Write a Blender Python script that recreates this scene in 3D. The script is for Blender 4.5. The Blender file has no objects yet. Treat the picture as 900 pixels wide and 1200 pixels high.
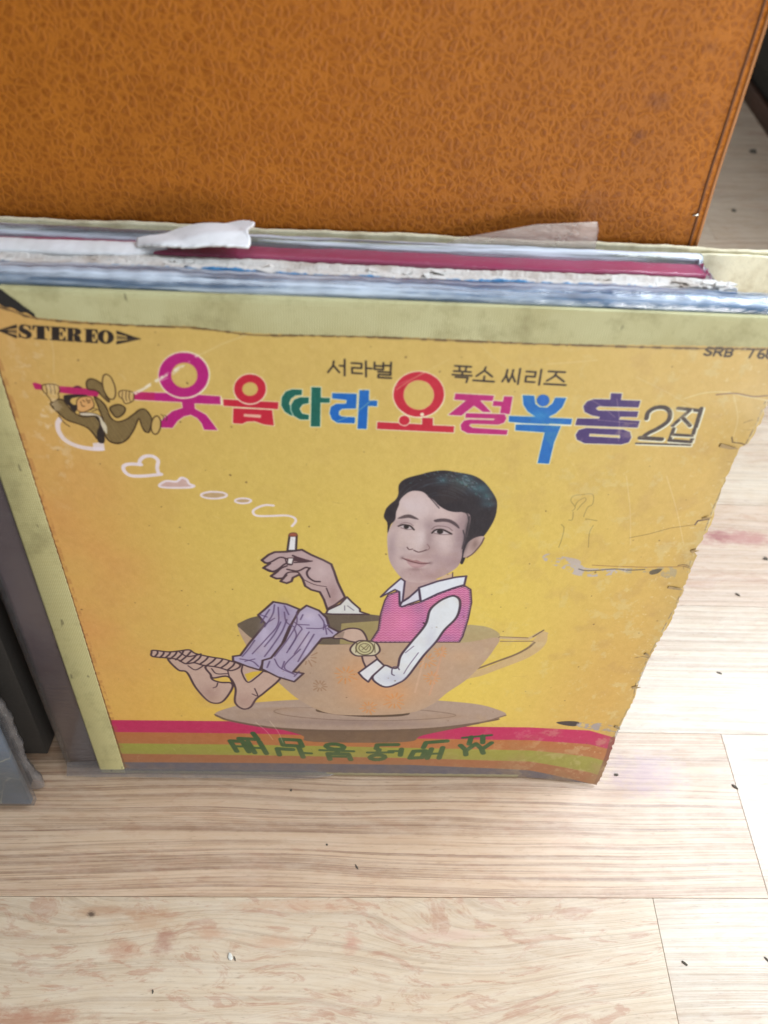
import bpy, bmesh, math, random
import numpy as np
from mathutils import Vector, Matrix
random.seed(7); rng = np.random.default_rng(11)
scene = bpy.context.scene
COL = scene.collection

# ------------------------------------------------------------------ camera
cam_data = bpy.data.cameras.new('camera')
cam = bpy.data.objects.new('camera', cam_data); COL.objects.link(cam)
Rw = np.array([[0.998577022814635, -0.007290139385883562, 0.05282786551048919], [0.026695363659162426, -0.7892277552250808, -0.613520095792701], [0.04616586472454528, 0.6140573297747648, -0.7879100892133066]])
U_, _, Vt_ = np.linalg.svd(Rw); Rw = U_ @ Vt_
m = np.eye(4); m[:3, 0] = Rw[0]; m[:3, 1] = -Rw[1]; m[:3, 2] = -Rw[2]; m[:3, 3] = (0.15030198, -0.15719579, 0.47440348)
cam.matrix_world = Matrix(m.tolist())
cam_data.sensor_fit = 'VERTICAL'; cam_data.sensor_height = 36; cam_data.lens = 36 * 870 / 1200
cam_data.clip_start = 0.01; cam_data.clip_end = 50
scene.camera = cam
cam_data.dof.use_dof = True; cam_data.dof.focus_distance = 0.40; cam_data.dof.aperture_fstop = 8

# ------------------------------------------------------------------ world, lamps, exposure
world = bpy.data.worlds.new('World'); scene.world = world; world.use_nodes = True
bg = world.node_tree.nodes['Background']; bg.inputs['Color'].default_value = (0.93, 0.96, 1.0, 1); bg.inputs['Strength'].default_value = 0.26
def area(name, loc, target, sx, sy, power, color):
    d = bpy.data.lights.new(name, 'AREA'); d.shape = 'RECTANGLE'; d.size = sx; d.size_y = sy; d.energy = power; d.color = color
    o = bpy.data.objects.new(name, d); COL.objects.link(o); o.location = loc
    o.rotation_euler = (Vector(target) - Vector(loc)).to_track_quat('-Z', 'Y').to_euler(); return o
area('window_light', (0.92, 0.36, 0.96), (0.3, 0.0, 0), 0.75, 0.7, 25, (0.84, 0.92, 1.0))
area('front_fill', (0.85, -0.95, 0.36), (0.2, 0.05, 0.18), 0.5, 0.5, 11.5, (1.0, 0.985, 0.95))  # added low fill from the front right that brightens the sleeve faces
area('overhead_fill', (0.0, 0.05, 2.1), (0.1, 0.05, 0), 1.8, 0.5, 5, (0.86, 0.94, 1.0))  # added overhead fill that puts highlights on the plastic folds
scene.view_settings.view_transform = 'Standard'; scene.view_settings.look = 'None'
scene.view_settings.exposure = 0.0; scene.view_settings.gamma = 1
scene.render.engine = 'CYCLES'

# ------------------------------------------------------------------ helpers
LEAN = math.radians(13)
def lin(c):
    return tuple(((x / 255) / 12.92 if x / 255 <= 0.04045 else ((x / 255 + 0.055) / 1.055) ** 2.4) for x in c)
def link(name, me, mat=None, parent=None):
    o = bpy.data.objects.new(name, me); COL.objects.link(o)
    if mat and not me.materials: me.materials.append(mat)
    if parent: o.parent = parent
    return o
def thing(name, label, cat, loc=(0, 0, 0), rot=(0, 0, 0), group=None):
    o = bpy.data.objects.new(name, None); COL.objects.link(o); o.location = loc; o.rotation_euler = rot
    o.empty_display_size = 0.02; return tag(o, label, cat, group)
def tag(o, label, cat, group=None):
    o['label'] = label; o['category'] = cat
    if group: o['group'] = group
    return o
def lean_thing(name, label, cat, w, group=None, x=0, z=0):
    c, s = math.cos(LEAN), math.sin(LEAN)       # local x along the sleeve, y = depth into the stack, z = up the leaning face
    return thing(name, label, cat, (x, w * c, -w * s + z), (-LEAN, 0, 0), group)
def mesh(name, v, f, smooth=False):
    me = bpy.data.meshes.new(name); me.from_pydata([tuple(map(float, p)) for p in v], [], f); me.update()
    bm = bmesh.new(); bm.from_mesh(me); bmesh.ops.recalc_face_normals(bm, faces=bm.faces[:]); bm.to_mesh(me); bm.free()
    if smooth: me.shade_smooth()
    return me
def box(name, x0, x1, y0, y1, z0, z1, bevel=0, seg=2, mat=None, parent=None, smooth=True):
    bm = bmesh.new()
    vs = [bm.verts.new((x, y, z)) for x in (x0, x1) for y in (y0, y1) for z in (z0, z1)]
    for q in ((0, 1, 3, 2), (4, 6, 7, 5), (0, 4, 5, 1), (2, 3, 7, 6), (0, 2, 6, 4), (1, 5, 7, 3)): bm.faces.new([vs[i] for i in q])
    bmesh.ops.recalc_face_normals(bm, faces=bm.faces[:])
    if bevel: bmesh.ops.bevel(bm, geom=bm.edges[:], offset=bevel, segments=seg, affect='EDGES', profile=0.5)
    me = bpy.data.meshes.new(name); bm.to_mesh(me); bm.free()
    if bevel and smooth: me.shade_smooth()
    return link(name, me, mat, parent)
def extrude_profile(name, prof, us, disp=None, mat=None, parent=None, smooth=True, closed=True):
    """profile of (y,z) points swept along x through the stations us; disp(x, y, z, k) moves a point"""
    v, f = [], []; n = len(prof)
    for x in us:
        for k, (y, z) in enumerate(prof):
            p = (x, y, z); v.append(disp(x, y, z, k) if disp else p)
    m_ = n if closed else n - 1
    for i in range(len(us) - 1):
        for k in range(m_):
            a, b = i * n + k, i * n + (k + 1) % n; f.append((a, b, b + n, a + n))
    if closed: f.append(tuple(range(n))); f.append(tuple(range((len(us) - 1) * n, len(us) * n)))
    return link(name, mesh(name, v, f, smooth), mat, parent)
def wob(seed, amp, freqs=(9, 23, 61, 140)):
    r = random.Random(seed); ph = [(f_ * (0.8 + .4 * r.random()), r.random() * 6.28, amp / (1 + i * .8)) for i, f_ in enumerate(freqs)]
    return lambda x: sum(a * math.sin(f_ * x * 6.28 + p) for f_, p, a in ph) / 2
def round_top(y0, y1, z0, z1, n=8, r=None):
    """sleeve profile with a rounded top"""
    r = r or (y1 - y0) / 2; out = [(y0, z0), (y0, z0 + (z1 - z0) * .5)]
    for i in range(n + 1): t = math.pi - math.pi / 2 * i / n; out.append((y0 + r + r * math.cos(t), z1 - r + r * math.sin(t)))
    for i in range(n + 1): t = math.pi / 2 - math.pi / 2 * i / n; out.append((y1 - r + r * math.cos(t), z1 - r + r * math.sin(t)))
    out.append((y1, z0)); return out

# ------------------------------------------------------------------ node helpers
class NT:
    def __init__(self, name):
        self.m = bpy.data.materials.new(name); self.m.use_nodes = True; self.t = self.m.node_tree
        self.b = self.t.nodes['Principled BSDF']
    def n(self, typ, ins=None, **props):
        nd = self.t.nodes.new(typ)
        for k, v in props.items(): setattr(nd, k, v)
        for k, v in (ins or {}).items(): self.put(nd.inputs[k], v)
        return nd
    def put(self, sock, v):
        if isinstance(v, bpy.types.NodeSocket): self.t.links.new(v, sock)
        elif isinstance(v, bpy.types.Node): self.t.links.new(v.outputs[0], sock)
        elif isinstance(v, tuple) and len(v) == 3 and sock.type == 'RGBA': sock.default_value = (*v, 1)
        else: sock.default_value = v
    def math(self, op, a, b=0.0, c=0.0, clamp=False):
        nd = self.t.nodes.new('ShaderNodeMath'); nd.operation = op; nd.use_clamp = clamp
        self.put(nd.inputs[0], a); self.put(nd.inputs[1], b); self.put(nd.inputs[2], c); return nd.outputs[0]
    def mix(self, fac, a, b, mode='MIX'):
        nd = self.t.nodes.new('ShaderNodeMix'); nd.data_type = 'RGBA'; nd.blend_type = mode
        self.put(nd.inputs[0], fac); self.put(nd.inputs[6], a); self.put(nd.inputs[7], b); return nd.outputs[2]
    def ramp(self, fac, stops):
        nd = self.t.nodes.new('ShaderNodeValToRGB'); self.put(nd.inputs[0], fac); e = nd.color_ramp.elements
        while len(e) < len(stops): e.new(0.5)
        for q, (p, c) in zip(e, stops): q.position = p; q.color = (*(c if isinstance(c, tuple) else (c, c, c)), 1)
        return nd.outputs[0]
    def coord(self, scale=(1, 1, 1), loc=(0, 0, 0), out='Object', vec=None):
        mp = self.t.nodes.new('ShaderNodeMapping')
        if vec is None: vec = self.t.nodes.new('ShaderNodeTexCoord').outputs[out]
        self.put(mp.inputs[0], vec); mp.inputs[3].default_value = scale; mp.inputs[1].default_value = loc; return mp.outputs[0]
    def noise(self, vec, scale, detail=4, rough=.55, dist=0.0, out=0):
        nd = self.n('ShaderNodeTexNoise', {'Vector': vec, 'Scale': scale, 'Detail': detail, 'Roughness': rough, 'Distortion': dist}); return nd.outputs[out]
    def bump(self, h, strength=.3, dist=.001):
        nd = self.n('ShaderNodeBump', {'Height': h, 'Strength': strength, 'Distance': dist}); self.put(self.b.inputs['Normal'], nd.outputs[0]); return nd
    def set(self, **k):
        for a, v in k.items(): self.put(self.b.inputs[a.replace('_', ' ')], v)
        return self.m

# ------------------------------------------------------------------ materials
def wood(name, streak, swirl, tint, offset, marks=()):
    t = NT(name); tc = t.t.nodes.new('ShaderNodeTexCoord'); geo = t.t.nodes.new('ShaderNodeNewGeometry')
    oi = t.t.nodes.new('ShaderNodeObjectInfo')
    va = t.n('ShaderNodeVectorMath', operation='SCALE'); t.put(va.inputs[0], (1.0, 1.0, 1.0)); t.put(va.inputs[3], t.math('MULTIPLY', oi.outputs['Random'], 0 if offset is not None else 37.0))
    ad = t.n('ShaderNodeVectorMath', operation='ADD'); t.put(ad.inputs[0], geo.outputs['Position']); t.put(ad.inputs[1], va.outputs[0])
    P = t.coord((1, 1, 1), offset or (0, 0, 0), vec=ad.outputs[0])
    # warp of the growth rings along the board
    warp = t.noise(t.coord((1.6, 5, 1), vec=P), 2.0, 2, .5)
    sep = t.n('ShaderNodeSeparateXYZ', {0: P})
    yw = t.math('ADD', sep.outputs[1], t.math('MULTIPLY', t.math('SUBTRACT', warp, .5), .005 + .10 * swirl))
    cmb = t.n('ShaderNodeCombineXYZ', {0: t.math('MULTIPLY', sep.outputs[0], .45), 1: t.math('MULTIPLY', yw, 95.0), 2: 0.0})
    rings = t.noise(cmb.outputs[0], 2.6, 5, .6)
    cmb2 = t.n('ShaderNodeCombineXYZ', {0: t.math('MULTIPLY', sep.outputs[0], 1.6), 1: t.math('MULTIPLY', yw, 210.0), 2: 3.0})
    fine = t.noise(cmb2.outputs[0], 2.4, 4, .65)
    cmb3 = t.n('ShaderNodeCombineXYZ', {0: t.math('MULTIPLY', sep.outputs[0], 16.0), 1: t.math('MULTIPLY', yw, 55.0), 2: 8.0})
    blot = t.noise(cmb3.outputs[0], 1.6, 6, .7, 1.6)
    light, mid, dark, pink = lin((216, 202, 180)), lin((204, 184, 160)), lin((112, 74, 52)), lin((178, 132, 108))
    base = t.ramp(t.noise(t.coord((2, 14, 1), vec=P), 1.5, 3), [(.3, light), (.7, mid)])
    lines = t.ramp(rings, [(.49, 0.0), (.535, .95), (.57, .25), (.60, .15), (.635, 1.0), (.68, .3)])
    c = t.mix(t.math('MULTIPLY', lines, .02 + .56 * streak, clamp=True), base, dark)
    c = t.mix(t.math('MULTIPLY', t.ramp(fine, [(.50, 0.0), (.60, 1.0)]), .14 + .30 * streak), c, dark)
    c = t.mix(t.math('MULTIPLY', t.ramp(blot, [(.53, 0.0), (.60, 1.0)]), .10 + .62 * swirl), c, pink)
    # rubbed white wash and fine pores
    c = t.mix(t.math('MULTIPLY', t.ramp(t.noise(t.coord((40, 170, 1), vec=P), 1.0, 6, .75), [(.42, 0.0), (.62, 1.0)]), .30), c, lin((226, 220, 208)))
    c = t.mix(t.math('MULTIPLY', t.ramp(t.noise(t.coord((110, 700, 1), vec=P), 1.0, 3, .6), [(.60, 0.0), (.72, 1.0)]), .35), c, lin((128, 98, 78)))
    kn = t.noise(t.coord((5, 16, 1), (3, 1, 0), vec=P), 1.0, 1, .4)
    c = t.mix(t.math('MULTIPLY', t.ramp(kn, [(.69, 0.0), (.76, 1.0)]), .6), c, lin((150, 104, 88)))
    gsep = t.n('ShaderNodeSeparateXYZ', {0: geo.outputs['Position']})
    for (mx, my, rx, ry, mc, ma) in marks:      # knots and spilled-ink marks that belong to this board
        dx = t.math('DIVIDE', t.math('SUBTRACT', gsep.outputs[0], mx), rx); dy = t.math('DIVIDE', t.math('SUBTRACT', gsep.outputs[1], my), ry)
        d = t.math('SQRT', t.math('ADD', t.math('MULTIPLY', dx, dx), t.math('MULTIPLY', dy, dy)))
        d = t.math('ADD', d, t.math('MULTIPLY', t.math('SUBTRACT', t.noise(t.coord((90, 200, 1), vec=geo.outputs['Position']), 1.0, 6, .75), .5), 2.6))
        c = t.mix(t.math('MULTIPLY', t.ramp(d, [(.25, 1.0), (1.0, 0.0)]), ma), c, lin(mc))
    c = t.mix(1.0, c, lin(tint), 'MULTIPLY')
    t.bump(t.math('ADD', t.math('MULTIPLY', rings, -.5), t.math('MULTIPLY', fine, -.6)), .35, .0008)
    rr = t.math('MULTIPLY_ADD', t.noise(t.coord((25, 25, 1), vec=P), 1.0, 3), .2, .24)
    return t.set(Base_Color=c, Roughness=rr, Specular_IOR_Level=.6)
def paper(name, col, var=.12, rough=.75, scale=60, dark=(120, 110, 80), amount=.35, bump=.25):
    t = NT(name); P = t.coord()
    c = t.mix(t.ramp(t.noise(P, scale, 5, .6), [(.45, 0.0), (.75, amount)]), lin(col), lin(dark))
    c = t.mix(t.ramp(t.noise(P, scale * 7, 3, .6), [(.4, 0.0), (.8, var)]), c, lin(tuple(int(x * .6) for x in col)))
    t.bump(t.noise(P, scale * 9, 4, .6), bump, .0006); return t.set(Base_Color=c, Roughness=rough)
def film(name, col=(235, 238, 245), milky=.12, rough=.12, gloss=1.3, streak=False):
    t = NT(name); out = t.t.nodes['Material Output']; P = t.coord()
    tr = t.n('ShaderNodeBsdfTransparent', {'Color': (.97, .98, 1.0)}); gl = t.n('ShaderNodeBsdfGlossy', {'Color': (1.0, 1.0, 1.0), 'Roughness': rough})
    df = t.n('ShaderNodeBsdfDiffuse', {'Color': lin(col)})
    bp = t.n('ShaderNodeBump', {'Height': t.noise(t.coord((1, 4, 4)), 60, 5, .6), 'Strength': .6, 'Distance': .0015})
    t.put(gl.inputs['Normal'], bp.outputs[0])
    fr = t.n('ShaderNodeFresnel', {'IOR': 1.5, 'Normal': bp.outputs[0]})
    m1 = t.n('ShaderNodeMixShader', {0: t.math('MULTIPLY_ADD', t.ramp(t.noise(t.coord((1.5, 40, 40)), 8, 5, .6), [(.40, 0.0), (.62, 1.0)]) if streak else t.noise(P, 90, 5, .65), milky * 1.6, milky * .2), 1: tr.outputs[0], 2: df.outputs[0]})
    m2 = t.n('ShaderNodeMixShader', {0: t.math('MULTIPLY_ADD', fr.outputs[0], gloss, .01, clamp=True), 1: m1.outputs[0], 2: gl.outputs[0]})
    t.put(out.inputs[0], m2.outputs[0]); return t.m
def cloth_tape(name, col, along):
    """woven bookbinding tape: fine ribs across it and a worn, soiled face"""
    t = NT(name); P = t.coord()
    rib = t.n('ShaderNodeTexWave', {'Vector': P, 'Scale': 330.0, 'Distortion': .6, 'Detail': 2.0, 'Detail Scale': 3.0}, bands_direction='X' if along == 'x' else 'Z')
    rib2 = t.n('ShaderNodeTexWave', {'Vector': P, 'Scale': 360.0, 'Distortion': .5, 'Detail': 1.0}, bands_direction='Z' if along == 'x' else 'X')
    c = t.mix(t.ramp(t.noise(P, 22, 5, .6), [(.35, 0.0), (.7, 1.0)]), lin(col), lin((166, 160, 110)))
    c = t.mix(t.math('MULTIPLY', rib.outputs[1], .22), c, lin((226, 224, 186)))
    c = t.mix(t.ramp(t.noise(P, 45, 6, .7), [(.50, 0.0), (.68, .6)]), c, lin((134, 126, 84)))
    c = t.mix(t.ramp(t.noise(t.coord((1, 1, .4)), 230, 2, .5), [(.70, 0.0), (.76, .6)]), c, lin((84, 78, 52)))
    t.bump(t.math('ADD', rib.outputs[1], t.math('MULTIPLY', rib2.outputs[1], .5)), .35, .0003); return t.set(Base_Color=c, Roughness=.6)

M = {}
M['tape_top'] = cloth_tape('tape_top', (186, 184, 140), 'x'); M['tape_side'] = cloth_tape('tape_side', (168, 158, 104), 'z')
M['bottom_tape'] = paper('bottom_tape', (142, 132, 104), amount=.5); M['board'] = paper('board', (196, 172, 124), amount=.5); M['torn'] = paper('torn', (176, 150, 108), scale=140, amount=.7, bump=.8)
M['white_paper'] = paper('white_paper', (232, 235, 240), scale=24, dark=(168, 172, 158), amount=.6, bump=.35)
M['torn_white'] = paper('torn_white', (216, 214, 210), scale=70, dark=(150, 128, 106), amount=.7, bump=.5)
M['cream'] = paper('cream', (186, 186, 132), scale=46, dark=(104, 112, 62), amount=.9, bump=.4)
M['cream_lip'] = paper('cream_lip', (226, 220, 192), scale=90, dark=(150, 130, 84), amount=.6)
M['blackish'] = paper('blackish', (38, 36, 34), scale=40, dark=(20, 20, 20), rough=.55)
M['film'] = film('film'); M['film_thin'] = film('film_thin', milky=.04, gloss=.45); M['film_sheen'] = film('film_sheen', (214, 228, 244), milky=.42, gloss=1.2, rough=.12, streak=True); M['film_milky'] = film('film_milky', (222, 232, 246), milky=.62, rough=.16, streak=True); M['film_dull'] = film('film_dull', (120, 116, 116), .45, .3, .6)  # bluish white streaks on the blue sleeve's fold paint its sheen into the colour
def magenta():
    t = NT('magenta_card'); P = t.coord((1, 1, 1))
    c = t.mix(t.ramp(t.noise(t.coord((3, 40, 40)), 3, 4), [(.3, 0.0), (.8, 1.0)]), lin((160, 24, 82)), lin((186, 52, 106)))
    c = t.mix(t.ramp(t.noise(P, 150, 3), [(.62, 0.0), (.8, .5)]), c, lin((214, 150, 170)))
    return t.set(Base_Color=c, Roughness=.5)
M['magenta'] = magenta()
def bluecard():
    t = NT('blue_card'); P = t.coord((1, 1, 1)); s = t.n('ShaderNodeSeparateXYZ', {0: P})
    w = t.math('ADD', s.outputs[1], t.math('MULTIPLY', t.math('SUBTRACT', t.noise(t.coord((8, 8, 8)), 3, 5, .6), .5), .004))
    # printed blue spine, the plastic's highlight painted in: dark blue front edge, pale grey middle, sky blue back edge
    top = t.ramp(t.math('MULTIPLY', w, 80.0), [(0.0, lin((60, 124, 172))), (.22, lin((70, 138, 188))), (.30, lin((200, 212, 226))), (.62, lin((226, 234, 242))), (.72, lin((84, 172, 228))), (.95, lin((96, 180, 232)))])
    face = t.mix(t.ramp(t.noise(t.coord((6, 6, 2.5)), 4, 4, .6), [(.35, 0.0), (.65, 1.0)]), lin((84, 66, 66)), lin((66, 46, 54)))
    isf = t.math('GREATER_THAN', s.outputs[2], .296)
    return t.set(Base_Color=t.mix(isf, face, top), Roughness=.4, Coat_Weight=.3, Coat_Roughness=.15)
M['blue_card'] = bluecard()
def leather(name='orange_leather'):
    t = NT(name); P = t.coord((1, .35, 1)); 
    wv = t.n('ShaderNodeVectorMath', operation='ADD'); t.put(wv.inputs[0], P)
    nz = t.n('ShaderNodeTexNoise', {'Vector': P, 'Scale': 130.0, 'Detail': 3.0, 'Roughness': .6}); sc = t.n('ShaderNodeVectorMath', operation='SCALE')
    t.put(sc.inputs[0], nz.outputs['Color']); sc.inputs[3].default_value = .0062; t.put(wv.inputs[1], sc.outputs[0])
    v1 = t.n('ShaderNodeTexVoronoi', {'Vector': wv.outputs[0], 'Scale': 310.0}, feature='DISTANCE_TO_EDGE')
    v2 = t.n('ShaderNodeTexVoronoi', {'Vector': wv.outputs[0], 'Scale': 520.0}, feature='DISTANCE_TO_EDGE')
    e1 = t.ramp(v1.outputs[0], [(.0, 1.0), (.10, .75), (.28, 0.0)]); e2 = t.ramp(v2.outputs[0], [(.0, 1.0), (.14, .4), (.3, 0.0)])
    br = t.ramp(t.noise(P, 60, 4, .6), [(.35, .62), (.65, 1.0)])
    net = t.math('MULTIPLY', t.math('MAXIMUM', e1, t.math('MULTIPLY', e2, .55)), br, clamp=True)
    base = t.mix(t.ramp(t.noise(P, 5, 3), [(.35, 0.0), (.7, 1.0)]), lin((136, 74, 10)), lin((156, 86, 12)))
    c = t.mix(t.math('MULTIPLY', net, .60), base, lin((198, 122, 36)))
    c = t.mix(t.ramp(t.noise(P, 14, 5, .7), [(.66, 0.0), (.80, .2)]), c, lin((124, 72, 24)))
    c = t.mix(t.ramp(t.noise(P, 420, 2, .6), [(.6, 0.0), (.8, .35)]), c, lin((112, 56, 14)))
    s = t.n('ShaderNodeSeparateXYZ', {0: t.coord()})
    for mx, mz, rx, rz, al in [(.262, .374, .006, .004, .35), (.258, .362, .005, .003, .45), (.246, .335, .012, .008, .2), (.276, .392, .004, .003, .3), (.235, .318, .01, .005, .2)]:   # scuff stains
        d = t.math('SQRT', t.math('ADD', t.math('POWER', t.math('DIVIDE', t.math('SUBTRACT', s.outputs[0], mx), rx), 2.0), t.math('POWER', t.math('DIVIDE', t.math('SUBTRACT', s.outputs[2], mz), rz), 2.0)))
        d = t.math('ADD', d, t.math('MULTIPLY', t.math('SUBTRACT', t.noise(P, 220, 3), .5), 1.2))
        c = t.mix(t.math('MULTIPLY', t.ramp(d, [(.3, 1.0), (1.1, 0.0)]), al), c, lin((84, 48, 44)))
    t.bump(t.math('ADD', t.math('MULTIPLY', net, -.7), t.math('MULTIPLY', t.noise(P, 700, 3), .4)), .5, .0009)
    return t.set(Base_Color=c, Roughness=t.math('MULTIPLY_ADD', net, .1, .5), Specular_IOR_Level=.25)
M['leather'] = leather()
def plain(name, col, rough=.5, **k):
    t = NT(name); P = t.coord(); c = t.mix(t.ramp(t.noise(P, 30, 5, .6), [(.35, 0.0), (.7, .6)]), lin(col), lin(tuple(int(x * .7) for x in col)))
    t.bump(t.noise(P, 300, 3), .2, .0004); return t.set(Base_Color=c, Roughness=rough, **k)
M['piping'] = plain('piping', (176, 112, 52), .5); M['seam'] = plain('seam', (110, 62, 22), .7)
M['cabinet'] = plain('cabinet', (30, 34, 32), .45); M['plinth'] = plain('plinth', (84, 58, 44), .5)
M['metal'] = plain('metal', (210, 205, 190), .25, Metallic=1.0); M['crumb'] = plain('crumb', (88, 80, 70), .85); M['crumb_pale'] = plain('crumb_pale', (222, 222, 214), .7)
def slate():
    t = NT('slate_print'); P = t.coord()
    c = t.mix(t.ramp(t.noise(P, 16, 4), [(.35, 0.0), (.65, 1.0)]), lin((58, 70, 78)), lin((86, 104, 124)))
    s = t.n('ShaderNodeSeparateXYZ', {0: P})
    c = t.mix(t.ramp(s.outputs[2], [(.04, 0.0), (.12, .75)]), c, lin((120, 138, 164)))
    wv = t.n('ShaderNodeVectorMath', operation='ADD'); t.put(wv.inputs[0], P); nz = t.n('ShaderNodeTexNoise', {'Vector': P, 'Scale': 30.0, 'Detail': 2.0}); sc = t.n('ShaderNodeVectorMath', operation='SCALE'); t.put(sc.inputs[0], nz.outputs['Color']); sc.inputs[3].default_value = .02; t.put(wv.inputs[1], sc.outputs[0])
    v = t.n('ShaderNodeTexVoronoi', {'Vector': wv.outputs[0], 'Scale': 26.0}, feature='DISTANCE_TO_EDGE')
    c = t.mix(t.math('MULTIPLY', t.ramp(v.outputs[0], [(.0, .75), (.006, .6), (.016, 0.0)]), t.ramp(t.noise(P, 24, 4, .7), [(.38, .1), (.6, 1.0)])), c, lin((170, 168, 142)))
    return t.set(Base_Color=c, Roughness=.35)
M['slate'] = slate()

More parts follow.
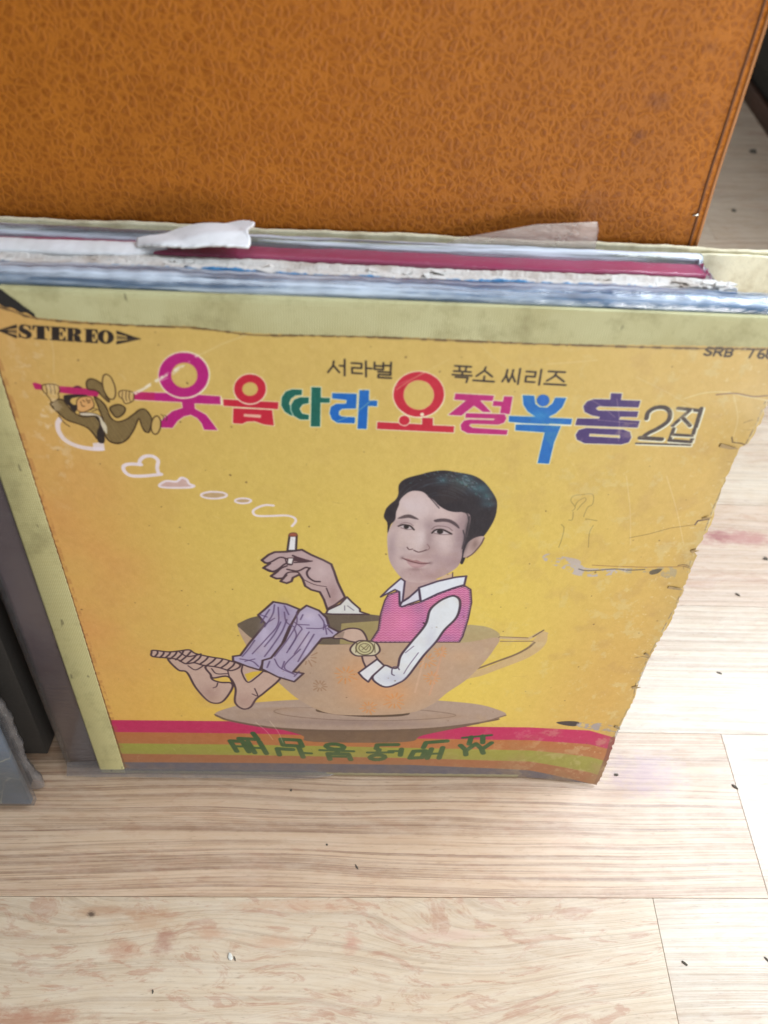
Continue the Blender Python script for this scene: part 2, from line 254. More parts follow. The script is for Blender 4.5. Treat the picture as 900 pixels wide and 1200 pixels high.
# ------------------------------------------------------------------ printed front of the big sleeve, drawn in millimetres of the sleeve
ART = [
('p',(180,34,86),[[(14.6,54.7),(99.0,54.9),(189.0,53.6),(260.3,53.5),(297.0,50.9),(315.5,43.4),(318.6,30.8),(300.2,36.8),(262.6,40.4),(189.9,40.7),(98.3,43.0),(12.4,42.9)]],{}),
('p',(172,104,58),[[(12.4,42.9),(98.3,43.0),(189.9,40.7),(262.6,40.4),(300.2,36.8),(318.6,30.8),(321.7,18.7),(302.9,24.9),(264.5,29.6),(190.6,30.8),(97.6,31.6),(10.4,31.5)]],{}),
('p',(148,150,56),[[(10.4,31.5),(97.6,31.6),(190.6,30.8),(264.5,29.6),(302.9,24.9),(321.7,18.7),(325.3,4.2),(306.1,10.7),(266.6,17.6),(191.4,19.8),(97.0,20.7),(8.5,20.7)]],{}),
('p',(160,92,58),[[(8.5,20.7),(97.0,20.7),(191.4,19.8),(266.6,17.6),(306.1,10.7),(325.3,4.2),(327.8,-5.8),(308.5,-0.1),(268.3,8.0),(192.0,12.3),(96.5,12.3),(6.8,11.5)]],{}),
('p',(66,74,108),[[(6.8,11.5),(96.5,12.3),(192.0,12.3),(268.3,8.0),(308.5,-0.1),(327.8,-5.8),(330.9,-18.2),(310.6,-9.2),(270.0,-1.8),(192.8,0.7),(95.9,1.8),(4.7,0.1)]],{}),
('p',(106,84,68),[[(81.7,60.3),(93.1,55.6),(124.5,42.7),(128.5,36.2),(159.3,35.4),(190.2,37.5),(197.9,44.3),(229.3,56.4),(240.6,62.3),(208.0,66.5),(109.3,64.2)]],{'s':1}),
('p',(164,142,128),[[(75.9,61.8),(86.2,68.5),(100.0,73.0),(129.1,76.9),(158.1,78.8),(191.1,79.0),(222.8,76.0),(237.3,71.2),(244.2,65.1),(229.1,57.7),(197.3,50.9),(152.9,47.8),(112.6,49.0),(83.3,56.1)]],{'s':1}),
('s',(120,98,84),1.06,[(75.9,61.2),(83.3,56.1),(112.6,49.0),(152.9,47.8),(197.3,50.9),(229.1,57.7),(244.2,65.1)],{'s':1}),
('s',(132,110,96),0.78,[(134.8,69.4),(117.3,68.3),(109.9,64.9),(121.0,60.6),(148.7,57.9),(180.6,58.6),(208.4,61.9),(214.5,65.1),(199.8,68.3),(187.9,69.3)],{'s':1}),
('s',(100,80,66),1.72,[(76.6,60.2),(85.2,55.1),(112.6,48.3),(152.9,47.2),(197.4,50.2),(229.2,57.0)],{'s':1,'a':0.8}),
('g',(128,108,104),(158.7,55.4),58.5,3.2,0.5,{}),
('g',(186,170,164),(109.5,69.1),25.1,2.5,0.5,{}),
('s',(84,66,54),3.84,[(135.8,67.1),(148.6,64.5),(164.5,63.2),(180.3,64.3),(186.2,65.7)],{'s':1}),
('s',(190,164,120),1.98,[(230.2,132.4),(245.8,131.5),(251.2,136.8),(254.8,136.1)],{}),
('p',(192,164,118),[[(248.4,130.0),(249.9,133.7),(252.0,137.3),(254.8,136.9),(256.1,130.2),(253.9,123.2),(248.3,116.6),(240.8,111.2),(232.3,105.6),(225.3,101.0),(217.2,97.3),(209.6,88.8),(201.6,80.8),(195.8,80.7),(203.8,88.6),(213.9,101.3),(215.7,102.5),(225.4,107.4),(234.8,113.9),(242.9,121.1),(246.8,125.4)]],{'s':1}),
('s',(120,98,72),1.39,[(249.7,128.9),(247.0,124.7),(241.4,119.3),(232.9,113.8),(224.4,108.3),(215.6,102.8)],{'s':1}),
('s',(128,104,80),0.67,[(231.5,129.5),(248.8,130.0)],{}),
('s',(128,104,80),0.67,[(230.5,133.1),(245.6,132.6)],{}),
('s',(110,90,70),0.88,[(248.2,133.5),(252.8,138.7)],{}),
('s',(118,96,72),0.99,[(226.5,123.9),(230.3,133.1)],{}),
('s',(130,106,84),0.55,[(215.7,102.5),(210.0,94.1),(203.1,85.5),(198.6,82.3)],{'s':1}),
('p',(96,84,72),[[(94.6,136.5),(97.0,140.4),(104.2,144.4),(117.2,146.7),(145.3,148.2),(164.8,147.5),(178.2,142.8),(179.1,128.3),(147.8,124.0),(103.1,126.2)]],{'s':1}),
('p',(168,152,112),[[(209.9,127.8),(211.6,140.5),(218.2,141.3),(224.7,139.6),(229.7,135.8),(229.7,132.4),(221.6,128.8)]],{'s':1}),
('p',(150,136,92),[[(147.6,140.6),(170.2,143.8),(170.3,125.3),(146.9,124.7)]],{}),
('p',(176,150,128),[[(94.5,135.8),(103.1,126.2),(120.8,123.3),(156.8,125.0),(179.2,127.6),(210.8,127.8),(229.7,132.4),(228.9,122.8),(224.1,110.0),(216.8,96.6),(208.0,85.7),(200.3,74.5),(188.1,66.1),(163.5,63.0),(141.2,64.2),(125.2,75.8),(112.9,92.4),(102.2,109.6)]],{'s':1}),
('clip',[(94.5,135.8),(103.1,126.2),(120.8,123.3),(156.8,125.0),(179.2,127.6),(210.8,127.8),(229.7,132.4),(228.9,122.8),(224.1,110.0),(216.8,96.6),(208.0,85.7),(200.3,74.5),(188.1,66.1),(163.5,63.0),(141.2,64.2),(125.2,75.8),(112.9,92.4),(102.2,109.6)],{'s':1}),
('g',(214,150,96),(172.3,84.8),18.3,14.7,0.6,{}),
('g',(215,150,95),(157.5,101.0),10.6,17.6,0.4,{}),
('g',(190,150,120),(197.3,102.0),10.6,20.1,0.4,{}),
('g',(150,132,124),(122.3,92.6),17.8,15.5,0.35,{}),
('g',(205,160,120),(212.1,116.8),8.0,5.7,0.3,{}),
('s',(206,132,66),0.8,[(177.8,79.9),(176.8,83.3)],{'a':0.65}),
('s',(206,132,66),0.8,[(179.2,80.7),(179.8,84.4)],{'a':0.65}),
('s',(206,132,66),0.8,[(180.1,79.0),(183.2,82.8)],{'a':0.65}),
('s',(206,132,66),0.81,[(181.3,77.7),(183.5,78.1)],{'a':0.65}),
('s',(206,132,66),0.81,[(180.6,75.9),(184.1,74.0)],{'a':0.65}),
('s',(206,132,66),0.82,[(180.3,74.0),(182.6,69.8)],{'a':0.65}),
('s',(206,132,66),0.82,[(178.7,74.2),(178.9,70.5)],{'a':0.65}),
('s',(206,132,66),0.82,[(177.2,74.0),(175.7,70.6)],{'a':0.65}),
('s',(206,132,66),0.81,[(176.6,75.9),(172.7,73.4)],{'a':0.65}),
('s',(206,132,66),0.81,[(175.7,77.6),(173.5,78.0)],{'a':0.65}),
('s',(206,132,66),0.8,[(176.8,79.0),(173.9,82.0)],{'a':0.65}),
('s',(206,132,66),0.76,[(152.2,101.2),(154.4,103.5)],{'a':0.65}),
('s',(206,132,66),0.76,[(153.4,99.8),(156.5,100.3)],{'a':0.65}),
('s',(206,132,66),0.77,[(152.5,98.1),(156.7,95.6)],{'a':0.65}),
('s',(206,132,66),0.78,[(152.0,96.2),(153.3,93.7)],{'a':0.65}),
('s',(206,132,66),0.78,[(150.4,96.4),(150.4,91.6)],{'a':0.65}),
('s',(206,132,66),0.78,[(148.8,96.2),(146.6,92.0)],{'a':0.65}),
('s',(206,132,66),0.77,[(148.4,98.1),(145.7,96.6)],{'a':0.65}),
('s',(206,132,66),0.76,[(147.6,99.9),(144.5,100.5)],{'a':0.65}),
('s',(206,132,66),0.75,[(148.8,101.2),(145.4,105.0)],{'a':0.65}),
('s',(206,132,66),0.75,[(149.7,102.9),(149.1,105.6)],{'a':0.65}),
('s',(206,132,66),0.75,[(151.1,102.1),(152.2,106.5)],{'a':0.65}),
('s',(206,132,66),0.74,[(199.7,119.2),(198.3,118.3)],{'a':0.65}),
('s',(206,132,66),0.73,[(199.1,120.1),(197.3,120.3)],{'a':0.65}),
('s',(206,132,66),0.73,[(199.6,120.9),(197.4,122.8)],{'a':0.65}),
('s',(206,132,66),0.73,[(200.0,121.9),(199.5,123.3)],{'a':0.65}),
('s',(206,132,66),0.73,[(200.9,121.5),(201.1,124.0)],{'a':0.65}),
('s',(206,132,66),0.73,[(201.8,121.4),(203.2,123.2)],{'a':0.65}),
('s',(206,132,66),0.73,[(202.0,120.3),(203.5,120.7)],{'a':0.65}),
('s',(206,132,66),0.74,[(202.3,119.3),(204.0,118.5)],{'a':0.65}),
('s',(206,132,66),0.74,[(201.6,118.7),(203.3,116.2)],{'a':0.65}),
('s',(206,132,66),0.74,[(201.0,118.0),(201.2,116.4)],{'a':0.65}),
('s',(206,132,66),0.74,[(200.2,118.6),(199.4,116.4)],{'a':0.65}),
('s',(140,104,76),0.74,[(127.6,112.5),(125.0,111.5)],{'a':0.65}),
('s',(140,104,76),0.73,[(127.1,114.1),(124.5,115.1)],{'a':0.65}),
('s',(140,104,76),0.73,[(128.4,115.1),(125.8,118.9)],{'a':0.65}),
('s',(140,104,76),0.73,[(129.4,116.4),(129.2,118.9)],{'a':0.65}),
('s',(140,104,76),0.73,[(130.6,115.5),(132.1,119.2)],{'a':0.65}),
('s',(140,104,76),0.73,[(132.0,114.9),(135.0,117.2)],{'a':0.65}),
('s',(140,104,76),0.74,[(131.7,113.1),(134.4,113.1)],{'a':0.65}),
('s',(140,104,76),0.74,[(131.8,111.3),(134.2,109.4)],{'a':0.65}),
('s',(140,104,76),0.75,[(130.4,110.8),(132.0,106.1)],{'a':0.65}),
('s',(140,104,76),0.75,[(129.1,109.9),(128.7,107.3)],{'a':0.65}),
('s',(140,104,76),0.75,[(128.2,111.2),(125.8,108.0)],{'a':0.65}),
('s',(140,104,76),0.75,[(120.9,101.8),(121.9,104.2)],{'a':0.65}),
('s',(140,104,76),0.76,[(122.0,101.4),(123.9,102.9)],{'a':0.65}),
('s',(140,104,76),0.76,[(121.8,100.0),(125.0,100.0)],{'a':0.65}),
('s',(140,104,76),0.76,[(121.8,98.5),(123.2,97.4)],{'a':0.65}),
('s',(140,104,76),0.77,[(120.7,98.1),(121.7,95.0)],{'a':0.65}),
('s',(140,104,76),0.77,[(119.7,97.4),(119.1,93.9)],{'a':0.65}),
('s',(140,104,76),0.77,[(119.0,98.4),(117.5,96.5)],{'a':0.65}),
('s',(140,104,76),0.76,[(118.1,99.3),(115.9,98.5)],{'a':0.65}),
('s',(140,104,76),0.76,[(118.6,100.6),(115.6,101.8)],{'a':0.65}),
('s',(140,104,76),0.75,[(118.9,102.0),(117.9,103.5)],{'a':0.65}),
('s',(140,104,76),0.75,[(120.0,102.0),(119.8,105.3)],{'a':0.65}),
('s',(206,132,66),0.78,[(199.5,97.1),(201.4,95.4)],{'a':0.65}),
('s',(206,132,66),0.78,[(199.0,95.8),(200.0,93.1)],{'a':0.65}),
('s',(206,132,66),0.78,[(197.9,96.3),(197.5,92.2)],{'a':0.65}),
('s',(206,132,66),0.78,[(196.7,96.4),(195.6,95.0)],{'a':0.65}),
('s',(206,132,66),0.77,[(196.5,97.9),(193.9,97.2)],{'a':0.65}),
('s',(206,132,66),0.77,[(196.0,99.3),(193.3,100.5)],{'a':0.65}),
('s',(206,132,66),0.77,[(197.0,100.0),(195.6,102.1)],{'a':0.65}),
('s',(206,132,66),0.76,[(197.8,101.0),(197.4,103.8)],{'a':0.65}),
('s',(206,132,66),0.76,[(198.8,100.1),(200.1,103.7)],{'a':0.65}),
('s',(206,132,66),0.77,[(199.9,99.6),(201.3,100.6)],{'a':0.65}),
('s',(206,132,66),0.77,[(199.8,98.2),(202.5,97.9)],{'a':0.65}),
('s',(206,132,66),0.81,[(164.1,72.6),(164.0,75.5)],{'a':0.65}),
('s',(206,132,66),0.81,[(165.3,72.8),(166.5,75.4)],{'a':0.65}),
('s',(206,132,66),0.81,[(165.7,71.3),(168.8,73.3)],{'a':0.65}),
('s',(206,132,66),0.82,[(166.4,70.0),(168.1,69.7)],{'a':0.65}),
('s',(206,132,66),0.83,[(165.5,68.9),(167.8,66.5)],{'a':0.65}),
('s',(206,132,66),0.83,[(164.9,67.6),(165.9,63.9)],{'a':0.65}),
('s',(206,132,66),0.83,[(163.8,68.2),(163.2,65.4)],{'a':0.65}),
('s',(206,132,66),0.83,[(162.6,68.5),(160.9,66.4)],{'a':0.65}),
('s',(206,132,66),0.82,[(162.5,70.0),(159.1,69.3)],{'a':0.65}),
('s',(206,132,66),0.81,[(162.2,71.6),(160.6,72.5)],{'a':0.65}),
('s',(206,132,66),0.81,[(163.2,72.3),(161.6,75.3)],{'a':0.65}),
('s',(206,132,66),0.74,[(195.6,114.0),(197.6,115.6)],{'a':0.65}),
('s',(206,132,66),0.75,[(196.5,112.7),(199.2,112.6)],{'a':0.65}),
('s',(206,132,66),0.76,[(195.7,111.4),(199.2,108.8)],{'a':0.65}),
('s',(206,132,66),0.76,[(195.2,109.9),(196.1,107.7)],{'a':0.65}),
('s',(206,132,66),0.76,[(193.9,110.4),(193.6,106.5)],{'a':0.65}),
('s',(206,132,66),0.76,[(192.5,110.5),(190.5,107.4)],{'a':0.65}),
('s',(206,132,66),0.75,[(192.2,112.1),(189.8,111.3)],{'a':0.65}),
('s',(206,132,66),0.74,[(191.6,113.7),(189.0,114.6)],{'a':0.65}),
('s',(206,132,66),0.74,[(192.6,114.6),(189.9,118.2)],{'a':0.65}),
('s',(206,132,66),0.74,[(193.5,115.8),(193.1,118.1)],{'a':0.65}),
('s',(206,132,66),0.74,[(194.7,114.9),(195.8,118.4)],{'a':0.65}),
('s',(140,104,76),0.78,[(137.8,90.0),(139.5,91.0)],{'a':0.65}),
('s',(140,104,76),0.78,[(138.3,88.9),(140.3,88.5)],{'a':0.65}),
('s',(140,104,76),0.79,[(137.5,88.0),(139.7,85.4)],{'a':0.65}),
('s',(140,104,76),0.79,[(136.9,86.9),(137.2,85.0)],{'a':0.65}),
('s',(140,104,76),0.79,[(135.9,87.4),(135.1,84.4)],{'a':0.65}),
('s',(140,104,76),0.79,[(134.9,87.6),(132.9,85.5)],{'a':0.65}),
('s',(140,104,76),0.78,[(134.9,89.0),(133.0,88.7)],{'a':0.65}),
('s',(140,104,76),0.78,[(134.7,90.3),(132.9,91.4)],{'a':0.65}),
('s',(140,104,76),0.77,[(135.6,90.9),(134.1,94.1)],{'a':0.65}),
('s',(140,104,76),0.77,[(136.5,91.7),(136.5,93.6)],{'a':0.65}),
('s',(140,104,76),0.77,[(137.2,90.8),(138.6,93.4)],{'a':0.65}),
('s',(196,150,120),1.2,[(202.1,124.9),(200.8,109.4),(199.4,94.6),(198.0,83.1)],{'a':0.7,'s':1}),
('s',(200,165,140),1.18,[(193.1,123.2),(191.2,101.8),(189.6,85.2)],{'a':0.6,'s':1}),
('noclip',),
('g',(150,120,96),(114.3,67.6),13.8,2.5,0.5,{}),
('g',(150,120,96),(208.3,63.3),14.2,2.6,0.3,{}),
('p',(186,158,146),[[(55.6,110.3),(59.9,100.8),(64.3,98.8),(67.5,86.0),(72.9,74.3),(77.7,71.7),(82.2,74.5),(87.5,85.0),(87.4,90.2),(81.5,90.7),(77.1,93.8),(77.2,102.3),(71.3,108.7),(62.6,112.1)]],{'s':1,'o':((62,42,52),1.21)}),
('p',(186,158,146),[[(75.0,104.3),(76.8,97.6),(78.1,94.3),(86.2,95.8),(89.5,85.9),(88.3,73.1),(92.0,67.0),(96.6,68.5),(100.4,76.3),(105.5,82.5),(114.9,96.5),(105.1,101.3),(97.3,105.3),(84.3,107.6)]],{'s':1,'o':((62,42,52),1.22)}),
('p',(205,172,62),[[(96.7,91.7),(105.7,101.3),(99.7,100.3),(95.5,98.1)]],{}),
('s',(62,42,52),0.89,[(94.7,105.2),(94.0,99.6),(96.7,91.1),(102.1,96.2),(106.4,102.0)],{'s':1}),
('s',(62,42,52),0.76,[(77.9,102.3),(80.2,98.1),(86.2,98.3)],{'s':1}),
('s',(62,42,52),0.75,[(65.6,104.4),(69.1,101.0),(73.8,104.7),(75.6,105.9)],{'s':1}),
('s',(62,42,52),0.72,[(80.1,90.0),(79.1,86.9),(77.2,85.6)],{'s':1}),
('s',(62,42,52),0.71,[(86.3,102.5),(87.0,95.1),(88.7,87.6)],{'s':1}),
('s',(62,42,52),0.67,[(98.5,80.8),(101.4,79.1),(100.1,85.7)],{'s':1}),
('g',(150,118,110),(75.1,80.7),5.5,7.3,0.5,{}),
('g',(150,118,110),(93.9,74.4),5.6,6.2,0.45,{}),
('p',(186,158,146),[[(47.7,114.9),(49.0,116.7),(56.5,115.6),(62.4,116.5),(67.7,117.5),(70.6,114.7),(78.2,112.1),(84.6,110.7),(89.0,108.8),(93.2,106.4),(92.6,103.5),(87.7,100.9),(81.3,103.6),(73.5,105.1),(69.1,107.0),(64.4,106.1),(60.3,109.6),(54.6,110.7),(47.7,111.7)]],{'s':1,'o':((62,42,52),1.05)}),
('s',(62,42,52),0.96,[(50.9,116.2),(50.7,114.2),(48.7,111.3)],{'s':1}),
('s',(62,42,52),0.96,[(54.2,115.9),(53.7,113.8),(51.5,110.8)],{'s':1}),
('s',(62,42,52),0.96,[(57.6,115.6),(56.8,113.6),(54.3,110.7)],{'s':1}),
('s',(62,42,52),0.96,[(61.0,115.7),(59.8,113.3),(56.8,109.9)],{'s':1}),
('s',(62,42,52),0.96,[(64.6,116.6),(63.0,113.3),(59.6,109.2)],{'s':1}),
('s',(62,42,52),0.96,[(68.2,115.9),(65.8,112.4),(61.8,108.0)],{'s':1}),
('s',(62,42,52),0.96,[(71.3,114.0),(69.1,110.7),(65.2,106.5)],{'s':1}),
('s',(62,42,52),0.97,[(73.3,112.8),(71.9,110.3),(68.8,107.0)],{'s':1}),
('s',(62,42,52),0.97,[(77.1,112.1),(75.4,109.4),(72.0,105.9)],{'s':1}),
('s',(62,42,52),0.97,[(80.9,111.0),(79.0,108.3),(75.4,104.7)],{'s':1}),
('s',(62,42,52),0.97,[(84.5,110.3),(83.0,107.8),(79.8,104.4)],{'s':1}),
('s',(62,42,52),0.98,[(87.8,108.7),(86.3,106.4),(83.1,103.2)],{'s':1}),
('s',(62,42,52),0.98,[(90.6,107.2),(89.5,104.9),(86.7,101.7)],{'s':1}),
('s',(62,42,52),0.9,[(62.3,115.7),(65.8,112.2),(70.5,113.1),(73.5,114.4)],{'s':1}),
('p',(166,156,184),[[(113.5,155.4),(120.1,153.9),(126.2,150.5),(123.8,142.8),(120.9,137.1),(116.6,123.5),(110.6,111.4),(105.6,107.2),(103.8,101.9),(97.9,104.5),(90.0,109.2),(90.2,112.9),(94.2,113.8),(99.8,124.1),(108.8,139.0),(105.4,145.5),(108.9,149.6)]],{'o':((62,42,52),1.21)}),
('p',(166,156,184),[[(130.0,153.3),(136.1,149.9),(139.9,144.7),(141.4,137.7),(146.5,134.0),(144.0,129.8),(137.6,128.8),(130.7,116.0),(121.9,100.9),(127.5,99.8),(122.2,92.4),(113.2,96.4),(104.9,103.0),(105.8,110.0),(110.4,112.2),(118.2,126.5),(122.7,140.9),(126.2,149.2)]],{'o':((62,42,52),1.22)}),
('g',(120,104,150),(118.7,146.3),3.1,8.4,0.4,{}),
('g',(205,196,222),(131.1,144.8),4.2,4.2,0.48,{}),
('g',(205,196,222),(129.5,123.9),2.8,10.0,0.4,{}),
('g',(205,196,222),(107.8,129.1),2.7,9.8,0.4,{}),
('s',(86,66,104),0.71,[(115.8,151.6),(115.1,138.8),(109.1,128.2),(100.6,115.2)],{'s':1,'a':0.85}),
('s',(86,66,104),0.69,[(118.7,148.1),(119.5,140.8),(123.4,137.2)],{'s':1,'a':0.85}),
('s',(86,66,104),0.71,[(124.9,148.3),(124.5,139.1),(119.3,126.5),(112.3,113.5)],{'s':1,'a':0.85}),
('s',(86,66,104),0.7,[(123.5,140.9),(127.2,136.3),(125.8,132.5),(118.9,116.7)],{'s':1,'a':0.85}),
('s',(86,66,104),0.7,[(129.7,136.4),(137.3,136.6),(141.1,139.6)],{'s':1,'a':0.85}),
('s',(86,66,104),0.69,[(125.3,139.1),(131.0,138.9)],{'s':1,'a':0.85}),
('s',(86,66,104),0.75,[(126.2,119.9),(117.2,105.4),(122.4,99.2)],{'s':1,'a':0.85}),
('s',(86,66,104),0.71,[(139.2,139.5),(140.1,132.0)],{'s':1,'a':0.85}),
('s',(86,66,104),0.74,[(101.7,111.1),(96.3,109.0)],{'s':1,'a':0.85}),
('s',(86,66,104),0.75,[(112.2,111.4),(114.8,104.3),(122.4,98.8)],{'s':1,'a':0.85}),
('s',(86,66,104),0.68,[(108.3,138.6),(113.6,143.4)],{'s':1,'a':0.85}),
('s',(86,66,104),0.72,[(131.0,133.6),(125.6,121.8),(122.8,115.8)],{'s':1,'a':0.85}),
('s',(96,78,118),1.05,[(111.3,149.7),(108.6,144.2),(106.5,139.5)],{'s':1,'a':0.45}),
('s',(70,52,88),0.47,[(111.3,149.7),(108.6,144.2),(106.5,139.5)],{'s':1,'a':0.7}),
('s',(96,78,118),1.05,[(114.0,153.3),(112.7,146.1),(108.2,136.7)],{'s':1,'a':0.45}),
('s',(70,52,88),0.47,[(114.0,153.3),(112.7,146.1),(108.2,136.7)],{'s':1,'a':0.7}),
('s',(96,78,118),1.05,[(118.9,152.6),(120.9,146.3)],{'s':1,'a':0.45}),
('s',(70,52,88),0.47,[(118.9,152.6),(120.9,146.3)],{'s':1,'a':0.7}),
('s',(96,78,118),1.08,[(116.6,140.7),(113.0,131.2),(107.4,121.3)],{'s':1,'a':0.45}),
('s',(70,52,88),0.49,[(116.6,140.7),(113.0,131.2),(107.4,121.3)],{'s':1,'a':0.7}),
('s',(96,78,118),1.11,[(119.8,142.6),(116.9,133.2),(111.3,121.4),(107.0,113.3)],{'s':1,'a':0.45}),
('s',(70,52,88),0.5,[(119.8,142.6),(116.9,133.2),(111.3,121.4),(107.0,113.3)],{'s':1,'a':0.7}),
('s',(96,78,118),1.12,[(102.5,126.1),(98.9,119.1),(95.2,113.0)],{'s':1,'a':0.45}),
('s',(70,52,88),0.5,[(102.5,126.1),(98.9,119.1),(95.2,113.0)],{'s':1,'a':0.7}),
('s',(96,78,118),1.09,[(123.4,136.2),(124.2,129.6),(120.3,119.7)],{'s':1,'a':0.45}),
('s',(70,52,88),0.49,[(123.4,136.2),(124.2,129.6),(120.3,119.7)],{'s':1,'a':0.7}),
('s',(96,78,118),1.06,[(128.0,146.5),(126.7,142.8)],{'s':1,'a':0.45}),
('s',(70,52,88),0.48,[(128.0,146.5),(126.7,142.8)],{'s':1,'a':0.7}),
('s',(96,78,118),1.06,[(136.1,146.8),(138.6,141.3),(138.4,135.7)],{'s':1,'a':0.45}),
('s',(70,52,88),0.48,[(136.1,146.8),(138.6,141.3),(138.4,135.7)],{'s':1,'a':0.7}),
('s',(96,78,118),1.11,[(133.5,131.8),(129.5,121.9),(124.7,109.7)],{'s':1,'a':0.45}),
('s',(70,52,88),0.5,[(133.5,131.8),(129.5,121.9),(124.7,109.7)],{'s':1,'a':0.7}),
('s',(96,78,118),1.16,[(117.4,109.5),(115.8,103.3)],{'s':1,'a':0.45}),
('s',(70,52,88),0.52,[(117.4,109.5),(115.8,103.3)],{'s':1,'a':0.7}),
('s',(96,78,118),1.16,[(109.5,109.3),(107.9,104.1)],{'s':1,'a':0.45}),
('s',(70,52,88),0.52,[(109.5,109.3),(107.9,104.1)],{'s':1,'a':0.7}),
('s',(96,78,118),1.14,[(93.8,110.9),(100.2,109.1),(103.3,105.0)],{'s':1,'a':0.45}),
('s',(70,52,88),0.51,[(93.8,110.9),(100.2,109.1),(103.3,105.0)],{'s':1,'a':0.7}),
('s',(96,78,118),1.18,[(125.1,101.4),(122.4,97.1)],{'s':1,'a':0.45}),
('s',(70,52,88),0.53,[(125.1,101.4),(122.4,97.1)],{'s':1,'a':0.7}),
('s',(96,78,118),1.08,[(140.5,136.7),(143.1,133.0)],{'s':1,'a':0.45}),
('s',(70,52,88),0.49,[(140.5,136.7),(143.1,133.0)],{'s':1,'a':0.7}),
('s',(96,78,118),1.05,[(106.2,145.9),(109.8,144.2)],{'s':1,'a':0.45}),
('s',(70,52,88),0.47,[(106.2,145.9),(109.8,144.2)],{'s':1,'a':0.7}),
('p',(190,164,150),[[(143.3,129.5),(148.2,135.2),(153.2,137.2),(158.3,135.5),(161.2,128.4),(159.4,126.1),(152.6,126.9),(148.3,129.0)]],{'s':1,'o':((62,42,52),1.03)}),
('p',(190,164,150),[[(158.7,116.3),(165.6,116.9),(167.7,112.6),(161.3,106.3),(159.7,111.0)]],{'o':((62,42,52),0.99)}),
('p',(150,130,118),[[(144.1,130.7),(146.8,133.4),(149.4,134.8),(148.6,129.5)]],{}),
('p',(170,66,120),[[(170.7,162.0),(175.9,165.0),(176.7,154.7),(178.0,153.8),(187.1,157.4),(195.1,163.4),(202.7,167.9),(207.7,169.4),(210.8,167.0),(212.3,158.1),(212.1,146.3),(210.8,132.6),(209.6,128.5),(197.6,128.2),(163.2,126.8),(167.0,136.4),(167.7,148.6),(169.3,158.0)]],{'o':((66,36,62),1.39)}),
('clip',[(170.7,162.0),(175.9,165.0),(176.7,154.7),(178.0,153.8),(187.1,157.4),(195.1,163.4),(202.7,167.9),(207.7,169.4),(210.8,167.0),(212.3,158.1),(212.1,146.3),(210.8,132.6),(209.6,128.5),(197.6,128.2),(163.2,126.8),(167.0,136.4),(167.7,148.6),(169.3,158.0)],{}),
('g',(112,50,110),(169.8,155.7),2.6,7.2,0.75,{}),
('g',(110,56,116),(189.8,139.5),4.8,8.6,0.6,{}),
('g',(112,56,116),(208.9,148.6),3.7,10.6,0.6,{}),
('g',(112,56,116),(186.3,152.7),3.6,4.2,0.6,{}),
('g',(112,56,116),(202.4,131.1),6.6,3.3,0.6,{}),
('g',(214,96,150),(178.8,141.6),6.4,8.5,0.5,{}),
('zig',(240,184,216),0.34,[(162.4,126.2),(216.5,127.7),(211.3,169.5),(160.8,167.9)],34,44),
('noclip',),
('p',(212,218,226),[[(199.4,161.0),(203.3,162.5),(206.4,159.7),(207.1,153.3),(205.9,146.1),(201.0,137.4),(197.6,128.4),(191.7,116.6),(184.3,98.6),(179.3,92.8),(174.1,89.6),(169.5,91.2),(165.2,97.9),(170.7,107.9),(175.9,106.0),(178.6,107.1),(179.6,116.2),(184.2,126.8),(190.7,140.8),(192.1,151.7),(195.6,157.6)]],{'s':1,'o':((58,40,58),1.28)}),
('clip',[(199.4,161.0),(203.3,162.5),(206.4,159.7),(207.1,153.3),(205.9,146.1),(201.0,137.4),(197.6,128.4),(191.7,116.6),(184.3,98.6),(179.3,92.8),(174.1,89.6),(169.5,91.2),(165.2,97.9),(170.7,107.9),(175.9,106.0),(178.6,107.1),(179.6,116.2),(184.2,126.8),(190.7,140.8),(192.1,151.7),(195.6,157.6)],{'s':1}),
('g',(170,172,196),(177.3,97.0),8.3,4.8,0.5,{}),
('g',(178,180,200),(194.1,129.6),2.8,11.0,0.4,{}),
('noclip',),
('s',(80,66,92),0.71,[(178.6,107.1),(176.0,106.7),(175.7,101.2),(177.1,99.8)],{'s':1}),
('s',(80,66,92),0.7,[(178.6,107.1),(179.6,104.7)],{}),
('s',(120,110,136),0.58,[(182.3,101.4),(184.5,108.3),(188.9,119.1)],{'s':1}),
('s',(120,110,136),0.56,[(182.0,118.9),(186.0,124.3)],{'s':1}),
('s',(62,42,52),0.69,[(190.7,141.4),(189.6,142.6)],{}),
('p',(214,216,222),[[(157.5,101.4),(167.2,113.2),(171.2,107.9),(165.2,98.8),(163.1,93.6),(159.9,97.3)]],{'o':((58,40,58),1.17)}),
('p',(196,188,160),[[(152.5,120.7),(156.0,127.0),(160.6,127.7),(166.0,126.3),(168.3,120.5),(165.9,116.5),(160.6,115.7),(155.4,115.8)]],{'s':1,'o':((62,42,52),0.98)}),
('p',(186,180,140),[[(164.9,122.1),(164.8,120.9),(164.5,119.7),(164.0,118.7),(163.3,117.8),(162.4,117.1),(161.4,116.7),(160.4,116.5),(159.3,116.6),(158.3,117.0),(157.4,117.6),(156.6,118.5),(156.0,119.5),(155.7,120.6),(155.5,121.9),(155.6,123.1),(155.9,124.2),(156.4,125.3),(157.2,126.1),(158.0,126.8),(159.0,127.2),(160.0,127.4),(161.1,127.3),(162.1,126.9),(163.0,126.3),(163.8,125.5),(164.4,124.5),(164.7,123.3)]],{'o':((84,72,52),0.7)}),
